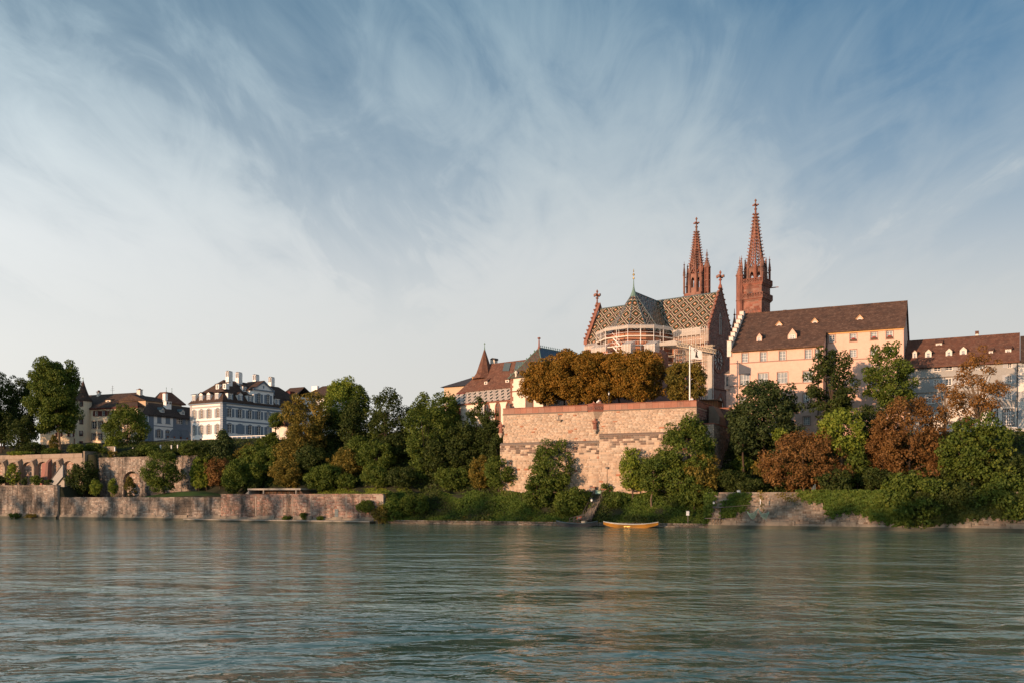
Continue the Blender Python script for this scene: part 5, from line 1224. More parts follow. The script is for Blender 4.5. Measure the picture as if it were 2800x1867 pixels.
for i in range(6):
    x0, x1 = lerp(X0, X1, i/6), lerp(X0, X1, (i+1)/6); m_.tube((x0, -12.5, f3.z(1937, 944)), (x1, -12.5, f3.z(1937, 956)), 0.055, n=4); m_.tube((x0, -12.5, f3.z(1937, 956)), (x1, -12.5, f3.z(1937, 944)), 0.055, n=4)
m_.build('lattice_truss', 'plank', sc)
# ================================================================ BISHOP'S COURT (brown roof, gothic windows) and CHAPEL
def fr_at(px, Y, deg): return Fr((px-1400)/FOC*Y, Y, deg)
def crop(ox, oy, k): return lambda x0, x1, y0, y1: (ox+x0/k, ox+x1/k, oy+y0/k, oy+y1/k)
BF = fr_at(1404, 196, 41)
cB = crop(1200, 900, 6.03)
fB = Face(BF, 'd', 0.0)
xa, xb_ = fB.a(1214), 0.0
zE = (fB.z(1214, 1107)+fB.z(1404, 1083))/2; zTp = zE+2.6
bc = thing('bishops_court', BF, xa/2, 2, 14, 'long white hall with gothic windows, zigzag tiled lean-to and steep brown roof', 'house')
m_ = MB(); m_.box(xa+0.2, xb_-0.02, 0.0, 13, 10, zE); m_.build('wall', 'chapel_plaster', bc)
def ztrap(z): return (z-zE)
lr = MB(); sl_ = math.hypot(2.9, zTp-zE)
pts = [(xa-0.3, -0.5, zE-0.35), (xb_-0.1, -0.5, zE-0.35), (xb_-0.1, 2.7, zTp), (xa+2.0, 2.7, zTp)]
lr.face(pts, [(p[0]/1.6, (p[1]+0.5)/3.2*sl_/2.0) for p in pts]); lr.face([(xa-0.3, -0.5, zE-0.35), (xa+2.0, 2.7, zTp), (xa-0.3, 6, zE-0.35)], [(0, 0), (1, 1), (2, 0)])
lr.build('lean_to_roof', 'zigzag_roof', bc)
m_ = MB(); m_.box(xa-0.2, xb_-0.05, -0.42, 0.02, zE-0.62, zE-0.40); m_.build('eave_board', 'red_sandstone', bc)
# main steep roof: ridge, hip at the left end
fR = Face(BF, 'd', 7.5); zRg = fR.z(1392, 988); rL, rR = fR.a(1338), fR.a(1450); eL = Face(BF, 'd', 2.4).a(1249)
m_ = MB()
m_.face([(eL, 2.4, zTp-0.1), (rR, 2.4, zTp-0.1), (rR, 7.5, zRg), (rL, 7.5, zRg)]); m_.face([(eL, 2.4, zTp-0.1), (rL, 7.5, zRg), (eL, 12.6, zTp-0.1)]); m_.face([(rR, 12.6, zTp-0.1), (eL, 12.6, zTp-0.1), (rL, 7.5, zRg), (rR, 7.5, zRg)])
m_.build('main_roof', 'roof_red', bc)
m_ = MB(); m_.box(eL+0.1, eL+2.6, 2.3, 12, zTp-0.75, zTp-0.15); m_.build('side_wall', 'chapel_plaster', bc); m_ = MB(); m_.box(eL, eL+2.7, 2.25, 2.5, zTp-0.42, zTp-0.12); m_.build('eave_board', 'wood_red', bc)
# spire turret on the hip
fS = Face(BF, 'd', 6.4); cs = fS.a(1325); z_t, z_b = fS.z(1325, 955), fS.z(1325, 1000)
m_ = MB(); m_.rev(cs, 6.4, [(2.9, zRg-3.4), (2.0, zRg-2.2), (1.55, zRg-1.0), (1.2, z_b+0.5), (0.12, z_t)], 8, 0.39); tu = m_.build('spire_roof', 'roof_red', bc)
m_ = MB(); m_.rev(cs, 6.4, [(0.22, z_t-0.4), (0.10, z_t+0.3), (0.05, z_t+1.0), (0.14, z_t+1.15), (0.04, z_t+1.5)], 6); m_.box(cs-0.25, cs+0.25, 6.37, 6.43, z_t+1.2, z_t+1.28); m_.build('finial', 'copper', tu)
for (x0, x1, y0, y1) in ((758, 850, 575, 665), (1055, 1195, 560, 690), (1250, 1385, 540, 660)):       # lead sheets in the roof
    q = cB(x0, x1, y0, y1); 
    def onroof(px, py):
        best = None
        for i in range(200):
            d = 2.4+5.1*i/199; z = lerp(zTp-0.1, zRg, i/199); zz = BF.Z(px, py, d)
            if best is None or abs(zz-z) < best[0]: best = (abs(zz-z), d, z)
        return (BF.S(px, best[1]), best[1], best[2])
    k0, k1, k2, k3 = onroof(q[0], q[3]), onroof(q[1]-6, q[3]), onroof(q[1], q[2]), onroof(q[0]+5, q[2])
    m_ = MB(); m_.prism([(p[0], p[1], p[2]+0.03) for p in (k0, k1, k2, k3)], (0, -0.12, 0.08)); m_.build('lead_sheet', 'lead', bc)
for (x0, x1, y0, y1) in ((748, 798, 858, 905), (1097, 1155, 830, 872)):
    q = cB(x0, x1, y0, y1); p = onroof((q[0]+q[1])/2, q[3]); f = Face(BF, 'd', p[1]); r = f.rect(*q)
    dormer(bc, f, (r[0], r[1], p[2]-0.1, p[2]+(r[3]-r[2])), 0.9, 'chapel_plaster', 'roof_red', None, 'shed', 'glass_dark', rh=0.75, nv=0, nh=0, over=0.12)
q = cB(848, 918, 490, 560); f = Face(BF, 'd', 8.2); r = f.rect(*q); m_ = MB(); m_.box(r[0], r[1], 8.2, 9.2, r[2]-1, r[3]); c_ = m_.build('chimney', 'chapel_plaster', bc); m_ = MB(); m_.prism([(r[0]-0.1, 8.1, r[3]), (r[1]+0.15, 8.1, r[3]-0.3), (r[1]+0.1, 8.1, r[3]+0.15), ((r[0]+r[1])/2, 8.1, r[3]+0.3)], (0, 1.2, 0)); m_.build('chimney_cap', 'roof_slate', c_)
for (x0, x1, y0, y1) in ((148, 200, 1300, 1560), (285, 345, 1275, 1480), (770, 828, 1215, 1400), (945, 1003, 1210, 1370), (1122, 1185, 1195, 1340)):
    q = cB(x0, x1, y0, y1); r = fB.rect(*q); w_ = min(r[1]-r[0], 1.5); c0 = (r[0]+r[1])/2
    gothic(bc, fB, (c0-w_/2, c0+w_/2, r[3]-4.6, r[3]), 'red_sandstone', 'glass_warm', 0.30, 1)
# chapel with the green-patterned roof
ch = thing('chapel', BF, 3, 2, 14, 'white chapel with red corner stones and green glazed tile roof left of the autumn trees', 'chapel')
zC = Face(BF, 'd', -0.9).z(1404, 1031); c0, c1 = 0.0, 8.6
m_ = MB(); m_.box(c0, c1, -0.9, 17, 10, zC); m_.build('wall', 'chapel_plaster', ch)
fA = Face(BF, 'd', 4.2); zA = fA.z(1474, 950); cm = fA.a(1474)
m_ = MB(); pts = [(c0-0.4, -1.3, zC-0.25), (c1+0.4, -1.3, zC-0.25), (cm, 4.2, zA)]
m_.face(pts, [(p[0]/1.5, (p[2]-zC)*1.25/1.5) for p in pts])
pl = [(c0-0.4, 17.4, zC-0.25), (c0-0.4, -1.3, zC-0.25), (cm, 4.2, zA), (cm, 17.4, zA)]; m_.face(pl, [(p[1]/1.5, (p[2]-zC)*1.25/1.5) for p in pl]); m_.build('front_roof', 'green_roof', ch)
m_ = MB(); m_.face([(c1+0.4, -1.3, zC-0.25), (c1+0.4, 17.4, zC-0.25), (cm, 17.4, zA), (cm, 4.2, zA)]); m_.build('side_roof', 'shade_blue_roof', ch)
m_ = MB(); m_.tube((cm, 4.2, zA), (cm, 17.4, zA), 0.13, n=5); m_.tube((c0-0.4, -1.3, zC-0.2), (cm, 4.2, zA), 0.1, n=5); m_.tube((c1+0.4, -1.3, zC-0.2), (cm, 4.2, zA), 0.1, n=5); rg_ = m_.build('ridge', 'copper', ch)
for i in range(20):
    m_ = MB(); d_ = 4.8+i*0.62; m_.rev(cm, d_, [(0.07, zA), (0.05, zA+0.25), (0.14, zA+0.38), (0.02, zA+0.62)], 5); m_.build('crest', 'copper', rg_)
for i in range(7):
    t = (i+0.8)/8; m_ = MB(); p = (lerp(c0-0.4, cm, t), lerp(-1.3, 4.2, t), lerp(zC-0.2, zA, t)); m_.rev(p[0], p[1], [(0.06, p[2]), (0.15, p[2]+0.3), (0.03, p[2]+0.5)], 5); m_.build('crest', 'copper', rg_)
m_ = MB(); m_.rev(cm, 4.2, [(0.42, zA-0.5), (0.18, zA+0.3), (0.13, zA+1.5), (0.12, zA+1.7), (0.36, zA+1.8), (0.36, zA+1.95), (0.08, zA+2.1)], 6); m_.build('finial', 'red_sandstone', ch)
rgq = random.Random(5)
for i in range(24):                                               # corner stones
    z = zC-0.3-i*0.45
    if z < 18: break
    m_ = MB(); w_ = rgq.choice([0.45, 0.75]); m_.box(c0-0.03, c0+w_, -0.96, -0.88, z-0.43, z); m_.build('quoin', 'red_sandstone', ch)
fC = Face(BF, 'd', -0.9); q = cB(0, 1240, 1010, 1025)
m_ = MB(); zz = fC.z(1410, 1069); m_.box(c0-0.1, c1, -1.02, -0.88, zz-0.1, zz+0.1); m_.build('string_course', 'red_sandstone', ch)
r = fC.rect(1437, 1459, 1092, 1117); m_ = MB(); fC.bar(m_, r[0], r[1], r[2]-2.5, r[3]+0.3, -0.08, 0.02); dr_ = m_.build('door', 'red_sandstone', ch); m_ = MB(); fC.bar(m_, r[0]+0.15, r[1]-0.15, r[2]-2.4, r[3], -0.12, -0.08); m_.build('door_leaf', 'wood_grey', dr_)
r = fC.rect(1447, 1458, 992, 1014); m_ = MB(); f = Face(BF, 'd', 0.9); dormer(ch, f, (r[0], r[1], r[2]-0.2, r[3]-0.6), 1.6, 'red_sandstone', 'green_roof', None, 'gable', 'glass_pale', nv=0, nh=0)
r = fC.rect(1409, 1413.5, 1011, 1023); m_ = MB(); m_.rev((r[0]+r[1])/2, -0.9, [(0.2, zC), (0.2, zC+0.6), (0.34, zC+0.8), (0.34, zC+1.0), (0.1, zC+1.3)], 6); m_.build('pinnacle', 'chapel_plaster', ch)
cl_ = thing('cloister_range', G, G.S(1660, 38), 38, 19, 'dark red sandstone cloister wall in the shade behind the terrace trees', 'wall')
f = Face(G, 'd', 38); a0, a1, zt_ = f.a(1490), f.a(1835), f.z(1660, 1040); m_ = MB(); m_.box(a0, a1, 38, 38.8, 18, zt_); m_.build('wall', 'gable_stone', cl_)
m_ = MB(); m_.prism([(a0, 37.5, zt_), (a0, 42, zt_+2.2), (a0, 42, zt_)], (a1-a0, 0, 0)); m_.build('roof', 'roof_brown', cl_)
for i in range(9): gothic(cl_, f, (lerp(a0, a1, (i+0.5)/9)-0.6, lerp(a0, a1, (i+0.5)/9)+0.6, 20.5, 23.5), 'red_sandstone', 'glass_dark', 0.2, 1)
# ochre house further back
YF = fr_at(1235, 236, 30); fY = Face(YF, 'd', 0); q = cB(85, 330, 940, 1040)
yh = thing('ochre_house', YF, 0, 4, 18, 'ochre house with grey hipped roof peeping over the trees left of the brown roof', 'house')
r = fY.rect(*q); m_ = MB(); m_.box(r[0], r[1]+9, 0, 12, 15, r[3]); m_.build('wall', 'beige_plaster', yh)
zr_ = fY.z(1268, 1033)+0.6; m_ = MB(); e = [(r[0]-0.7, -0.8, r[3]-0.1), (r[1]+9.7, -0.8, r[3]-0.1), (r[1]+9.7, 12.8, r[3]-0.1), (r[0]-0.7, 12.8, r[3]-0.1)]; A_, B_ = (fY.a(1268), 5.8, zr_+0.5), (r[1]+5, 5.8, zr_+0.5)
m_.face([e[0], e[1], B_, A_]); m_.face([e[3], e[0], A_]); m_.face([e[2], e[3], A_, B_]); m_.face([e[1], e[2], B_]); m_.build('roof', 'roof_slate', yh)
q = cB(443, 530, 760, 830); r2 = fY.rect(*q); m_ = MB(); m_.box(r2[0], r2[1], 3, 4.2, r2[2]-1, r2[3]); co = m_.build('chimney', 'ochre_trim', yh); m_ = MB(); m_.box(r2[0]-0.1, r2[1]+0.4, 2.9, 4.3, r2[3], r2[3]+0.15); m_.build('chimney_cap', 'roof_slate', co)

# ================================================================ PINK HOUSE
c6 = crop(1960, 780, 3.7333)
fp1, fp2 = Face(G, 'd', 26.0), Face(G, 'd', 30.3)
ph = thing('pink_house', G, fp1.a(2120), 28, 12, 'long pink plastered house with brown roof and white stepped gable, right of the minster', 'house')
e1 = (fp1.z(2003, 955.5)+fp1.z(2249, 942))/2; p0, pm, p1 = fp1.a(1995.5), fp1.a(2250.5), fp2.a(2471)
dR = 38.6; zRi = G.Z(2250, 846, dR); kr = (zRi-e1)/(dR-26.0); e2 = e1 + (30.3-26.0)*kr
W1 = [fp1.rect(*c6(*q)) for q in ((257, 318, 692, 783), (445, 507, 680, 775), (639, 704, 669, 763), (902, 967, 652, 746), (1005, 1060, 648, 742))]
W2 = [fp1.rect(*c6(*q)) for q in ((236, 334, 905, 1018), (424, 524, 893, 1008), (619, 721, 884, 996), (882, 980, 872, 984))]
W3 = [fp1.rect(*c6(*q)) for q in ((232, 300, 1137, 1230), (424, 500, 1125, 1215), (619, 700, 1115, 1205), (882, 950, 1102, 1190), (884, 950, 1335, 1420))]
R1 = [fp2.rect(*c6(*q)) for q in ((1148, 1207, 510, 578), (1361, 1425, 494, 570), (1573, 1637, 480, 555), (1731, 1796, 468, 545))]
R2 = [fp2.rect(*c6(*q)) for q in ((1148, 1207, 670, 745), (1361, 1425, 655, 730), (1570, 1635, 640, 712), (1731, 1796, 628, 700))]
R3 = [(r[0], r[1], r[2]-5.2, r[3]-5.2) for r in R2]
m_ = MB(); wall_grid(m_, fp1, p0, pm, 8, e1-0.1, W1+W2+W3, 0.3)
m_.face([(p0, 26, 8), (p0, 51, 8), (p0, 51, e1-0.1), (p0, 38.6, zRi-0.2), (p0, 26, e1-0.1)]); m_.face([(pm, 26, 8), (pm, 30.3, 8), (pm, 30.3, e2-0.1), (pm, 26, e1-0.1)]); m_.build('wall', 'pink_plaster', ph)
m_ = MB(); wall_grid(m_, fp2, pm, p1, 8, e2-0.1, R1+R2+R3, 0.3)
m_.face([(p1, 30.3, 8), (p1, 51, 8), (p1, 51, e1-0.1), (p1, 38.6, zRi-0.2), (p1, 30.3, e2-0.1)]); m_.face([(p0, 51, 8), (p1, 51, 8), (p1, 51, e1), (p0, 51, e1)]); m_.build('wall', 'pink_plaster', ph)
for i, r in enumerate(W1): win(ph, fp1, r, 'frame_white', 'glass_pale', 'pink_trim', 1, 2)
for r in W2: win(ph, fp1, r, 'frame_white', 'glass_pale', 'pink_trim', 2, 1)
for r in W3: win(ph, fp1, r, 'frame_white', 'glass_pale', 'pink_trim', 2, 3)
for i, r in enumerate(R1): win(ph, fp2, r, 'frame_white', 'glass_dark' if i == 0 else 'glass_pale', 'pink_trim', 1, 2)
for r in R2+R3: win(ph, fp2, r, 'frame_white', 'glass_pale', 'pink_trim', 1, 2)
for i in (1, 2, 3):                                               # window boxes
    r = R1[i]; m_ = MB(); fp2.bar(m_, r[0], r[1], r[2], r[2]+0.28, -0.28, -0.06); b_ = m_.build('flower_box', 'wood_brown', ph)
    m_ = MB(); m_.rev((r[0]+r[1])/2, 30.13, [(0.05, r[2]+0.285), (0.4, r[2]+0.35), (0.32, r[2]+0.5), (0.05, r[2]+0.58)], 7, sy=0.3); m_.build('flowers', 'cloth_red', b_)
for (z, f, a, b_) in ((fp1.z(2000, 993.5), fp1, p0-0.02, pm), (fp1.z(2000, 1055.5), fp1, p0-0.02, pm), (fp1.z(2170, 1113), fp1, p0-0.02, pm), (fp2.z(2360, 980.5), fp2, pm, p1+0.02)):
    m_ = MB(); f.bar(m_, a, b_, z-0.09, z+0.09, -0.09, 0.01); m_.build('string_course', 'pink_trim', ph)
m_ = MB(); fp1.bar(m_, p0-0.05, pm+0.1, e1-0.55, e1-0.12, -0.22, 0.01); m_.build('cornice', 'ochre_trim', ph); m_ = MB(); fp2.bar(m_, pm+0.15, p1+0.05, e2-0.62, e2-0.14, -0.22, 0.01); m_.build('cornice', 'ochre_trim', ph)
th = 0.24
m_ = MB(); m_.prism([(p0+0.35, 25.3, e1-0.48), (p0+0.35, 25.3, e1-0.48+th), (p0+0.35, 38.6, zRi+th), (p0+0.35, 38.6, zRi)], (pm+0.15-p0-0.35, 0, 0)); m_.build('roof', 'roof_brown', ph)
m_ = MB(); d2 = 29.7; m_.prism([(pm+0.152, d2, e1+(d2-26)*kr), (pm+0.152, d2, e1+(d2-26)*kr+th), (pm+0.152, 38.6, zRi+th), (pm+0.152, 38.6, zRi)], (p1+0.3-pm-0.152, 0, 0)); m_.build('roof', 'roof_brown', ph)
m_ = MB(); m_.prism([(p0+0.35, 38.61, zRi), (p0+0.35, 38.61, zRi+th), (p0+0.35, 51.6, e1-0.3+th), (p0+0.35, 51.6, e1-0.3)], (p1+0.3-p0-0.35, 0, 0)); m_.build('roof', 'roof_brown', ph)
m_ = MB(); m_.tube((p0+0.35, 38.6, zRi+th+0.02), (p1+0.3, 38.6, zRi+th+0.02), 0.13, n=6); m_.build('ridge', 'roof_brown', ph)
n = 8                                                             # stepped gable
for i in range(n):
    d0, d1 = 25.7+(38.6-25.7)*i/n, 25.7+(38.6-25.7)*(i+1)/n; zt_ = e1-0.2+(zRi-e1)*(i+1)/n+0.75
    m_ = MB(); m_.box(p0-0.45, p0+0.34, d0, d1-0.01, e1-1.2, zt_); m_.build('gable_step', 'pale_plaster', ph)
    m_ = MB(); m_.box(p0-0.52, p0+0.41, d0-0.06, d1+0.02, zt_+0.002, zt_+0.12); m_.build('step_cap', 'pink_trim', ph)
def on_plane(f0, d0, z0, kk, px, py, fr=G):
    lo, hi = d0, d0+14
    for _ in range(40):
        mid = (lo+hi)/2
        if fr.Z(px, py, mid) < z0+(mid-d0)*kk: hi = mid
        else: lo = mid
    # Z grows slowly with d, roof faster: root where Z == roof
    return (lo+hi)/2
for q, hood in (((405, 460, 525, 582), 'g'), ((724, 816, 502, 560), 'g'), ((607, 664, 402, 426), 's'), ((970, 1029, 372, 398), 's'), ((1427, 1490, 340, 365), 's')):
    x0, x1, y0, y1 = c6(*q); d_ = on_plane(None, 26.0, e1, kr, (x0+x1)/2, y1); f = Face(G, 'd', d_); r = f.rect(x0, x1, y0, y1)
    big = hood == 'g'
    dormer(ph, f, r, 2.4 if big else 1.6, 'pink_plaster', 'ochre_trim' if not big else 'roof_red', None, 'gable', 'glass_pale' if big else 'glass_dark', rh=(r[1]-r[0])*(0.72 if big else 0.55), nv=1 if big else 0, nh=1 if big else 0)
for q in ((683, 706, 255, 292), (1108, 1150, 222, 246)):
    x0, x1, y0, y1 = c6(*q); f = Face(G, 'd', 39.2); r = f.rect(x0, x1, y0, y1); m_ = MB(); m_.box(r[0], r[1], 39.2, 40.2, r[2]-1.5, r[3]-0.12); o = m_.build('chimney', 'pink_trim', ph); m_ = MB(); m_.box(r[0]-0.12, r[1]+0.12, 39.05, 40.35, r[3]-0.118, r[3]); m_.build('chimney_cap', 'roof_slate', o)
x0, x1, y0, y1 = c6(1837, 1854, 325, 350); d_ = on_plane(None, 26, e1, kr, x0, y1); f = Face(G, 'd', d_-0.05); r = f.rect(x0, x1, y0, y1); m_ = MB(); m_.prism([(r[0], d_-0.15, r[2]), (r[1], d_-0.15, r[2]), (r[1], d_+0.75, r[3]+0.1), (r[0], d_+0.75, r[3]+0.1)], (0, -0.05, 0.12)); m_.build('skylight', 'glass_pale', ph)
m_ = MB(); m_.tube((pm+0.2, 29.9, e2-0.3), (pm+0.2, 29.9, 10), 0.13, n=6); m_.tube((fp1.a(2237), 25.85, e1-0.6), (fp1.a(2237), 25.85, 10), 0.08, n=6); m_.build('drain_pipe', 'iron', ph)
# little oriel at the left edge
r = Face(G, 'd', 27).rect(1987.5, 1995, 1022, 1060); m_ = MB(); m_.box(r[0], p0-0.01, 26.6, 29, 10, r[3]-1.0); m_.box(r[0]-0.25, p0-0.012, 26.3, 29.1, r[2]-0.3, r[3]); o = m_.build('oriel', 'pink_plaster', ph)
m_ = MB(); m_.prism([(r[0]-0.35, 26.2, r[3]+0.003), (p0-0.02, 26.2, r[3]+0.003), (p0-0.02, 26.2, r[3]+0.7)], (0, 3, 0)); m_.build('oriel_roof', 'roof_slate', o)
m_ = MB(); m_.box(r[0]+0.05, p0-0.35, 26.26, 26.298, r[2]+0.3, r[3]-0.5); m_.build('pane', 'glass_dark', o)

# ================================================================ GREY TERRACED HOUSES at the far right
RF = fr_at(2640, 165, 28); c7 = crop(2300, 880, 2.6133); fg = Face(RF, 'd', 0)
gh = thing('grey_house', RF, fg.a(2640), 2, 15, 'tall grey plastered house with red-brown roof and dormers behind the bare brown tree', 'house')
ge = (fg.z(2510, 1000)+fg.z(2780, 984))/2; g0, g1 = fg.a(2470), fg.a(2783.5)
GW = [fg.rect(*c7(*q)) for q in ((663, 713, 312, 350), (745, 795, 306, 344), (663, 700, 410, 456), (745, 790, 402, 450), (1190, 1220, 282, 326), (1186, 1217, 377, 435), (1187, 1216, 497, 556), (620, 672, 525, 580), (860, 905, 300, 345), (860, 905, 400, 450), (990, 1030, 295, 340), (990, 1030, 392, 445), (990, 1030, 500, 556))]
DO = fg.rect(*c7(1160, 1232, 622, 732)); SW = fg.rect(*c7(1228, 1242, 408, 432)); SW2 = fg.rect(*c7(1080, 1102, 655, 690))
zmid = fg.z(2720, 1113)
m_ = MB(); wall_grid(m_, fg, g0, g1, zmid, ge, [w for w in GW if w[2] > zmid]+[SW], 0.28); m_.box(g0, g1, 0.4, 14, 10, ge-0.02); m_.build('wall', 'grey_plaster', gh)
m_ = MB(); wall_grid(m_, fg, g0, g1, 12, zmid, [DO, SW2]+[w for w in GW if w[3] < zmid], 0.28); m_.build('ground_floor_wall', 'pale_plaster', gh)
m_ = MB(); wall_grid(m_, Face(RF, 'd', 0.39), g0, g1, 12, ge, [], 0.1); 
for w in GW: win(gh, fg, w, 'frame_white', 'glass_dark', 'pale_plaster', 1, 2, 'shutter_grey', tw=0.08, sw=0.62)
for w in (SW, SW2): win(gh, fg, w, 'wood_brown', 'glass_dark', None, 0, 0)
win(gh, fg, DO, 'frame_white', 'glass_dark', 'iron', 3, 4, fw=0.09)
for (y, yy) in ((fg.z(2530, 1033), 0), (fg.z(2530, 1073), 1)):
    m_ = MB(); fg.bar(m_, g0, fg.a(2700), y-0.08, y+0.08, -0.08, 0.01); m_.build('string_course', 'grey_mortar', gh)
gd = 6.6; gzr = RF.Z(2640, 925, gd); gk = (gzr-ge)/gd
m_ = MB(); m_.prism([(g0, -0.7, ge-0.5), (g0, -0.7, ge-0.26), (g0, gd, gzr+0.2), (g0, gd, gzr)], (g1-g0+0.3, 0, 0)); m_.prism([(g0, gd+0.01, gzr), (g0, gd+0.01, gzr+0.2), (g0, 14.5, ge-0.3), (g0, 14.5, ge-0.5)], (g1-g0+0.3, 0, 0)); m_.build('roof', 'roof_red', gh)
m_ = MB(); m_.face([(g1, 0, 10), (g1, 14, 10), (g1, 14, ge), (g1, gd, gzr-0.1), (g1, 0, ge)]); m_.face([(g0, 0, 10), (g0, 14, 10), (g0, 14, ge), (g0, gd, gzr-0.1), (g0, 0, ge)]); m_.build('gable_wall', 'grey_plaster', gh)
m_ = MB(); m_.tube((g0, gd, gzr+0.2), (g1+0.3, gd, gzr+0.2), 0.12, n=6); m_.build('ridge', 'roof_red', gh)
for i, q in enumerate(((510, 541, 216, 266), (600, 646, 214, 262), (747, 793, 207, 252), (847, 898, 198, 242), (1172, 1216, 194, 226), (1055, 1085, 207, 234), (676, 721, 152, 176))):
    x0, x1, y0, y1 = c7(*q); d_ = on_plane(None, 0.0, ge, gk, (x0+x1)/2, y1, RF); f = Face(RF, 'd', max(d_, 0.2)); r = f.rect(x0, x1, y0, y1)
    dormer(gh, f, r, 1.9, 'pale_plaster', 'roof_red', None, 'gable' if i < 4 else 'shed', 'glass_pale', rh=(r[1]-r[0])*0.5 if i < 4 else 1.0, nv=1 if i > 3 else 0, nh=0 if i > 3 else 1)
x0, x1, y0, y1 = c7(960, 981, 66, 112); f = Face(RF, 'd', 7.2); r = f.rect(x0, x1, y0, y1); m_ = MB(); m_.box(r[0], r[1], 7.2, 8.0, r[2]-0.8, lerp(r[2], r[3], 0.55)); o = m_.build('chimney', 'pale_plaster', gh); m_ = MB(); m_.box(r[0]-0.06, r[1]+0.06, 7.15, 8.05, lerp(r[2], r[3], 0.552), r[3]); m_.build('chimney_cap', 'roof_red', o)
m_ = MB(); a = fg.a(2782); m_.tube((a, -0.12, ge-0.4), (a, -0.12, 15), 0.09, n=6); a = fg.a(2727); m_.tube((a, -0.1, zmid), (a, -0.1, 15), 0.07, n=6); m_.build('drain_pipe', 'iron', gh)
# neighbour
nh_ = thing('pale_house', RF, fg.a(2800), 2, 15, 'pale grey house with light shutters cut by the right edge', 'house')
n0, n1 = fg.a(2784.3), fg.a(2900); ne = fg.z(2790, 986)
NW = [fg.rect(*c7(*q)) for q in ((1295, 1330, 272, 312), (1295, 1330, 375, 432), (1295, 1330, 495, 555), (1295, 1330, 625, 690))]
m_ = MB(); wall_grid(m_, fg, n0, n1, 12, ne, NW, 0.28); m_.box(n0, n1, 0.4, 12, 12, ne-0.02); m_.build('wall', 'pale_plaster', nh_)
for w in NW: win(nh_, fg, w, 'frame_white', 'glass_pale', 'grey_plaster', 1, 2, 'shutter_grey', tw=0.08, sw=0.75)
nz_ = RF.Z(2795, 922, 6); m_ = MB(); m_.prism([(n0+0.32, -0.6, ne-0.4), (n0+0.32, -0.6, ne-0.18), (n0+0.32, 6, nz_+0.2), (n0+0.32, 6, nz_)], (n1-n0, 0, 0)); m_.prism([(n0+0.32, 6.01, nz_), (n0+0.32, 6.01, nz_+0.2), (n0+0.32, 13, ne), (n0+0.32, 13, ne-0.2)], (n1-n0, 0, 0)); m_.build('roof', 'roof_dark', nh_)
# terrace in front with railing, stone wall and half-round window
ft2 = Face(RF, 'd', -6.0); tz = ft2.z(2760, 1184)
tw_ = thing('house_terrace', RF, ft2.a(2760), -6, 8, 'stone terrace wall with railing below the grey houses at the right edge', 'wall')
t0, t1 = ft2.a(2690), ft2.a(2900); m_ = MB(); m_.box(t0, t1, -6, 0, 5, tz-0.55); m_.build('wall', 'grey_mortar', tw_)
stonework(tw_, ft2, t0, ft2.a(2830), 7, tz-0.56, 0.42, 0.8, 'pfalz_stone', 120, 51)
m_ = MB(); m_.box(t0, t1, -6.25, -0.1, tz-0.548, tz-0.05); m_.build('coping', 'concrete', tw_)
r = ft2.rect(2774, 2798, 1244, 1258); m_ = MB(); c0_, R_ = (r[0]+r[1])/2, (r[1]-r[0])/2; m_.face([(c0_+R_*math.cos(math.pi*i/10), -6.09, r[2]+R_*0.6*math.sin(math.pi*i/10)) for i in range(11)]); o = m_.build('lunette', 'glass_dark', tw_)
for i in range(10):
    a0_, a1_ = math.pi*i/10+0.02, math.pi*(i+1)/10-0.02; m_ = MB(); m_.prism([(c0_+k*R_*math.cos(a), -6.15, r[2]+k*R_*0.62*math.sin(a)) for k, a in ((1.0, a0_), (1.35, a0_), (1.35, a1_), (1.0, a1_))], (0, 0.12, 0)); m_.build('voussoir', 'pfalz_stone', tw_)
rl = MB(); a0_, a1_ = ft2.a(2728), ft2.a(2781)
for i in range(26): a = lerp(a0_, a1_, i/25); rl.tube((a, -5.7, tz-0.05), (a, -5.7, tz+1.0), 0.025, n=4)
rl.tube((a0_, -5.7, tz+1.0), (a1_, -5.7, tz+1.0), 0.04, n=4); rl.build('railing', 'steel', tw_)
bn = thing('terrace_bench', RF, ft2.a(2772), -4.5, tz, 'dark bench on the terrace by the grey houses', 'bench'); a = ft2.a(2772)
m_ = MB(); m_.box(a-0.9, a+0.9, -4.9, -4.4, tz+0.4, tz+0.46); m_.build('seat', 'wood_grey', bn); m_ = MB(); m_.box(a-0.9, a+0.9, -4.4, -4.34, tz+0.55, tz+0.95); m_.build('backrest', 'wood_grey', bn)
for k_ in (-0.75, 0.75): m_ = MB(); m_.box(a+k_-0.04, a+k_+0.04, -4.85, -4.35, tz-0.05, tz+0.4); m_.build('leg', 'iron', bn)

# ================================================================ WHITE MANSION
WF = fr_at(609, 246, 32.5); c9 = crop(500, 1000, 6.03)
fw1, fw2 = Face(WF, 'd', 0.0), Face(WF, 's', 0.0)
wz0 = fw1.z(560, 1232); we = fw1.z(608, 1097.5); wl = fw1.a(521); wd = 31.0
wh = thing('white_mansion', WF, wl/2, 6, wz0, 'white mansion with blue shutters, mansard roof and four white chimneys', 'house')
L1 = [fw1.rect(*c9(*q)) for q in ((165, 207, 735, 875), (283, 330, 722, 862), (405, 452, 712, 852), (550, 598, 700, 845), (162, 205, 990, 1135), (280, 327, 975, 1128), (402, 450, 970, 1122), (545, 595, 960, 1108))]
xs = ((735, 808), (908, 978), (1075, 1140), (1225, 1285), (1380, 1425), (1530, 1590))
R_1 = [];
for i, (x0, x1) in enumerate(xs):
    yt, yb = 708+i*12.5, 848+i*9.5; R_1.append(fw2.rect(*c9(x0, x1, yt, yb)))
    R_1.append(fw2.rect(*c9(x0, x1, 960+i*11, 1100+i*11)))
w_step = R_1[8][0]-R_1[6][0]
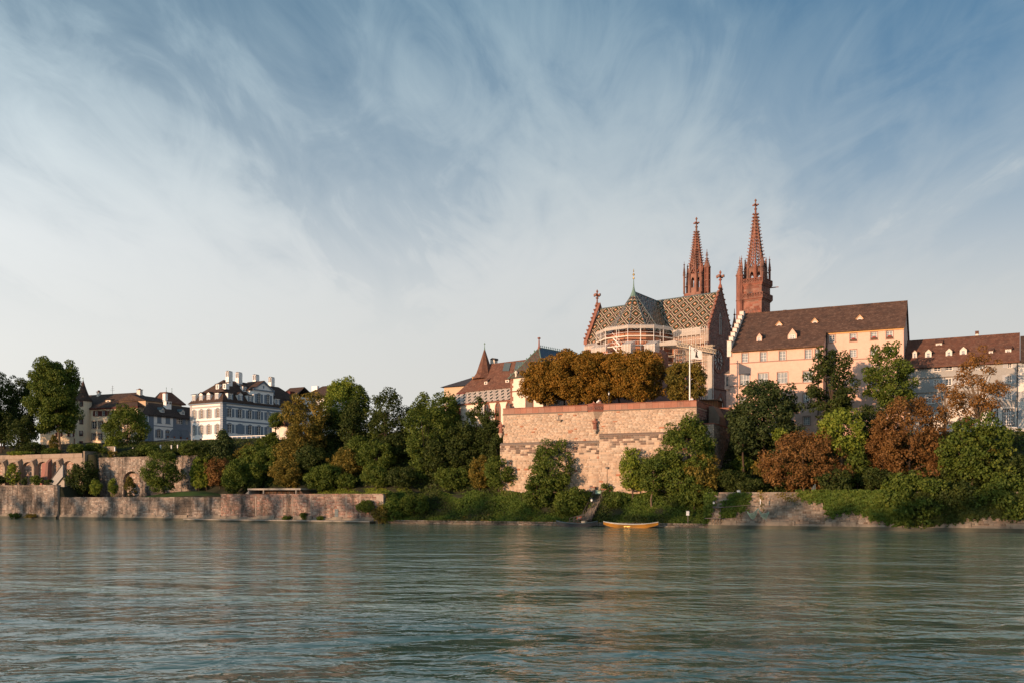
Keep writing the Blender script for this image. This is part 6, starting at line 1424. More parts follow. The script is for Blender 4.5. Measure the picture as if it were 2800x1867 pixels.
ext = [(r[0]+k*w_step, r[1]+k*w_step, r[2], r[3]) for r in R_1[10:12] for k in (1, 2, 3)]
allw = R_1+[e for e in ext if e[1] < wd-0.4]
up = [r for i, r in enumerate(R_1) if i % 2 == 0]; zu0, zu1 = np.mean([r[2] for r in up]), np.mean([r[3] for r in up]); lo_ = [r for i, r in enumerate(R_1) if i % 2]; zl0, zl1_ = np.mean([r[2] for r in lo_]), np.mean([r[3] for r in lo_])
allw = [(r[0], r[1], zu0, zu1) if (r[2]+r[3])/2 > (zu0+zl1_)/2 else (r[0], r[1], zl0, zl1_) for r in allw]
zlu = [np.mean([r[k] for r in L1[:4]]) for k in (2, 3)]; zll = [np.mean([r[k] for r in L1[4:]]) for k in (2, 3)]
L1 = [(r[0], r[1], *zlu) for r in L1[:4]]+[(r[0], r[1], *zll) for r in L1[4:]]
w_gap = float(np.mean([allw[i+2][0]-allw[i][1] for i in (0, 2, 4, 6)]))
m_ = MB(); wall_grid(m_, fw1, wl, 0, wz0-3, we, L1, 0.25); wall_grid(m_, fw2, 0, wd, wz0-3, we, allw, 0.25)
m_.face([(wl, 0, wz0-3), (wl, wd, wz0-3), (wl, wd, we), (wl, 0, we)]); m_.face([(wl, wd, wz0-3), (0, wd, wz0-3), (0, wd, we), (wl, wd, we)]); m_.build('wall', 'white_plaster', wh)
for r in L1: win(wh, fw1, r, 'frame_white', 'glass_warm', 'blue_trim', 1, 4, 'shutter_grey', arch=0.24, tw=0.11, sw=0.62, fw=0.085)
for i, r in enumerate(allw):
    win(wh, fw2, r, 'frame_white', 'glass_dark', 'blue_trim', 1, 4, 'blue_trim', arch=0.28, tw=0.10, sw=0.40*(w_gap-0.2), fw=0.10)
r = allw[3]; m_ = MB(); fw2.bar(m_, r[0]-0.1, r[1]+0.1, r[2], r[3]+0.2, -0.08, 0.2); m_.build('blind_window', 'blue_trim', wh)
for (f, a, b_) in ((fw1, wl, 0.0), (fw2, 0.0, wd)):
    for (z, h_) in ((we-1.05, 0.22), ((zu0+zl1_)/2-0.05, 0.2)):
        m_ = MB(); f.bar(m_, a+(0.9 if f is fw2 else 0), b_-(0.9 if f is fw1 else 0), z-h_, z+h_, -0.06, 0.01); m_.build('string_course', 'blue_trim' if f is fw2 else 'grey_plinth', wh)
    m_ = MB(); f.bar(m_, a-0.3 if f is fw1 else a, b_+0.32, we-0.35, we, -0.4, 0.02); m_.build('cornice', 'blue_trim', wh)
m_ = MB(); fw1.bar(m_, wl, 0, wz0-3, zll[0]-1.55, -0.07, 0.01); fw2.bar(m_, 0.1, wd, wz0-3, zl0-1.55, -0.07, 0.01); m_.build('plinth', 'grey_plinth', wh)
n = 22
for i in range(n):                                               # rusticated corner blocks
    z0, z1 = lerp(wz0, we-0.36, i/n), lerp(wz0, we-0.36, (i+1)/n)-0.05
    m_ = MB(); m_.box(-0.85, 0.1, -0.1, 0.0, z0, z1); m_.box(0.002, 0.1, 0.002, 1.15, z0, z1); m_.build('quoin', 'blue_trim', wh)
    m_ = MB(); m_.box(wl-0.1, wl+0.6, -0.1, 0.0, z0, z1); m_.build('quoin', 'grey_plinth', wh)
r = fw1.rect(*c9(280, 316, 1192, 1222)); m_ = MB(); fw1.bar(m_, r[0], r[1], r[2], r[3], -0.09, 0.0); m_.build('vent', 'iron', wh)
# mansard roof
zb_ = we + 3.1; ins = 1.9; o_ = 0.55; mid_s = wl/2
E = [(wl-o_, -o_), (o_, -o_), (o_, wd+o_), (wl-o_, wd+o_)]; I = [(wl+ins, ins), (-ins, ins), (-ins, wd-ins), (wl+ins, wd-ins)]; O2 = [(wl+ins-0.35, ins-0.35), (-ins+0.35, ins-0.35), (-ins+0.35, wd-ins+0.35), (wl+ins-0.35, wd-ins+0.35)]
m_ = MB()
for i in range(4):
    j = (i+1) % 4; m_.face([(*E[i], we+0.003), (*E[j], we+0.003), (*I[j], zb_), (*I[i], zb_)])
m_.build('lower_roof', 'roof_dark', wh)
zr2 = fw2.z(624, 1036); f_ap = 5.6; zr2 = WF.Z(624, 1036, f_ap)
m_ = MB(); A1_, A2_ = (mid_s, f_ap, zr2), (mid_s, wd-f_ap, zr2)
Q = [(*p, zb_-0.25) for p in O2]
m_.face([Q[0], Q[1], A1_]); m_.face([Q[1], Q[2], A2_, A1_]); m_.face([Q[2], Q[3], A2_]); m_.face([Q[3], Q[0], A1_, A2_]); m_.build('upper_roof', 'roof_dark', wh)
zd0, zd1 = we+0.45, we+2.45
dl = [fw1.a(500+x/6.03) for x in (172, 290, 415, 550)]
for i, a in enumerate(dl):
    f = Face(WF, 'd', 0.15); dormer(wh, f, (a-0.72, a+0.72, zd0, zd1), 1.7, 'white_plaster', 'roof_dark', None, 'gable' if i in (1, 2) else 'shed', 'glass_dark', rh=0.5, frame='frame_white', nv=1, nh=2, shutters='shutter_grey', over=0.22)
for x in (437, 553):
    a = fw1.a(500+x/6.03); f = Face(WF, 'd', 2.6); dormer(wh, f, (a-0.6, a+0.6, zb_+0.55, zb_+2.0), 1.1, 'white_plaster', 'roof_dark', None, 'shed', 'glass_dark', rh=0.5, over=0.22)
f = Face(WF, 's', -0.15)
for x in (792, 957, 1117, 1570):
    a = fw2.a(500+x/6.03); dormer(wh, f, (a-0.85, a+0.85, zd0, zd1), 1.7, 'white_plaster', 'roof_dark', None, 'gable' if x == 957 else 'shed', 'glass_dark', rh=0.55, nv=1, nh=2, shutters='blue_trim', over=0.22)
f = Face(WF, 's', -2.6)
for x in (1025, 1480):
    a = f.a(500+x/6.03); dormer(wh, f, (a-0.7, a+0.7, zb_+0.5, zb_+2.0), 1.1, 'white_plaster', 'roof_dark', None, 'shed', 'glass_dark', rh=0.6, over=0.22, shutters='blue_trim')
# central gable on the garden front
ga0, ga1 = fw2.a(500+1165/6.03), fw2.a(500+1490/6.03); fz = Face(WF, 's', 0.02); gtop = we+4.2; gap_ = gtop+2.3; gm = (ga0+ga1)/2
gwn = [fz.rect(*c9(1228, 1280, 522, 625)), fz.rect(*c9(1380, 1432, 535, 640))]; gwn = [(r[0], r[1], we+0.75, we+3.1) for r in gwn]
m_ = MB(); wall_grid(m_, fz, ga0, ga1, we+0.01, gtop, gwn, 0.25)
m_.face([(0.02, ga0, gtop), (0.02, ga1, gtop), (0.02, gm, gap_)])
for a in (ga0, ga1): m_.face([(0.02, a, we), (-4, a, we), (-4, a, gtop), (0.02, a, gtop)])
gb = m_.build('central_gable', 'white_plaster', wh)
for r in gwn: win(wh, fz, r, 'frame_white', 'glass_dark', 'blue_trim', 1, 3, 'blue_trim', arch=0.22, tw=0.11, sw=0.72)
m_ = MB()
for (p, q) in (((ga0-0.35, gtop-0.2), (gm, gap_+0.15)), ((ga1+0.35, gtop-0.2), (gm, gap_+0.15))): m_.prism([(0.35, p[0], p[1]), (0.35, q[0], q[1]), (0.35, q[0], q[1]+0.26), (0.35, p[0], p[1]+0.26)], (-6.5, 0, 0))
m_.build('gable_roof', 'roof_dark', gb); m_ = MB(); fz.bar(m_, ga0-0.3, ga1+0.3, gtop-0.15, gtop+0.15, -0.3, 0.01)
for (p, q) in (((ga0-0.3, gtop), (gm, gap_)), ((ga1+0.3, gtop), (gm, gap_))): m_.prism([(0.36, p[0], p[1]-0.15), (0.36, q[0], q[1]-0.15), (0.36, q[0], q[1]+0.14), (0.36, p[0], p[1]+0.14)], (-0.3, 0, 0))
m_.build('pediment_trim', 'blue_trim', gb); m_ = MB(); m_.rev(0, 0, [(0.01, 0)], 3) if False else None
m_ = MB(); m_.face([(0.05, gm+0.28*math.cos(2*math.pi*i/12), gtop+0.95+0.4*math.sin(2*math.pi*i/12)) for i in range(12)]); m_.build('oculus', 'blue_trim', gb)
# four arched chimneys
for (x0, x1, y0, y1, dd) in ((706, 820, 85, 238, 6.2), (868, 982, 104, 262, 10.2), (1150, 1262, 142, 290, 18.2), (1405, 1518, 183, 326, 26.5)):
    xm = 500+(x0+x1)/2/6.03; f = Face(WF, 'd', dd); s0 = f.a(xm); zt_, zb2 = f.z(xm, 1000+y0/6.03), f.z(xm, 1000+y1/6.03)
    m_ = MB(); hw_ = 0.58; dw = 0.66
    m_.box(s0-hw_, s0+hw_, dd-dw, dd+dw, zb2-2.2, zt_-1.5); m_.box(s0-hw_-0.06, s0+hw_+0.06, dd-dw-0.06, dd+dw+0.06, zt_-2.3, zt_-2.15)
    o = m_.build('chimney', 'white_plaster', wh)
    for k in (-0.33, 0.33):                                      # two vaulted flue hoods, open towards the river
        c = MB(); arc_ = [(s0+k+0.30*math.cos(math.pi*i/8), zt_-0.42+0.36*math.sin(math.pi*i/8)) for i in range(9)]; arc_in = [(s0+k+0.20*math.cos(math.pi*i/8), zt_-0.45+0.26*math.sin(math.pi*i/8)) for i in range(9)]
        for i in range(8):
            c.prism([(arc_[i][0], dd-dw, arc_[i][1]), (arc_[i+1][0], dd-dw, arc_[i+1][1]), (arc_in[i+1][0], dd-dw, arc_in[i+1][1]), (arc_in[i][0], dd-dw, arc_in[i][1])], (0, 2*dw, 0))
        for sg in (-1, 1): c.box(s0+k+sg*0.20, s0+k+sg*0.30, dd-dw, dd+dw, zt_-1.5, zt_-0.42)
        c.build('flue_hood', 'white_plaster', o)
        c = MB(); c.box(s0+k-0.2, s0+k+0.2, dd-0.4, dd+0.4, zt_-1.5, zt_-0.3); c.build('flue', 'iron', o)
    c = MB(); c.prism([(s0-hw_-0.06, dd-dw-0.04, zt_-0.08), (s0, dd-dw-0.04, zt_+0.1), (s0+hw_+0.06, dd-dw-0.04, zt_-0.08)], (0, 2*dw+0.08, 0)); c.build('cap', 'roof_dark', o)
# terrace wall and garden pavilion of the mansion
mt = thing('mansion_terrace', G, G.S(680, 33), 33, 15, 'mottled stone terrace wall under the white mansion behind the dark yew', 'wall')
f = Face(G, 'd', 33); a0, a1, zt_ = f.a(600), f.a(760), f.z(680, 1201); m_ = MB(); m_.box(a0, a1, 33, 33.6, 13, zt_); m_.build('wall', 'river_mortar', mt); stonework(mt, f, a0, a1, 14, zt_-0.15, 0.4, 0.7, 'river_stone', 60, 61); m_ = MB(); m_.box(a0, a1, 32.85, 33.75, zt_-0.15, zt_+0.03); m_.build('coping', 'arcade_plaster', mt)
for i in range(12):
    m_ = MB(); a = lerp(a0+1, a1-1, i/11); m_.rev(a, 33.3, [(0.1, zt_+0.03), (0.16, zt_+0.3), (0.08, zt_+0.7), (0.12, zt_+0.85)], 6); m_.build('baluster', 'frame_white', mt)
m_ = MB(); m_.box(a0+0.8, a1-0.8, 33.15, 33.45, zt_+0.85, zt_+1.0); m_.build('handrail', 'frame_white', mt)
pv = thing('garden_pavilion', G, G.S(755, 29), 29, 16, 'small sunlit white garden pavilion with flat brown roof among trees right of the mansion', 'pavilion')
f = Face(G, 'd', 29); r = f.rect(744, 790, 1165, 1200); m_ = MB(); m_.box(r[0], r[1], 29, 33, 12, r[3]); m_.build('wall', 'chapel_plaster', pv); m_ = MB(); m_.prism([(r[0]-0.5, 28.5, r[3]+0.002), (r[1]+0.5, 28.5, r[3]+0.002), (r[1]-1.0, 28.5, r[3]+1.1), (r[0]+1.4, 28.5, r[3]+1.1)], (0, 5, 0)); m_.build('roof', 'roof_red', pv)
for k in (0.35, 0.75): m_ = MB(); a = lerp(r[0], r[1], k); f.bar(m_, a-0.45, a+0.45, r[2]+0.2, r[3]-0.6, -0.06, 0.01); m_.build('shutter', 'pale_plaster', pv)
# roofs behind the trees right of the mansion
BH = fr_at(850, 300, 30); f = Face(BH, 'd', 0)
bh = thing('brown_roofed_house', BH, f.a(860), 4, 18, 'white house with steep brown roof glimpsed between trees right of the mansion', 'house')
a0, a1 = f.a(810), f.a(905); ze_, zr_ = f.z(850, 1090), f.z(850, 1048); m_ = MB(); m_.box(a0, a1, 0, 14, 14, ze_); m_.build('wall', 'white_plaster', bh)
m_ = MB(); m_.face([(a0-0.5, -0.6, ze_), (a1+0.5, -0.6, ze_), (a1-3, 7, zr_), (f.a(842), 7, zr_)]); m_.face([(a0-0.5, -0.6, ze_), (f.a(842), 7, zr_), (a0-0.5, 14.6, ze_)]); m_.face([(a1+0.5, -0.6, ze_), (a1+0.5, 14.6, ze_), (a1-3, 7, zr_)]); m_.face([(a1+0.5, 14.6, ze_), (a0-0.5, 14.6, ze_), (f.a(842), 7, zr_), (a1-3, 7, zr_)]); m_.build('roof', 'roof_dark', bh)
for px in (832, 846, 862, 878):
    r = f.rect(px-4, px+4, 1104, 1122); m_ = MB(); f.bar(m_, *r, -0.05, 0.01); m_.build('window', 'glass_dark', bh)
r = f.rect(823, 838, 1050, 1062); m_ = MB(); m_.box(r[0], r[1], 5, 6, r[2]-2, r[3]); m_.build('chimney', 'white_plaster', bh)
f2_ = Face(BH, 'd', -18); r = f2_.rect(760, 800, 1055, 1085)
b2 = thing('distant_dormer_roof', BH, r[0], -16, 18, 'dark distant roof with small dormers just right of the mansion roof', 'house')
m_ = MB(); m_.box(r[0], r[1]+2, -18, -10, 14, r[2]); m_.build('wall', 'white_plaster', b2); m_ = MB(); m_.face([(r[0], -18.4, r[2]), (r[1]+2, -18.4, r[2]), (r[1]+1, -14, r[3]), (r[0]+1, -14, r[3])]); m_.face([(r[0], -18.4, r[2]), (r[0]+1, -14, r[3]), (r[0], -9.6, r[2])]); m_.face([(r[1]+2, -9.6, r[2]), (r[0], -9.6, r[2]), (r[0]+1, -14, r[3]), (r[1]+1, -14, r[3])]); m_.build('roof', 'roof_dark', b2)
for k in (0.25, 0.5, 0.75): m_ = MB(); a = lerp(r[0], r[1], k); m_.box(a-0.5, a+0.5, -18, -15, r[2]+0.5, r[2]+1.7); m_.build('dormer', 'wood_red', b2)

# ================================================================ CREAM HOUSE with stair turret, BEIGE WING, BLUE HOUSE
CF = fr_at(250, 274, 23); cC = crop(200, 1000, 6.0294); fc1 = Face(CF, 'd', 0.0)
chh = thing('cream_house', CF, fc1.a(320), 3, 19, 'cream house with round stair turret, red shutters and brown hipped roof', 'house')
c0, c1 = fc1.a(110), fc1.a(377); ce = (fc1.z(258, 1113)+fc1.z(300, 1113))/2; cz = fc1.z(300, 1226)-3
CW = [fc1.rect(*cC(*q)) for q in ((360, 413, 737, 822), (478, 530, 735, 820), (600, 652, 733, 818), (720, 772, 731, 816), (840, 892, 729, 814), (310, 380, 910, 1025), (418, 490, 906, 1022), (600, 660, 905, 1020), (720, 780, 903, 1018), (840, 900, 901, 1016), (308, 368, 1110, 1218), (418, 478, 1108, 1216), (600, 660, 1104, 1212), (720, 780, 1102, 1210), (840, 900, 1100, 1208), (-45, 20, 905, 1000), (-200, -140, 905, 1000), (-60, -5, 1095, 1160), (-260, -205, 1090, 1160))]
m_ = MB(); wall_grid(m_, fc1, c0, c1, cz, ce, CW, 0.28); f_s = Face(CF, 's', c1); m_.face([(c1, 0, cz), (c1, 14, cz), (c1, 14, ce), (c1, 0, ce)]); m_.face([(c0, 0, cz), (c0, 14, cz), (c0, 14, ce), (c0, 0, ce)]); m_.build('wall', 'cream_plaster', chh)
for i, w in enumerate(CW): win(chh, fc1, w, 'frame_white', 'glass_dark' if i % 3 else 'glass_warm', 'wood_red', 1, 2, 'wood_red' if i < 5 or i > 16 else None, tw=0.12, sw=0.62)
cd = 7.0; cr_ = CF.Z(310, 1075.5, cd); rr_ = Face(CF, 'd', cd).a(376)
m_ = MB(); m_.face([(c0, -0.8, ce-0.2), (c1+0.7, -0.8, ce-0.2), (rr_, cd, cr_), (c0, cd, cr_)]); m_.face([(c1+0.7, -0.8, ce-0.2), (c1+0.7, 14.8, ce-0.2), (rr_, cd, cr_)]); m_.face([(c1+0.7, 14.8, ce-0.2), (c0, 14.8, ce-0.2), (c0, cd, cr_), (rr_, cd, cr_)]); m_.build('roof', 'roof_dark', chh)
m_ = MB(); m_.box(c0, c1+0.5, -0.62, 0.0, ce-0.5, ce-0.2); m_.build('eave_board', 'wood_red', chh)
for q in ((380, 425, 395, 500), (1042, 1110, 365, 450)):
    x0, x1, y0, y1 = cC(*q); f = Face(CF, 'd', 6.0); r = f.rect(x0, x1, y0, y1); m_ = MB(); m_.box(r[0]+0.15, r[1]-0.15, 6, 7, r[2]-1.2, lerp(r[2], r[3], 0.7)); o = m_.build('chimney', 'pale_plaster', chh); m_ = MB(); m_.box(r[0], r[1], 5.9, 7.1, lerp(r[2], r[3], 0.702), lerp(r[2], r[3], 0.78)); m_.rev((r[0]+r[1])/2, 6.5, [(0.35, lerp(r[2], r[3], 0.781)), (0.4, r[3]-0.1), (0.1, r[3])], 6); m_.build('chimney_cap', 'roof_red', o)
x0, x1, y0, y1 = cC(535, 615, 560, 600); d_ = on_plane(None, 0, ce, (cr_-ce)/cd, (x0+x1)/2, y1, CF); f = Face(CF, 'd', max(d_, 0.3)); r = f.rect(x0, x1, y0, y1); dormer(chh, f, (r[0], r[1], r[2], r[3]), 1.4, 'cream_plaster', 'roof_dark', None, 'shed', 'glass_dark', rh=0.4, nv=0, nh=0)
an = MB(); r = Face(CF, 'd', 6.8).rect(*cC(636, 662, 322, 450)); a = (r[0]+r[1])/2; an.tube((a, 6.8, r[2]-0.3), (a, 6.8, r[3]), 0.045, n=4)
for k, hw_ in ((0.62, 0.7), (0.4, 0.8), (0.9, 0.4)): z = lerp(r[2], r[3], k); an.tube((a-hw_, 6.8, z), (a+hw_, 6.8, z), 0.03, n=4)
an.build('aerial', 'iron', chh)
# turret
ts = fc1.a(232); tw0 = (fc1.a(249)-fc1.a(216))/2; tz0, tz1 = cz, fc1.z(232, 1096); tt = fc1.z(232, 1040)
m_ = MB(); m_.rev(ts, -0.6, [(tw0, tz0), (tw0, tz1)], 20); tu = m_.build('stair_turret', 'cream_plaster', chh, smooth=False)
m_ = MB(); m_.rev(ts, -0.6, [(tw0+0.28, tz1-0.15), (tw0+0.15, tz1+0.35), (tw0*0.68, tz1+1.5), (tw0*0.34, tz1+3.7), (0.1, tt)], 18); m_.build('turret_roof', 'roof_dark', tu)
m_ = MB(); m_.rev(ts, -0.6, [(0.25, tt-0.7), (0.08, tt+0.2), (0.04, tt+0.9)], 6); m_.box(ts-0.4, ts+0.15, -0.62, -0.58, tt+0.55, tt+0.8); m_.build('weather_vane', 'copper', tu)
for q in ((110, 148, 592, 660), (232, 268, 595, 668), (110, 150, 840, 910), (232, 268, 890, 960), (112, 150, 1035, 1108), (232, 266, 1080, 1152), (115, 155, 1208, 1285), (232, 266, 1250, 1300)):
    x0, x1, y0, y1 = cC(*q); a0_, a1_ = fc1.a(x0), fc1.a(x1); z0_, z1_ = fc1.z((x0+x1)/2, y1), fc1.z((x0+x1)/2, y0); am = (a0_+a1_)/2-ts; off = -0.6-math.sqrt(max(tw0**2-am**2, 0.05))
    th_ = math.atan2(am, -(off+0.6)); w_ = 0.5; h_ = z1_-z0_
    P = lambda t, z, o: (ts+am+math.cos(th_)*t + math.sin(th_)*o, off+math.sin(th_)*t - math.cos(th_)*o, z)
    m_ = MB(); 
    for (t0, t1, u0, u1) in ((-w_, -w_+0.14, 0, h_), (w_-0.14, w_, 0, h_), (-w_, w_, -0.14, 0), (-w_, w_, h_, h_+0.14)): m_.prism([P(t0, z0_+u0, 0.07), P(t1, z0_+u0, 0.07), P(t1, z0_+u1, 0.07), P(t0, z0_+u1, 0.07)], tuple(np.subtract(P(0, 0, -0.1), P(0, 0, 0.07))))
    o = m_.build('window', 'wood_red', tu)
    m_ = MB(); m_.face([P(-w_+0.14, z0_, 0.03), P(w_-0.14, z0_, 0.03), P(w_-0.14, z0_+h_, 0.03), P(-w_+0.14, z0_+h_, 0.03)]); m_.build('pane', 'glass_dark', tu)
# beige wing going back
bw = thing('beige_wing', CF, c1+1, 12, 19, 'beige windowless wing with low brown roof and small hipped tower behind the blue house', 'house')
fsw = Face(CF, 's', c1+0.9); be = fsw.z(420, 1096); L2 = fsw.a(497)
m_ = MB(); m_.box(c1-9, c1+0.9, 2.0, L2, cz, be); m_.build('wall', 'beige_plaster', bw)
m_ = MB(); zr_ = be+1.9; m_.face([(c1+1.5, 1.5, be-0.1), (c1+1.5, L2+0.5, be-0.1), (c1-4, L2+0.5, zr_), (c1-4, 1.5, zr_)]); m_.face([(c1-9.5, 1.5, be), (c1-9.5, L2+0.5, be), (c1-4, L2+0.5, zr_), (c1-4, 1.5, zr_)]); m_.face([(c1+1.5, 1.5, be-0.1), (c1-4, 1.5, zr_), (c1-9.5, 1.5, be)]); m_.face([(c1+1.5, L2+0.5, be-0.1), (c1-4, L2+0.5, zr_), (c1-9.5, L2+0.5, be)]); m_.build('roof', 'roof_dark', bw)
ta0, ta1 = fsw.a(452), fsw.a(504); tb = fsw.z(475, 1101); tt = fsw.z(475, 1071)
m_ = MB(); m_.prism([(c1+1.6, ta0, tb), (c1+1.6, ta1, tb), (c1-5, ta1, tb), (c1-5, ta0, tb)], (0, 0, -0.3)); tm = lerp(ta0, ta1, 0.42); 
T_ = [(c1-0.6, lerp(ta0, ta1, 0.26), tt), (c1-0.6, lerp(ta0, ta1, 0.55), tt), (c1-3, lerp(ta0, ta1, 0.55), tt), (c1-3, lerp(ta0, ta1, 0.26), tt)]; B_ = [(c1+1.6, ta0, tb), (c1+1.6, ta1, tb), (c1-5, ta1, tb), (c1-5, ta0, tb)]
for i in range(4): j = (i+1) % 4; m_.face([B_[i], B_[j], T_[j], T_[i]])
m_.face(T_); o = m_.build('tower_roof', 'roof_red', bw)
for k in (0, 1): m_ = MB(); m_.rev(*T_[k][:2], [(0.1, tt), (0.04, tt+0.9), (0.12, tt+1.1), (0.02, tt+1.4)], 5); m_.build('finial', 'copper', o)
m_ = MB(); x0 = fsw.a(453); m_.box(c1+0.2, c1+1.2, x0-0.5, x0+0.5, be-0.5, fsw.z(453, 1075)); m_.build('chimney', 'white_plaster', bw)
# blue house: garden front seen at an angle
BL = fr_at(408, 262, 25); fb1, fb2 = Face(BL, 's', 0.0), Face(BL, 'd', 0.0)
bl = thing('blue_house', BL, -3, 4, 17, 'blue-grey and white house with dark roof and white balustrade left of the mansion', 'house')
bz = fb1.z(440, 1207); bze = fb1.z(460, 1137); bd1 = fb1.a(432.5 + 0) ; xw0, xw1, xe = fb1.a(420.5), fb1.a(473), fb1.a(517)
BW = [fb1.rect(*cC(*q)) for q in ((1385, 1455, 826, 935), (1525, 1597, 838, 945), (1385, 1450, 1050, 1180), (1690, 1806, 855, 955), (1855, 1900, 872, 962))]
DOR = fb1.rect(*cC(1525, 1590, 1065, 1190))
m_ = MB(); wall_grid(m_, fb1, xw0, xw1, bz, bze, BW[:3]+[DOR], 0.25); m_.build('white_wall', 'white_plaster', bl)
m_ = MB(); wall_grid(m_, fb1, xw1, xe+6, bz-4, bze, BW[3:], 0.25); m_.box(0.0, -0.4, 0, xw0, bz-4, bze) ; m_.face([(0, xw0, bz-4), (0, xw1, bz-4), (0, xw1, bz), (0, xw0, bz)])
wl2 = fb2.a(395); m_.face([(wl2, 0, bz-4), (0, 0, bz-4), (0, 0, bze), (wl2, 0, bze)]); m_.face([(wl2, 0, bz-4), (wl2, 20, bz-4), (wl2, 20, bze), (wl2, 0, bze)]); m_.build('blue_wall', 'blue_wall', bl)
for i in (0, 1): r = BW[i]; m_ = MB(); fb1.bar(m_, r[0], r[1], r[2], r[3]+0.15, -0.05, 0.05); m_.build('closed_shutter', 'blue_trim', bl); 
for i in (0, 1): m_ = MB(); r = BW[i]; fb1.bar(m_, r[0]-0.15, r[1]+0.15, r[3]+0.152, r[3]+0.3, -0.09, 0.02); fb1.bar(m_, r[0]-0.15, r[1]+0.15, r[2]-0.18, r[2]-0.002, -0.12, 0.02); m_.build('surround', 'blue_trim', bl)
win(bl, fb1, BW[2], 'frame_white', 'glass_dark', 'blue_trim', 1, 3, 'blue_trim', arch=0.25, sw=0.6)
for r in BW[3:]: win(bl, fb1, r, 'frame_white', 'glass_dark', 'blue_trim', 3, 2)
win(bl, fb1, DOR, 'frame_white', 'glass_dark', 'blue_trim', 1, 2, arch=0.3)
m_ = MB(); fb1.bar(m_, DOR[0]+0.1, DOR[1]-0.1, DOR[2], DOR[2]+1.5, 0.02, 0.1); m_.build('door', 'blue_trim', bl)
fl_w = fb2.rect(*cC(1190, 1240, 815, 920)); win(bl, fb2, fl_w, 'frame_white', 'glass_dark', 'frame_white', 1, 3)
for px in (482, 506):                                             # blind arches of the ground floor
    a = fb1.a(px-1); R_ = 2.2; z0_ = bz+0.9; m_ = MB()
    for i in range(10):
        t0, t1 = math.pi*i/10, math.pi*(i+1)/10
        m_.prism([(0.0, a+k*R_*math.cos(t), z0_+1.2+k*R_*0.8*math.sin(t)) for k, t in ((1, t0), (1.14, t0), (1.14, t1), (1, t1))], (0.12, 0, 0))
    m_.face([(0.03, a+R_*math.cos(math.pi*i/10), z0_+1.2+R_*0.8*math.sin(math.pi*i/10)) for i in range(11)]+[(0.03, a-R_, z0_), (0.03, a+R_, z0_)]); m_.build('blind_arch', 'blue_trim', bl)
zmid_ = fb1.z(448, 1165); m_ = MB(); fb1.bar(m_, xw0, xw1, zmid_-0.12, zmid_+0.12, -0.08, 0.01); m_.build('string_course', 'blue_trim', bl)
for (p, q) in ((0.0, xw0), (xw1, xw1+1.3)):
    n = 16
    for i in range(n): m_ = MB(); z0_, z1_ = lerp(bz-0.5, bze-0.2, i/n), lerp(bz-0.5, bze-0.2, (i+1)/n)-0.06; fb1.bar(m_, p+0.05, q-0.05, z0_, z1_, -0.07, 0.0); m_.build('quoin', 'blue_wall', bl)
zrf = fb1.z(445, 1110); m_ = MB(); m_.face([(0.7, -0.7, bze-0.1), (0.7, xe+6, bze-0.1), (-4.5, xe+6, zrf+1.2), (-4.5, 4.0, zrf+1.2)]); m_.face([(wl2-0.7, -0.7, bze-0.1), (0.7, -0.7, bze-0.1), (-4.5, 4, zrf+1.2)]); m_.face([(wl2-0.7, -0.7, bze-0.1), (-4.5, 4, zrf+1.2), (-4.5, xe+6, zrf+1.2), (wl2-0.7, xe+6, bze-0.1)]); m_.build('roof', 'roof_dark', bl)
m_ = MB(); fb1.bar(m_, -0.5, xe+6, bze-0.4, bze-0.1, -0.45, 0.01); m_.build('cornice', 'roof_slate', bl)
fdm = Face(BL, 's', -0.6)
for q in ((1450, 1506, 715, 765), (1782, 1840, 745, 800)):
    r = fdm.rect(*cC(*q)); dormer(bl, fdm, (r[0], r[1], r[2], r[3]), 1.8, 'pale_plaster', 'lead', None, 'gable', 'shutter_grey', rh=0.6, nv=0, nh=0, frame='blue_trim')
x0, x1, y0, y1 = cC(1535, 1620, 572, 685); f = Face(BL, 's', -2.5); r = f.rect(x0, x1, y0, y1); m_ = MB(); m_.box(-3.6, -2.5, r[0], r[1], r[2]-1, r[3]-0.3); o = m_.build('chimney', 'white_plaster', bl)
for k in (-0.25, 0.25): m_ = MB(); c_ = (r[0]+r[1])/2+k*(r[1]-r[0]); m_.prism([(-2.48, c_+0.32*math.cos(math.pi*i/6), r[3]-0.9+0.62*math.sin(math.pi*i/6)) for i in range(7)], (0.03, 0, 0)); m_.build('flue', 'iron', o)
m_ = MB(); m_.box(-3.7, -2.4, r[0]-0.1, r[1]+0.1, r[3]-0.298, r[3]-0.18); m_.build('cap', 'white_plaster', o)
# stone base and balustraded landing
by0, by1 = fb1.a(447), fb1.a(503); fbl = Face(BL, 's', 1.6); m_ = MB(); m_.box(0.003, 1.6, by0, by1, bz-5, bz-0.1); m_.build('landing', 'red_sandstone', bl)
m_ = MB(); zb0 = bz-0.098; m_.box(1.25, 1.6, by0, by1, zb0, zb0+0.18); m_.box(1.22, 1.63, by0, by1, zb0+1.0, zb0+1.16); bo_ = m_.build('balustrade', 'frame_white', bl)
for i in range(26): m_ = MB(); a = lerp(by0+0.3, by1-0.3, i/25); m_.rev(1.42, a, [(0.07, zb0+0.182), (0.13, zb0+0.45), (0.06, zb0+0.8), (0.1, zb0+0.998)], 6); m_.build('baluster', 'frame_white', bo_)
for i in range(4): m_ = MB(); a = lerp(by0+0.2, by1-0.2, i/3); m_.rev(1.42, a, [(0.14, zb0+1.165), (0.1, zb0+1.3), (0.3, zb0+1.6), (0.34, zb0+1.75), (0.1, zb0+1.8)], 8); m_.build('urn', 'red_sandstone', bo_)
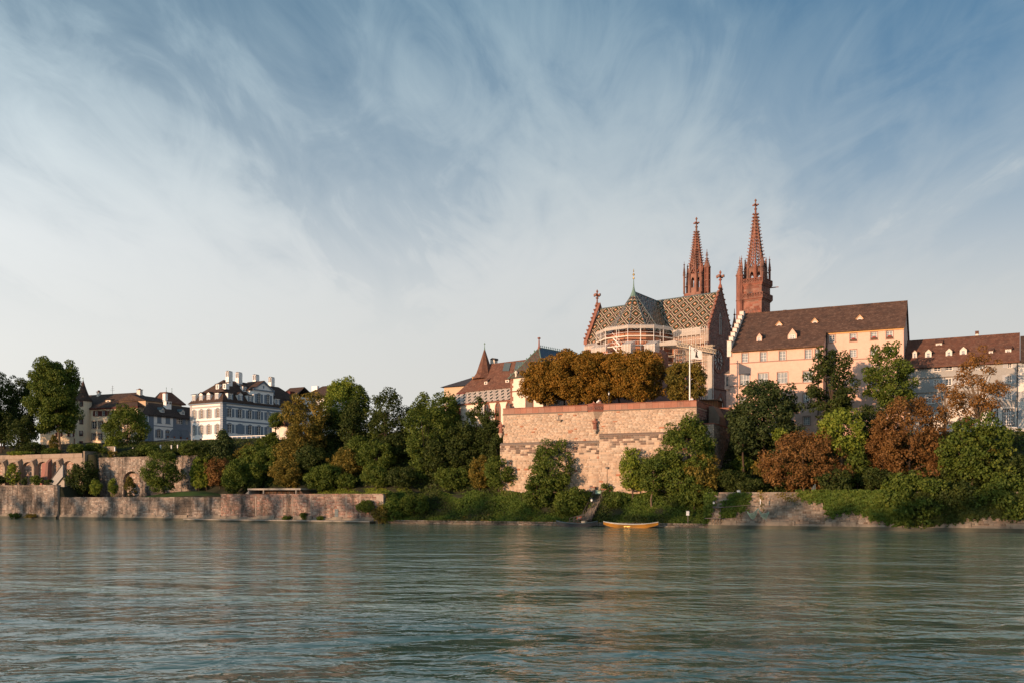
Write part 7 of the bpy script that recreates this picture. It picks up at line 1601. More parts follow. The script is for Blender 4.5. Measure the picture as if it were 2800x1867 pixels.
# ================================================================ RIGHT RIVER WALL
rr, fr_w, ra0, ra1 = river_wall('weathered grey stone river wall with ivy at the right of the boats', 1938, 2900, 5.75, -0.1, 0.8, 'grey_stone', 'grey_mortar', 0.30, 0.58, 71, seen=lambda a, z: a < G.S(2290, 0) or a > G.S(2500, 0) and z < 3)
# low rubble edge of the green bank
be = thing('bank_edge', G, 0, 0, 0, 'low edge of rubble stones at the water below the ivy bank', 'stones')
fe = Face(G, 'd', 0.15); m_ = MB(); m_.box(fe.a(1048), fe.a(1938), 0.15, 0.9, -1.5, 0.42); m_.build('core', 'wet_foot', be)
stonework(be, fe, fe.a(1048), fe.a(1938), 0.08, 0.78, 0.24, 0.5, 'grey_stone', 200, 81, jit=0.7, proud=0.16, gap=0.05)

# ================================================================ LANDING STAIR
def sd(px, d): return G.S(px, d)
lt = thing('landing_stair', G, sd(1620, 3), 3, 0.6, 'long stone stair from the water up to a gate in the terrace foot', 'stair')
n = 26; top, bot_ = (sd(1637, 6.6), 6.6, 5.35), (sd(1603, 0.4), 0.4, 1.0)
for i in range(n):
    t = i/(n-1); s, d, z = (lerp(bot_[k], top[k], t) for k in range(3)); m_ = MB(); m_.box(s-0.72, s+0.72, d-0.16, d+0.14, z-0.5, z); m_.build('step', 'wood_grey', lt)
for sg in (-0.82, 0.82):
    m_ = MB(); m_.tube((bot_[0]+sg, bot_[1], bot_[2]+0.95), (top[0]+sg, top[1], top[2]+0.95), 0.045, n=5)
    for i in range(8): t = i/7; p = [lerp(bot_[k], top[k], t) for k in range(3)]; m_.tube((p[0]+sg, p[1], p[2]-0.3), (p[0]+sg, p[1], p[2]+0.95), 0.04, n=5)
    m_.build('handrail', 'wood_grey', lt)
for px, h_ in ((1621, 1.3), (1652, 0.9)):
    m_ = MB(); s = sd(px, 6.8); m_.box(s-0.4, s+0.4, 6.6, 7.3, 4.6, 5.4+h_); o = m_.build('gate_pier', 'arcade_plaster', lt); m_ = MB(); m_.box(s-0.48, s+0.48, 6.52, 7.38, 5.4+h_+0.002, 5.4+h_+0.14); m_.build('pier_cap', 'red_sandstone', o)
m_ = MB(); m_.box(sd(1624, 6.9), sd(1650, 6.9), 6.9, 7.1, 5.45, 6.2); m_.build('gate', 'net_green', lt)
gw_ = thing('landing_stage', G, sd(1590, -0.8), -0.8, 0.2, 'small wooden ferry landing with railings at the foot of the stair', 'jetty')
x0, x1 = sd(1562, -0.8), sd(1612, -0.8)
for i in range(14):
    t0, t1 = i/14, (i+1)/14; m_ = MB(); m_.box(lerp(x0, x1, t0)+0.01, lerp(x0, x1, t1)-0.01, -1.5, 0.2, lerp(0.45, 1.3, t0)-0.08, lerp(0.45, 1.3, t0)); m_.build('plank', 'wood_grey', gw_)
for dd in (-1.5, 0.2):
    m_ = MB()
    for hgt in (0.5, 1.0): m_.tube((x0, dd, 0.45+hgt), (x1, dd, 1.3+hgt), 0.045, n=5)
    for i in range(5): t = i/4; m_.tube((lerp(x0, x1, t), dd, lerp(0.45, 1.3, t)-0.1), (lerp(x0, x1, t), dd, lerp(0.45, 1.3, t)+1.0), 0.05, n=5)
    m_.build('railing', 'wood_grey', gw_)
for (px, dd) in ((1606, -1.3), (1606, 0.1), (1575, -1.3)): m_ = MB(); s = sd(px, dd); m_.tube((s, dd, -1.5), (s, dd, 0.9), 0.1, n=6); m_.build('pile', 'wood_grey', gw_)
sb_ = thing('ferry_sign', G, sd(1584, 0.5), 0.5, 0.8, 'red-brown sign board on posts by the ferry landing', 'sign')
s = sd(1584, 0.5); z = G.Z(1584, 1420, 0.5); m_ = MB(); m_.box(s-0.46, s+0.46, 0.45, 0.52, z, z+0.6); o = m_.build('board', 'sign_red', sb_); m_ = MB(); m_.box(s-0.2, s+0.22, 0.42, 0.449, z+0.22, z+0.36); m_.build('lettering', 'boat_white', o)
for k in (-0.4, 0.4): m_ = MB(); m_.tube((s+k, 0.55, 0.3), (s+k, 0.55, z+0.55), 0.05, n=5); m_.build('post', 'wood_grey', sb_)
def lamp_post(label, px, yt, yb, d, r=0.05, head=0.2):
    s, z0, z1 = sd(px, d), G.Z(px, yb, d), G.Z(px, yt, d); o = thing('lamp_post', G, s, d, z0, label, 'lamp post')
    m_ = MB(); m_.rev(s, d, [(r*2.2, z0-0.6), (r*2, z0+0.3), (r, z0+0.5), (r*0.8, z1-0.45)], 8); m_.build('post', 'iron', o)
    m_ = MB(); m_.rev(s, d, [(head*0.5, z1-0.45), (head, z1-0.30), (head*0.9, z1-0.08), (head*0.4, z1)], 8); m_.build('lantern', 'frame_white', o)
    m_ = MB(); m_.rev(s, d, [(head*1.15, z1-0.078), (head*0.5, z1+0.1), (0.03, z1+0.22)], 8); m_.build('cap', 'lead', o)
    m_ = MB(); m_.rev(s, d, [(head*0.55, z1-0.62), (head*0.8, z1-0.47)], 8); m_.build('cup', 'iron', o); return o
lamp_post('tall thin lamp post with white lantern beside the landing stair', 1618, 1363, 1437, -0.2)
lamp_post('short white-headed lamp on the weedy bank by the fishing boom', 1952, 1370, 1388, -0.3, 0.04, 0.17)
lamp_post('slim lamp post standing on the terrace right of the carved bay', 1665, 1072, 1108, 9.2, 0.05, 0.12)

# ================================================================ BOATS
def boat(label, x0, x1, d, yb, hull, rim, w=0.8, dz=0.0, name='boat'):
    a0, a1 = sd(x0, d), sd(x1, d); c = (a0+a1)/2; hl = (a1-a0)/2; n = 24; r = thing(name, G, c, d, 0, label, 'boat', 'boats moored at the landing')
    def stn(t):
        u = abs(t); hw = w*(1-u**2.6)+0.10; zt = 0.52+0.42*u**2.2+dz; zb = -0.12+0.62*u**3.0; bw = hw*0.72*(1-u**4)+0.03
        return [(-hw, zt), (-(hw*0.55+bw*0.45), zt*0.55+zb*0.45), (-bw, zb), (bw, zb), (hw*0.55+bw*0.45, zt*0.55+zb*0.45), (hw, zt)]
    m_ = MB(); st_ = [[(c+hl*(-1+2*i/n), d+y, z) for y, z in stn(-1+2*i/n)] for i in range(n+1)]
    for i in range(n):
        for k in range(5): m_.face([st_[i][k], st_[i+1][k], st_[i+1][k+1], st_[i][k+1]])
    m_.face(st_[0]); m_.face(st_[-1][::-1]); m_.build('hull', hull, r)
    for k in (0, 5):
        g = MB()
        for i in range(n): p, q = st_[i][k], st_[i+1][k]; g.tube((p[0], p[1], p[2]+0.02), (q[0], q[1], q[2]+0.02), 0.06, n=5)
        g.build('gunwale', rim, r)
    for f in (0.36, 0.7):
        g = MB()
        for i in range(1, n-1):
            p, q = [Vector(st_[i+j][0]).lerp(Vector(st_[i+j][2]), f) for j in (0, 1)]; g.tube(p+Vector((0, -0.02, 0)), q+Vector((0, -0.02, 0)), 0.035, n=4)
        g.build('strake', hull, r)
    for t in (-0.55, -0.15, 0.25, 0.6):
        g = MB(); s_ = c+hl*t; hw = w*(1-abs(t)**2.6); g.box(s_-0.14, s_+0.14, d-hw, d+hw, 0.36+dz, 0.41+dz); g.build('thwart', 'wood_grey', r)
    g = MB(); floor = [(c+hl*t, d-0.45, 0.06) for t in (-0.7, 0.7)]+[(c+hl*t, d+0.45, 0.06) for t in (0.7, -0.7)]; g.face(floor); g.build('floor', 'wood_grey', r)
    return r, c, hl
yb_, yc, yl = boat('long narrow yellow wooden boat moored at the green bank', 1650, 1800, -2.2, 1450, 'boat_yellow', 'boat_white', 0.85)
for k, off in enumerate((-0.3, 0.3)):                              # painted mark amidships
    g = MB()
    for (a, b_, c_, e) in ((-0.2, 0.05, -0.06, 0.42), (-0.06, 0.42, 0.16, 0.05), (-0.26, 0.2, 0.2, 0.2)): g.tube((yc-0.3+off+a, -3.05+0.02*b_, 0.05+b_*0.9), (yc-0.3+off+c_, -3.05+0.02*e, 0.05+e*0.9), 0.035, n=4)
    g.build('hull_mark', 'gold', yb_)
db_, dc, dl_ = boat('dark grey flat boat moored below the landing stair', 1521, 1634, -2.2, 1448, 'boat_dark', 'lead', 0.9, 0.05)
for (k, w_, h_, mm) in ((-0.2, 0.9, 0.35, 'wood_grey'), (0.05, 0.6, 0.28, 'wood_brown'), (0.36, 0.35, 0.5, 'plank')):
    g = MB(); s_ = dc+dl_*k; g.box(s_-w_, s_+w_, -2.7, -1.8, 0.45, 0.5+h_); g.build('cargo', mm, db_)

# ================================================================ FISHING BOOM, PLATFORM, SMALL THINGS on the right bank
fb_ = thing('fishing_boom', G, sd(1970, -0.8), -0.8, 3, 'thin fishing boom with hanging pale green net by the right river wall', 'fishing boom')
p0, p1 = (sd(1952, -0.9), -0.9, G.Z(1952, 1388, -0.9)), (sd(2079, -2.6), -2.6, G.Z(2079, 1377, -2.6))
m_ = MB(); m_.tube(p0, p1, 0.05, 0.03, 6); m_.build('boom', 'wood_grey', fb_)
m_ = MB(); s = sd(1970, -0.6); m_.tube((s, -0.6, 1.8), (s, -0.6, p0[2]+0.2), 0.07, n=6); m_.box(s-1.2, s+0.5, -0.9, -0.3, p0[2]+0.1, p0[2]+0.25); m_.build('mast', 'wood_grey', fb_)
m_ = MB(); m_.tube((p1[0], p1[1], p1[2]), (p1[0], p1[1], p1[2]+0.75), 0.09, n=6); m_.build('block', 'frame_white', fb_)
q = (sd(2075, -2.6), -2.6, G.Z(2075, 1388, -2.6)); m_ = MB(); m_.tube(p1, q, 0.015, n=4); m_.build('line', 'steel', fb_)
nl, nr_ = (sd(2043, -2.6), G.Z(2043, 1397, -2.6)), (sd(2103, -2.6), G.Z(2103, 1397, -2.6)); m_ = MB()
def netpt(u, v):
    """hung square net: gathered at the centre, sagging in two lobes"""
    s_ = lerp(nl[0], nr_[0], u); lobe = abs(math.sin(2*math.pi*u)); ztop = lerp(nl[1], q[2], 1-abs(2*u-1))-0.55*lobe
    return (s_, -2.6+(v-0.5)*1.0*lobe, ztop-v*(0.15+0.75*lobe))
for i in range(24):
    for j in range(4): m_.face([netpt(i/24, j/4), netpt((i+1)/24, j/4), netpt((i+1)/24, (j+1)/4), netpt(i/24, (j+1)/4)])
no = m_.build('net', 'net_mesh', fb_); m_ = MB()
for v in (0, 0.33, 0.66, 1.0):
    for i in range(24): m_.tube(netpt(i/24, v), netpt((i+1)/24, v), 0.022, n=4)
m_.build('net_rope', 'net_green', fb_)
pl_ = thing('angling_platform', G, sd(1952, -0.9), -0.9, 1.5, 'low steel platform on slanting legs beside the weedy bank', 'platform')
x0, x1, z = sd(1929, -0.9), sd(1974, -0.9), G.Z(1950, 1415, -0.9); m_ = MB(); m_.box(x0, x1, -1.6, 0.4, z-0.1, z); m_.build('deck', 'wood_grey', pl_)
for px in (1945, 1953, 1960, 1967): m_ = MB(); s = sd(px, -1.3); m_.tube((s, -1.3, z-0.1), (s-0.15, -0.4, z-1.1), 0.05, n=5); m_.build('strut', 'steel', pl_)
def bin_(label, px, y0, y1, d, w=0.32, name='bin', cat='bin', m='frame_white'):
    s, z0, z1 = sd(px, d), G.Z(px, y1, d), G.Z(px, y0, d); o = thing(name, G, s, d, z0, label, cat); m_ = MB(); m_.rev(s, d, [(w*0.8, z0-0.2), (w*0.9, z1-0.08), (w, z1-0.06), (w, z1)], 8); m_.build('body', m, o); m_ = MB(); m_.rev(s, d, [(w*0.95, z1+0.002), (w*0.5, z1+0.09)], 8); m_.build('lid', 'shutter_grey', o)
bin_('small white bin on top of the right river wall', 2020, 1340, 1347, 0.5)
wb = thing('meter_box', G, sd(1881, 1.2), 1.2, 1.8, 'small white box on a post in the bank undergrowth', 'box'); s, z = sd(1881, 1.2), G.Z(1881, 1408, 1.2)
m_ = MB(); m_.box(s-0.24, s+0.24, 1.05, 1.35, z, z+0.68); m_.build('housing', 'frame_white', wb); m_ = MB(); m_.box(s-0.06, s+0.06, 1.15, 1.25, z-1.2, z-0.002); m_.build('post', 'wood_grey', wb); m_ = MB(); m_.box(s-0.27, s+0.27, 1.0, 1.4, z+0.682, z+0.74); m_.build('cap', 'shutter_grey', wb)
for i, (px, y0, y1) in enumerate(((2221, 1331, 1346), (2225, 1326, 1346), (2229, 1322, 1346))):
    s, z0, z1 = sd(px, 0.6), 5.6, G.Z(px, y0, 0.6); o = thing('mooring_post', G, s, 0.6, z0, ['short', 'middle', 'tall'][i]+' dark green post of three standing on the right river wall', 'post', 'posts on the right river wall'); m_ = MB(); m_.rev(s, 0.6, [(0.09, z0-0.3), (0.08, z1-0.05), (0.1, z1-0.04), (0.1, z1)], 8); m_.build('shaft', 'lead', o); m_ = MB(); m_.rev(s, 0.6, [(0.16, z0-0.02), (0.1, z0+0.1)], 8); m_.build('foot', 'iron', o)

# ================================================================ FLAG with crozier on the terrace
fpx, fd = 1886, 12.0; fs_ = sd(fpx, fd); fz0, fz1 = PZ-1.0, G.Z(fpx, 944, fd)
fl_ = thing('flagpole', G, fs_, fd, fz0, 'tall white flagpole at the right end of the terrace', 'flagpole')
m_ = MB(); m_.tube((fs_, fd, fz0), (fs_, fd, fz1), 0.14, 0.09, 10); m_.build('pole', 'pole_white', fl_); m_ = MB(); m_.rev(fs_, fd, [(0.03, fz1-0.02), (0.17, fz1+0.1), (0.03, fz1+0.28)], 8); m_.build('knob', 'gold', fl_)
fx0, fx1 = sd(1889, fd), sd(1922, fd); ftop, fbot = G.Z(1890, 947, fd), G.Z(1890, 982, fd)
flag = thing('flag', G, fx0, fd, fbot, 'square white flag with black crozier emblem flying from the pole', 'flag')
def fpt(u, v, off=0.0):     # u along the fly, v from bottom to top
    droop = -0.0
    y = 0.22*math.sin(u*5.2+0.4)*u + 0.10*math.sin(u*9+v*2.5)*u
    zt_ = lerp(fbot, ftop, v) + lerp(-0.08, -1.05, v)*max(u,0)**1.1 + 0.10*math.sin(u*6)*(1-v)
    return (fx0+(fx1-fx0)*u*(1-0.03*math.sin(v*3)), fd + y - 0.35*u + off, zt_)
m_ = MB(); nu, nv = 18, 12
for i in range(nu):
    for j in range(nv): m_.face([fpt(i/nu, j/nv), fpt((i+1)/nu, j/nv), fpt((i+1)/nu, (j+1)/nv), fpt(i/nu, (j+1)/nv)])
m_.build('cloth', 'flag_cloth', flag, smooth=True)
def emblem(off):
    e = MB()
    def strip(L, R):
        for i in range(len(L)-1): e.face([fpt(*L[i], off), fpt(*R[i], off), fpt(*R[i+1], off), fpt(*L[i+1], off)])
    # lower shaft: flared foot with three points, tapering to the knop
    L = [(0.36, 0.20), (0.40, 0.34), (0.43, 0.48), (0.45, 0.60)]; R = [(0.68, 0.20), (0.62, 0.34), (0.58, 0.48), (0.55, 0.60)]
    strip(L, R)
    for (a, b_) in ((0.36, 0.47), (0.47, 0.58), (0.58, 0.68)): e.face([fpt(a, 0.202, off), fpt(b_, 0.202, off), fpt((a+b_)/2, 0.10, off)])
    strip([(0.41, 0.60), (0.40, 0.63), (0.43, 0.66)], [(0.59, 0.60), (0.60, 0.63), (0.57, 0.66)])
    strip([(0.46, 0.66), (0.50, 0.76)], [(0.55, 0.66), (0.58, 0.76)])
    # curled crook opening to the hoist
    n = 22; Lc, Rc = [], []
    for i in range(n+1):
        t = i/n; ang_ = -0.1+t*5.6; r_ = 0.165*(1-0.62*t); w_ = 0.045*(1-0.45*t); cx_, cz_ = 0.385, 0.79
        Lc.append((cx_+(r_+w_)*math.cos(ang_), cz_+(r_+w_)*0.8*math.sin(ang_))); Rc.append((cx_+(r_-w_)*math.cos(ang_), cz_+(r_-w_)*0.8*math.sin(ang_)))
    strip(Lc, Rc)
    for (u, v, k) in ((0.60, 0.86, 0.05), (0.52, 0.97, 0.05), (0.30, 0.62, 0.03)): e.face([fpt(u-k*0.5, v-k*0.6, off), fpt(u+k, v, off), fpt(u-k*0.3, v+k*0.8, off)])
    return e
for off in (-0.02, 0.02): emblem(off).build('emblem', 'emblem_black', flag)

# ================================================================ PEOPLE and TELESCOPE behind the parapet
def person(label, px, d, shirt, legs='cloth_dark', h=1.72, lean=0.12, face=0.0):
    s = sd(px, d); z = PZ-1.0; r = thing('person', G, s, d, z, label, 'person'); k = h/1.75
    V = [(0, 0, .96), (0, -.02, 1.2), (0, -lean*.6, 1.42), (0, -lean, 1.52), (0, -lean*1.1, 1.62), (0, -lean*1.15, 1.72),
         (-.19, -lean*.6, 1.42), (-.24, -lean-.08, 1.16), (-.14, -lean-.30, 1.10), (.19, -lean*.6, 1.42), (.24, -lean-.08, 1.16), (.14, -lean-.30, 1.10),
         (-.10, 0, .92), (-.12, -.03, .50), (-.12, .02, .08), (-.13, -.14, .03), (.10, 0, .92), (.12, .03, .50), (.12, .05, .08), (.13, -.11, .03)]
    E = [(0, 1), (1, 2), (2, 3), (3, 4), (4, 5), (2, 6), (6, 7), (7, 8), (2, 9), (9, 10), (10, 11), (0, 12), (12, 13), (13, 14), (14, 15), (0, 16), (16, 17), (17, 18), (18, 19)]
    Rd = [.15, .14, .15, .06, .095, .085, .07, .05, .035, .07, .05, .035, .09, .065, .045, .04, .09, .065, .045, .04]
    me = bpy.data.meshes.new('body'); me.from_pydata([(x*k, y*k, zz*k) for x, y, zz in V], E, []); o = bpy.data.objects.new('body', me); COL.objects.link(o); o.parent = r
    o.modifiers.new('Skin', 'SKIN'); o.modifiers.new('Sub', 'SUBSURF').render_levels = 1
    try:
        for i, sv in enumerate(me.skin_vertices[0].data): sv.radius = (Rd[i]*k, Rd[i]*k*0.8); sv.use_root = (i == 0)
    except Exception: pass
    me.materials.append(MATS['skin'])
    m_ = MB(); m_.rev(s, d-lean*0.4*k, [(.17*k, z+.94*k), (.185*k, z+1.1*k), (.21*k, z+1.36*k), (.12*k, z+1.5*k), (.08*k, z+1.53*k)], 10, sy=0.75)
    for sg in (-1, 1): m_.tube((s+sg*.19*k, d-lean*.6*k, z+1.42*k), (s+sg*.25*k, d-(lean+.08)*k, z+1.15*k), .085*k, .065*k, 7); m_.tube((s+sg*.25*k, d-(lean+.08)*k, z+1.15*k), (s+sg*.15*k, d-(lean+.27)*k, z+1.1*k), .065*k, .05*k, 7)
    m_.build('jacket', shirt, r); m_ = MB()
    for sg in (-1, 1): m_.tube((s+sg*.09*k, d, z+.97*k), (s+sg*.12*k, d, z+.5*k), .115*k, .085*k, 8); m_.tube((s+sg*.12*k, d, z+.5*k), (s+sg*.12*k, d+.03*k, z+.1*k), .085*k, .07*k, 8)
    m_.build('trousers', legs, r); m_ = MB(); m_.rev(s, d-lean*1.12*k, [(.105*k, z+1.66*k), (.112*k, z+1.74*k), (.08*k, z+1.8*k), (.02*k, z+1.82*k)], 9, sy=1.05); m_.build('hair', 'wood_brown', r); return r
person('person in dark clothes leaning on the parapet at the left end of the terrace', 1402.5, 9.0, 'cloth_dark')
person('person in a red top behind the carved bay of the terrace', 1624, 9.1, 'cloth_red')
person('person in a light shirt beside the flagpole on the terrace', 1892, 9.2, 'cloth_light')
tl = thing('telescope', G, sd(1635.5, 9.0), 9.0, PZ-1, 'white coin telescope on a stand at the carved bay of the terrace', 'telescope'); s = sd(1635.5, 9)
m_ = MB(); m_.rev(s, 9, [(0.16, PZ-1), (0.07, PZ-0.85), (0.06, PZ+0.35), (0.12, PZ+0.45)], 8); m_.build('stand', 'steel', tl); m_ = MB(); m_.tube((s-0.3, 9.1, PZ+0.45), (s+0.3, 8.9, PZ+0.78), 0.13, 0.18, 8); m_.build('tube', 'frame_white', tl)

# ================================================================ TREES
TB = PZ-1.0
ch_ = dict(leaf='leaf_orange', kind='box', group='chestnut trees on the terrace', base=TB, name='chestnut_tree', bark='bark_pale', size=0.36, dens=1.7, clump=0.26, lobes=0.35)
for (lab, x0, x1, y0, y1, d, tr_, lf) in (
    ('reddish-orange chestnut at the left end of the terrace row, against the white chapel', 1418, 1545, 978, 1112, 15, 1500, 'leaf_orange'),
    ('orange chestnut behind the second gap of the terrace row, left of centre', 1488, 1612, 952, 1104, 22, 1540, 'leaf_orange'),
    ('orange chestnut with thick pale trunk left of the carved bay', 1510, 1655, 956, 1110, 15, 1578, 'leaf_orange'),
    ('orange chestnut with thick pale trunk just right of the carved bay', 1590, 1724, 952, 1106, 16, 1657, 'leaf_orange'),
    ('olive-orange rounded chestnut below the choir scaffolding', 1674, 1822, 956, 1104, 15, 1740, 'leaf_orange'),
    ('smaller dull green chestnut left of the flagpole', 1818, 1928, 976, 1104, 17, 1862, 'leaf_olive'),
    ('orange chestnut in the back row between the two thick trunks', 1560, 1680, 950, 1100, 24, 1610, 'leaf_orange'),
    ('dark shaded chestnut in the back row behind the carved bay', 1630, 1755, 975, 1096, 26, 1690, 'leaf_dark')):
    tree(lab, x0, x1, y0, y1, d, **{**ch_, 'leaf': lf, 'trunk': tr_})
T = tree
T('dark tree mass at the far left edge', -40, 62, 1016, 1212, 26, 'leaf_dark', 'round')
T('second dark tree behind the first at the far left', 18, 104, 1012, 1200, 33, 'leaf_dark', 'oval')
T('low dark conifer under the dark trees at the far left', 46, 106, 1122, 1216, 20, 'leaf_fir', 'cone')
T('dark low tree filling the far left edge below the others', -40, 48, 1110, 1222, 18, 'leaf_dark', 'round')
T('tall full green plane tree rising above all roofs at the left', 82, 218, 952, 1206, 20, 'leaf_green', 'box', trunk=166, dens=2.2, lobes=0.25, K=170, clump=0.32, size=0.46, bark='bark_pale')
T('broad dark green tree in front of the cream and blue houses', 292, 412, 1082, 1236, 27, 'leaf_green', 'round', trunk=346)
T('light green small tree below the broad tree before the cream house', 282, 325, 1190, 1240, 22, 'leaf_bright', 'oval')
T('bushy green tree leaning over the low river wall right of the arch', 386, 502, 1226, 1346, 3.5, 'leaf_green', 'round', trunk=450, size=0.36)
T('dark evergreen tree between the arcade stair and the saplings', 182, 272, 1250, 1352, 5.5, 'leaf_dark', 'round')
for i, (x0, x1, y0, y1, lab) in enumerate(((240, 284, 1302, 1354, 'leftmost of three yellow-green saplings on the promenade'), (290, 324, 1300, 1354, 'middle of three yellow-green saplings on the promenade'), (338, 372, 1300, 1348, 'sapling standing in front of the tall round arch'))):
    T(lab, x0, x1, y0, y1, 3, 'leaf_bright' if i < 2 else 'leaf_olive', 'cone', size=0.26, group='saplings on the promenade', clump=0.36, name='sapling')
bush('yellow-green bush against the second blind arch of the arcade', 16, 54, 1264, 1326, 6.0, 'leaf_bright', kind='oval'); bush('dark low shrub at the foot of the arcade wall, far left', -30, 20, 1296, 1326, 5, 'leaf_dark')
bush('round green shrub at the foot of the arcade wall', 80, 116, 1297, 1326, 5.5, 'leaf_green'); bush('grey-green shrub at the foot of the arcade buttresses', 118, 152, 1306, 1327, 5, 'leaf_dark'); bush('small bluish shrub between two arcade buttresses', 56, 82, 1303, 1326, 5, 'leaf_fir')
bush('dark shrubs on top of the arcade wall at the far left', 60, 130, 1205, 1242, 12, 'leaf_dark'); bush('low bright hedge on top of the arcade wall', 20, 118, 1233, 1245, 11, 'leaf_bright', size=0.26); bush('dark hedge along the arcade wall top under the plane tree', 120, 175, 1222, 1246, 11.5, 'leaf_green', size=0.3)
T('thin feathery young tree on the arcade wall beside the plane trunk', 132, 162, 1178, 1238, 13, 'leaf_olive', 'cone', size=0.26, name='sapling')
bush('green shrubs below the stair turret of the cream house', 184, 240, 1212, 1242, 'auto', 'leaf_green'); bush('leafy shrubs under the cream house beside the turret', 232, 282, 1208, 1236, 'auto', 'leaf_green')
bush('green shrub draping over the corner right of the arcade', 255, 300, 1222, 1262, 13, 'leaf_green'); bush('clipped dark round hedge before the blue house, larger one', 352, 408, 1222, 1252, 'auto', 'leaf_dark', size=0.28); bush('clipped dark round hedge before the blue house, smaller one', 322, 356, 1234, 1252, 'auto', 'leaf_dark', size=0.28)
bush('olive tree-like shrub below the broad tree, above the garden wall', 296, 322, 1228, 1256, 'auto', 'leaf_olive'); bush('rounded hedge between the garden posts and the white flagpole', 490, 560, 1206, 1250, 'auto', 'leaf_green', size=0.3); bush('dark hedge strip behind the white garden posts', 400, 520, 1232, 1256, 'auto', 'leaf_dark', size=0.3)
T('spiky dark yew before the white mansion', 556, 660, 1170, 1284, 'auto', 'leaf_fir', 'cone', size=0.5, dens=1.1)
T('small light green tree behind the lawn, left of the brown bush', 516, 562, 1244, 1338, 9, 'leaf_bright', 'oval'); T('pale green young tree behind the lawn', 548, 582, 1240, 1335, 10, 'leaf_bright', 'oval', size=0.34)
bush('reddish brown bush above the lawn', 560, 640, 1248, 1334, 'auto', 'leaf_brown'); T('bright green pyramid tree at the right end of the lawn', 598, 690, 1246, 1352, 5, 'leaf_green', 'cone', dens=1.2, size=0.36); bush('tiny pale shrub on the lawn edge', 526, 560, 1304, 1338, 7, 'leaf_bright', size=0.26); bush('dark clipped dome bush at the right end of the lawn', 616, 650, 1328, 1352, 3.2, 'leaf_dark', size=0.26)
bush('dark green bush below the yew', 540, 620, 1228, 1275, 'auto', 'leaf_dark'); bush('dark bush right of the yew under the mansion terrace', 640, 716, 1206, 1290, 'auto', 'leaf_olive')
T('yellowing broad tree in front of the right end of the mansion', 764, 906, 1060, 1262, 18, 'leaf_olive', 'round', size=0.42, clump=0.25)
T('tall bright green tree in the middle of the slope', 864, 1006, 1018, 1192, 31, 'leaf_bright', 'oval', dens=1.2, clump=0.25); T('dark green tree leaning against the bright one', 955, 1014, 1042, 1160, 30, 'leaf_green', 'oval')
T('dark green tree in front of the tall bright one', 918, 1010, 1078, 1252, 23, 'leaf_dark', 'oval'); T('dark olive tree with ragged crown right of the bright tree', 1000, 1106, 1056, 1252, 23, 'leaf_dark', 'oval', clump=0.22)
T('small green tree in front of the mansion windows', 728, 778, 1124, 1172, 25, 'leaf_green', 'round', size=0.36); T('ivy-green slim tree before the garden pavilion', 728, 766, 1165, 1245, 22, 'leaf_green', 'oval')
T('large green tree with clustered foliage at mid slope', 1092, 1236, 1084, 1330, 13, 'leaf_green', 'oval', dens=1.15, clump=0.22); T('bluish green tree just left of the white gothic hall', 1180, 1262, 1060, 1200, 28, 'leaf_green', 'round')
T('dark slender tree in front of the gothic windows', 1258, 1346, 1064, 1290, 17, 'leaf_dark', 'oval', clump=0.22); T('dark tree against the left edge of the terrace wall', 1300, 1384, 1122, 1300, 15, 'leaf_dark', 'oval')
T('dark layered tree below the slender one', 1215, 1312, 1150, 1316, 14, 'leaf_dark', 'round'); bush('olive bush left of the terrace wall foot', 1278, 1350, 1232, 1338, 'auto', 'leaf_olive', size=0.36); bush('dense green bush touching the terrace wall foot', 1318, 1408, 1244, 1340, 7.0, 'leaf_green', size=0.36)
bush('ivy mound where the pink river wall ends', 1030, 1112, 1350, 1432, 1.0, 'leaf_ivy', size=0.3); bush('round bush on the ivy bank next to the pink wall end', 1085, 1180, 1346, 1410, 2.2, 'leaf_green', size=0.3)
slope = [('rounded green bush above the right end of the shelter', 826, 935, 1262, 1344, 'auto', 'leaf_green'), ('dark round bush on the grass verge', 922, 985, 1288, 1340, 'auto', 'leaf_green'), ('bush behind the shelter roof, left', 640, 735, 1262, 1336, 'auto', 'leaf_green'), ('brown-green bush behind the shelter roof, right', 738, 832, 1252, 1334, 'auto', 'leaf_olive'),
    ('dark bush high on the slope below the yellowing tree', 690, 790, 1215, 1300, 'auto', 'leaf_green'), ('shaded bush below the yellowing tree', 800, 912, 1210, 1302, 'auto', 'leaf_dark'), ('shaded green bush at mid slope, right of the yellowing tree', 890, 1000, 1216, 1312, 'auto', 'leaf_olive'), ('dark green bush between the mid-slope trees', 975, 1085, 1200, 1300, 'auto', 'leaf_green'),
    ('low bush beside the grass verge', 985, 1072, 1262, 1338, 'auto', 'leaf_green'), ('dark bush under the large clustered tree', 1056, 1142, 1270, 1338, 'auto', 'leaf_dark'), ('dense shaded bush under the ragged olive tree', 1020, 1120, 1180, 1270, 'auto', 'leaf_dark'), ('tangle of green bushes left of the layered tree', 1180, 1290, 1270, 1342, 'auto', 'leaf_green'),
    ('small bright bush between mansion terrace and yellowing tree', 700, 760, 1190, 1245, 'auto', 'leaf_green'), ('orange-tinged bush in the yellowing tree shade', 770, 840, 1240, 1310, 'auto', 'leaf_olive'), ('low dark bush at the foot of the pyramid tree', 660, 720, 1300, 1345, 'auto', 'leaf_dark')]
for (lab, x0, x1, y0, y1, d, lf) in slope: bush(lab, x0, x1, y0, y1, d, lf)
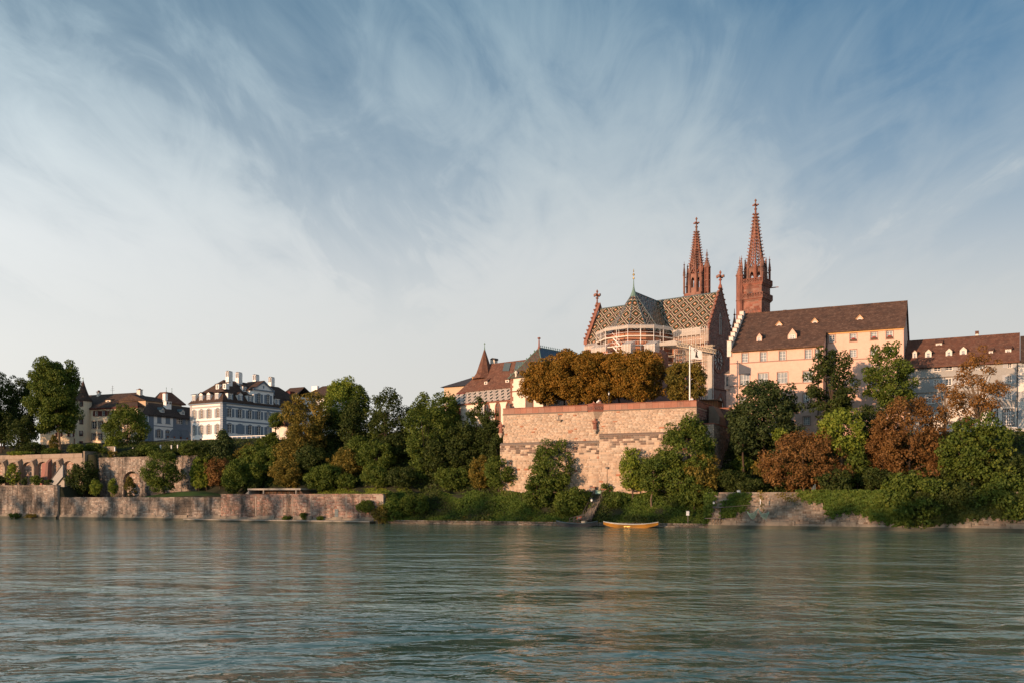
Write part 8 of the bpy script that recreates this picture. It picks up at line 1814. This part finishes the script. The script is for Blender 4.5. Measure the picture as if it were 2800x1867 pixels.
more = [('big dark tree just outside the left edge', -330, -170, 960, 1215, 30, 'leaf_dark'), ('tall dark tree outside the left edge beside the first', -215, -80, 968, 1215, 36, 'leaf_dark'), ('tall dark tree cut by the left edge', -110, 8, 985, 1215, 40, 'leaf_dark'),  # these left-edge trees are added to shade the cream house
    ('broad dark tree outside the left edge on the arcade terrace', -300, -165, 990, 1225, 12, 'leaf_dark'), ('second broad dark tree outside the left edge on the arcade terrace', -205, -85, 985, 1225, 12.5, 'leaf_dark'), ('third broad dark tree just outside the left edge on the arcade terrace', -135, -20, 1000, 1225, 13, 'leaf_dark'), ('dark low tree behind the plane tree trunk', 20, 100, 1135, 1240, 15, 'leaf_dark'), ('dark green tree closing the gap left of the gothic hall', 1070, 1200, 1092, 1262, 27, 'leaf_dark'), ('olive tree in the gap between bright and ragged trees', 985, 1080, 1100, 1260, 27, 'leaf_green'), ('green tree behind the large clustered tree', 1140, 1250, 1086, 1250, 22, 'leaf_green'),  # the arcade-terrace trees, out of view, are added to shade the cream house
    ('dark tree behind the yellowing tree', 850, 950, 1120, 1260, 25, 'leaf_dark'), ('shaded tree below the tall bright one', 930, 1040, 1170, 1310, 16, 'leaf_green'), ('dark tree beside the layered tree left of the terrace', 1140, 1240, 1180, 1330, 12, 'leaf_dark'), ('shaded tree between the slender tree and the terrace corner', 1330, 1392, 1180, 1320, 11, 'leaf_dark'), ('dark green hillside tree behind the pyramid tree', 640, 740, 1215, 1330, 13, 'leaf_green'), ('green hillside tree behind the shelter', 740, 850, 1190, 1320, 14, 'leaf_olive')]
for (lab, x0, x1, y0, y1, d, lf) in more: T(lab, x0, x1, y0, y1, d, lf, 'oval', dens=0.9)
garden = [('dark hedge block under the left corner of the mansion', 500, 590, 1206, 1246, 'leaf_dark'), ('low hedge at the left of the white flagpole foot', 420, 512, 1222, 1250, 'leaf_dark'), ('shrubs below the blue house landing', 372, 440, 1212, 1244, 'leaf_green'), ('dark shrubs in front of the yew', 560, 660, 1236, 1300, 'leaf_dark'), ('green bushes below the mansion terrace', 640, 760, 1214, 1276, 'leaf_green'), ('brownish bush below the mansion terrace', 600, 680, 1262, 1320, 'leaf_olive')]
for (lab, x0, x1, y0, y1, lf) in garden: bush(lab, x0, x1, y0, y1, 'auto', lf, size=0.34)
# in front of the terrace wall
T('leafy ash tree in front of the left half of the terrace wall', 1438, 1572, 1192, 1372, 5.5, 'leaf_green', 'oval', dens=1.0, size=0.38, clump=0.24); T('spreading green tree at the foot of the ash, left of the stair', 1424, 1512, 1290, 1398, 4, 'leaf_green', 'round', size=0.36); T('low spreading tree left of the landing stair', 1500, 1612, 1326, 1420, 3, 'leaf_green', 'round', size=0.34)
T('bright green tree right of the stair before the terrace wall', 1690, 1768, 1214, 1352, 5.5, 'leaf_bright', 'oval', size=0.36); T('bright maple with thin bare trunk before the terrace wall', 1738, 1842, 1236, 1352, 4.2, 'leaf_green', 'round', trunk=1782, size=0.36, bark='bark_pale')
T('big dark green tree hiding the right end of the terrace wall', 1794, 1968, 1126, 1330, 6.3, 'leaf_green', 'oval', dens=1.1, clump=0.24); T('yellow-tinged tree below the big one at the terrace right end', 1872, 1976, 1220, 1368, 5.5, 'leaf_olive', 'round'); T('shaded green tree under the right end of the terrace', 1820, 1912, 1268, 1376, 4.5, 'leaf_green', 'round')
bush('small shrub at the stair gate, right side', 1640, 1676, 1316, 1362, 6.9, 'leaf_green', size=0.28); bush('bright bush beside the upper part of the stair', 1652, 1712, 1352, 1392, 4.2, 'leaf_green', size=0.3)
bush('leafy bush on the bank right of the maple', 1846, 1950, 1316, 1382, 3.6, 'leaf_green', size=0.32); bush('dark round ivy mound left of the lane steps', 1950, 2050, 1278, 1344, 7, 'leaf_dark', size=0.3); bush('dark mound behind the right river wall top', 2010, 2110, 1306, 1346, 5, 'leaf_dark', size=0.3); bush('green shrub beside the lane steps', 1996, 2062, 1236, 1292, 'auto', 'leaf_green', size=0.32); bush('grey-green shrub right of the lane steps', 2056, 2100, 1258, 1306, 'auto', 'leaf_olive', size=0.3)
# right slope
T('large dark yew in front of the pink house', 1992, 2186, 1028, 1262, 15, 'leaf_fir', 'round', dens=1.25, size=0.46, clump=0.24); T('feathery dark conifer at the left foot of the yew', 1992, 2070, 1120, 1262, 12, 'leaf_fir', 'oval', size=0.42); T('tall dark green tree before the middle of the pink house', 2200, 2348, 934, 1180, 19, 'leaf_dark', 'oval', dens=1.2, clump=0.22); T('full green tree before the right end of the pink house', 2362, 2510, 940, 1150, 20, 'leaf_green', 'round', dens=1.2, clump=0.22)
T('bright green slender tree with long bare trunk behind the brown dome tree', 2226, 2366, 1100, 1262, 9, 'leaf_bright', 'oval', trunk=2305, bark='bark_pale', clump=0.24); T('green lower foliage right of the long bare trunk', 2312, 2378, 1215, 1340, 7.5, 'leaf_green', 'oval')
T('reddish brown dome-shaped weeping tree above the right river wall', 2078, 2312, 1166, 1350, 6.5, 'leaf_brown', 'weep', dens=1.15, clump=0.22, trunk=2198, size=0.36, bark='bark_pale'); bush('yellow-green bush behind the brown dome tree', 2108, 2160, 1160, 1212, 12, 'leaf_bright', size=0.32)
T('large rusty brown tree between the green ones', 2392, 2582, 1064, 1330, 11, 'leaf_brown', 'oval', dens=1.15, size=0.36, clump=0.22); T('rusty brown lower tree left of the large rusty one', 2366, 2462, 1148, 1300, 10, 'leaf_brown', 'round', size=0.36)
T('sparse autumn tree with visible limbs before the grey house', 2590, 2755, 940, 1190, 15, 'leaf_rust', 'oval', dens=0.95, size=0.32, limbs=34, trunk=2680, bark='bark_pale', clump=0.24, K=70); T('thin sparse brown tree left of the one with visible limbs', 2540, 2630, 1020, 1200, 13.5, 'leaf_rust', 'oval', dens=0.8, size=0.32, limbs=20, bark='bark_pale', K=40)
T('big green chestnut overhanging the right river wall', 2566, 2752, 1116, 1360, 6, 'leaf_green', 'round', dens=1.15, size=0.46, clump=0.22); T('dark green tree hanging down to the water', 2416, 2578, 1282, 1446, 1.0, 'leaf_green', 'round', size=0.44, clump=0.24); T('dark foliage under the big green chestnut', 2520, 2700, 1300, 1426, 1.2, 'leaf_dark', 'round'); T('lighter green tree at the right edge over the wall', 2662, 2830, 1288, 1424, 1.2, 'leaf_green', 'round', size=0.42); T('dark shrubbery under the terrace at the right edge', 2700, 2830, 1232, 1320, 7, 'leaf_dark', 'round'); bush('pale bush by the half-round window at the right edge', 2640, 2745, 1225, 1290, 9, 'leaf_olive'); bush('dark bush behind the right river wall under the rusty tree', 2340, 2450, 1270, 1345, 5, 'leaf_dark'); bush('deep shaded bush between the slope trees before the pink house', 2340, 2420, 1100, 1220, 16, 'leaf_dark'); bush('small bright bush on the ivy wall', 2404, 2444, 1314, 1354, 0.8, 'leaf_bright', size=0.3)
bush('dark undergrowth behind the brown dome tree', 2090, 2240, 1250, 1345, 'auto', 'leaf_dark'); bush('dark undergrowth below the pink house', 2150, 2240, 1190, 1280, 16, 'leaf_dark'); bush('undergrowth between long bare trunk and rusty tree', 2230, 2330, 1280, 1348, 'auto', 'leaf_dark'); bush('hedge behind the right river wall, far right', 2580, 2720, 1250, 1340, 'auto', 'leaf_dark')

# ================================================================ GROUND COVER (uncountable)
def nz2(s, d): return 0.5+0.25*math.sin(s*0.9+1.3*math.sin(d*0.8))+0.25*math.sin(d*1.7+s*0.37+2.0*math.sin(s*0.23))
def cover(name, label, leaf, s0, s1, d0, d1, n, size, hmax, seed, skip=None):
    rg = np.random.default_rng(seed); P, Nn = [], []
    for _ in range(n):
        s, d = rg.uniform(s0, s1), rg.uniform(d0, d1)
        if skip and skip(s, d): continue
        h = hmax*nz2(s, d)*rg.uniform(0.15, 1.0); P.append((s, d, ground_z(s, d)+h)); Nn.append((0.0, -0.7, 0.8))
    return leaf_field(name, P, Nn, size, leaf, label, 'ground cover', seed, base=((s0+s1)/2, (d0+d1)/2, 2.0))
stair_ = lambda s, d: abs(s-lerp(bot_[0], top[0], (d-bot_[1])/(top[1]-bot_[1]))) < 1.05
patch = lambda s, d: math.sin(s*0.55+0.8*math.sin(d*1.3))+math.sin(s*0.21+d*0.7+1.0)
cover('ivy_bank', 'ivy and weeds covering the river bank between the walls', 'leaf_ivy', sd(1046, 0), sd(1940, 0), 0.55, 7.0, 62000, 0.28, 1.1, 91, lambda s, d: stair_(s, d) or patch(s, d) < -0.5)
cover('dark_weeds', 'darker weed patches on the river bank between the walls', 'leaf_dark', sd(1046, 0), sd(1940, 0), 0.55, 7.0, 26000, 0.34, 1.5, 191, lambda s, d: stair_(s, d) or patch(s, d) > 0.0)
cover('dry_weeds', 'olive and brownish weeds near the water on the river bank', 'leaf_olive', sd(1046, 0), sd(1940, 0), 0.3, 2.6, 12000, 0.24, 0.7, 192, lambda s, d: stair_(s, d) or math.sin(s*0.9)+math.sin(s*0.37+2) < 0.3)
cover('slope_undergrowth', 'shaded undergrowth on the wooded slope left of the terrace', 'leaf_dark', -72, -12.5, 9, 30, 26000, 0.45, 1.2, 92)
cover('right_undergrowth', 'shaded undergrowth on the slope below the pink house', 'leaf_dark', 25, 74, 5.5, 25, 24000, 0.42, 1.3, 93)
cover('grass_verge', 'bright grass verge along the promenade right of the shelter', 'leaf_bright', sd(835, 3), sd(1090, 3), 1.2, 8.5, 16000, 0.20, 0.45, 94)
cover('terrace_garden', 'low garden greenery along the upper walls at the left', 'leaf_dark', -125, -64, 12, 30, 15000, 0.36, 0.7, 95)
def wall_ivy(name, label, polys, n, d0, seed, leaf='leaf_ivy', size=0.32, thick=0.55):
    rg = np.random.default_rng(seed); P, Nn = [], []
    def inside(x, y, poly):
        c = False; j = len(poly)-1
        for i in range(len(poly)):
            if (poly[i][1] > y) != (poly[j][1] > y) and x < (poly[j][0]-poly[i][0])*(y-poly[i][1])/(poly[j][1]-poly[i][1])+poly[i][0]: c = not c
            j = i
        return c
    for poly in polys:
        xs_, ys_ = [p[0] for p in poly], [p[1] for p in poly]; k = 0
        while k < n*((max(xs_)-min(xs_))*(max(ys_)-min(ys_)))/10000.0:
            x, y = rg.uniform(min(xs_), max(xs_)), rg.uniform(min(ys_), max(ys_)); k += 1
            jx, jy = x+5*math.sin(y*0.4)+rg.normal()*3.5, y+4*math.sin(x*0.3)+3*math.sin(x*0.11)+rg.normal()*3.5
            if not inside(jx, jy, poly): continue
            dd = d0-rg.uniform(0.02, thick)*nz2(x*0.2, y*0.3); P.append((sd(x, dd), dd, G.Z(x, y, dd))); Nn.append((0, -1, 0.45))
    c = np.mean(np.array(P), axis=0); return leaf_field(name, P, Nn, size, leaf, label, 'ivy', seed, base=tuple(c))
wall_ivy('wall_ivy', 'thick ivy hanging over the right river wall below the rusty tree', [[(2175, 1340), (2480, 1338), (2500, 1440), (2440, 1436), (2395, 1420), (2330, 1395), (2268, 1412), (2250, 1376), (2190, 1362)]], 7000, -0.25, 96)
wall_ivy('ivy_patch', 'ivy patch running down the left end of the right river wall', [[(2010, 1346), (2056, 1348), (2038, 1388), (2005, 1412), (1965, 1414), (1972, 1380), (1990, 1360)]], 6500, -0.25, 97)
wall_ivy('hanging_ivy', 'dark hanging ivy over the river wall at the far right', [[(2480, 1344), (2810, 1344), (2810, 1416), (2740, 1410), (2660, 1416), (2600, 1430), (2545, 1434), (2490, 1440)]], 5200, -0.25, 98, 'leaf_dark')
wall_ivy('corner_ivy', 'ivy hiding the left end of the right river wall', [[(1924, 1344), (1962, 1344), (1952, 1372), (1946, 1404), (1936, 1412), (1924, 1438)]], 6000, -0.2, 197)
wall_ivy('wall_weeds', 'small weeds dotting the top of the right river wall', [[(2120, 1348), (2200, 1346), (2195, 1366), (2160, 1372), (2125, 1358)], [(2070, 1340), (2090, 1340), (2088, 1400), (2074, 1380)]], 1800, -0.2, 99, 'leaf_olive', 0.22, 0.3)

# ================================================================ NEAR BANK: unseen tree row added behind the viewer, filtering sun on the far bank
def near_shade_trees():
    rg = np.random.default_rng(77); gz = 3.3
    def proto(ht):
        C = rg.normal(size=(46, 3)); C /= np.linalg.norm(C, axis=1, keepdims=True); C *= (rg.uniform(0.2, 1, 46)**0.4)[:, None]*np.array([5.6, 3.0, ht*0.40]); C[:, 2] += ht*0.58
        idx = np.repeat(np.arange(46), 52); v = rg.normal(size=(len(idx), 3)); v /= np.linalg.norm(v, axis=1, keepdims=True)
        V, F = leaf_quads(C[idx]+v*rg.uniform(0.4, 1.5, len(idx))[:, None], v, 0.62, rg); return V, F
    protos = []
    for ht in (17.5, 20.0, 23.0):
        V, F = proto(ht); me = np_mesh('crown', V, F); me.materials.append(MATS['leaf_green'])
        tb = MB(); tb.tube((0, 0, -0.3), (0, 0, ht*0.35), 0.42, 0.3, 8); tb.tube((0, 0, ht*0.35), (0.3, 0, ht*0.85), 0.3, 0.06, 6)
        for k in range(6): a = k*1.05; tb.tube((0, 0, ht*(0.3+0.05*k)), (3.4*math.cos(a), 2*math.sin(a), ht*(0.5+0.06*k)), 0.14, 0.03, 5)
        m2 = bpy.data.meshes.new('trunk'); m2.from_pydata(tb.v, [], tb.f); m2.materials.append(MATS['bark']); protos.append((me, m2))
    s = -226.0; i = 0
    while s < 10:
        sf = s+62; k = 2 if sf < -40 else (0 if sf < 26 else 1)
        r = thing('shade_plane_tree', G, s, -161, gz, 'unseen plane tree on the near bank, added to filter the sun', 'tree', 'shade trees added on the near bank')
        for me, nm in zip(protos[k], ('crown', 'trunk')):
            o = bpy.data.objects.new(nm, me); COL.objects.link(o); o.parent = r; o.scale = (1.0+0.1*math.sin(i*2.1), 1, 0.96+0.07*math.sin(i*1.3))
        s += 9.2+1.2*math.sin(i*1.7); i += 1
near_shade_trees()
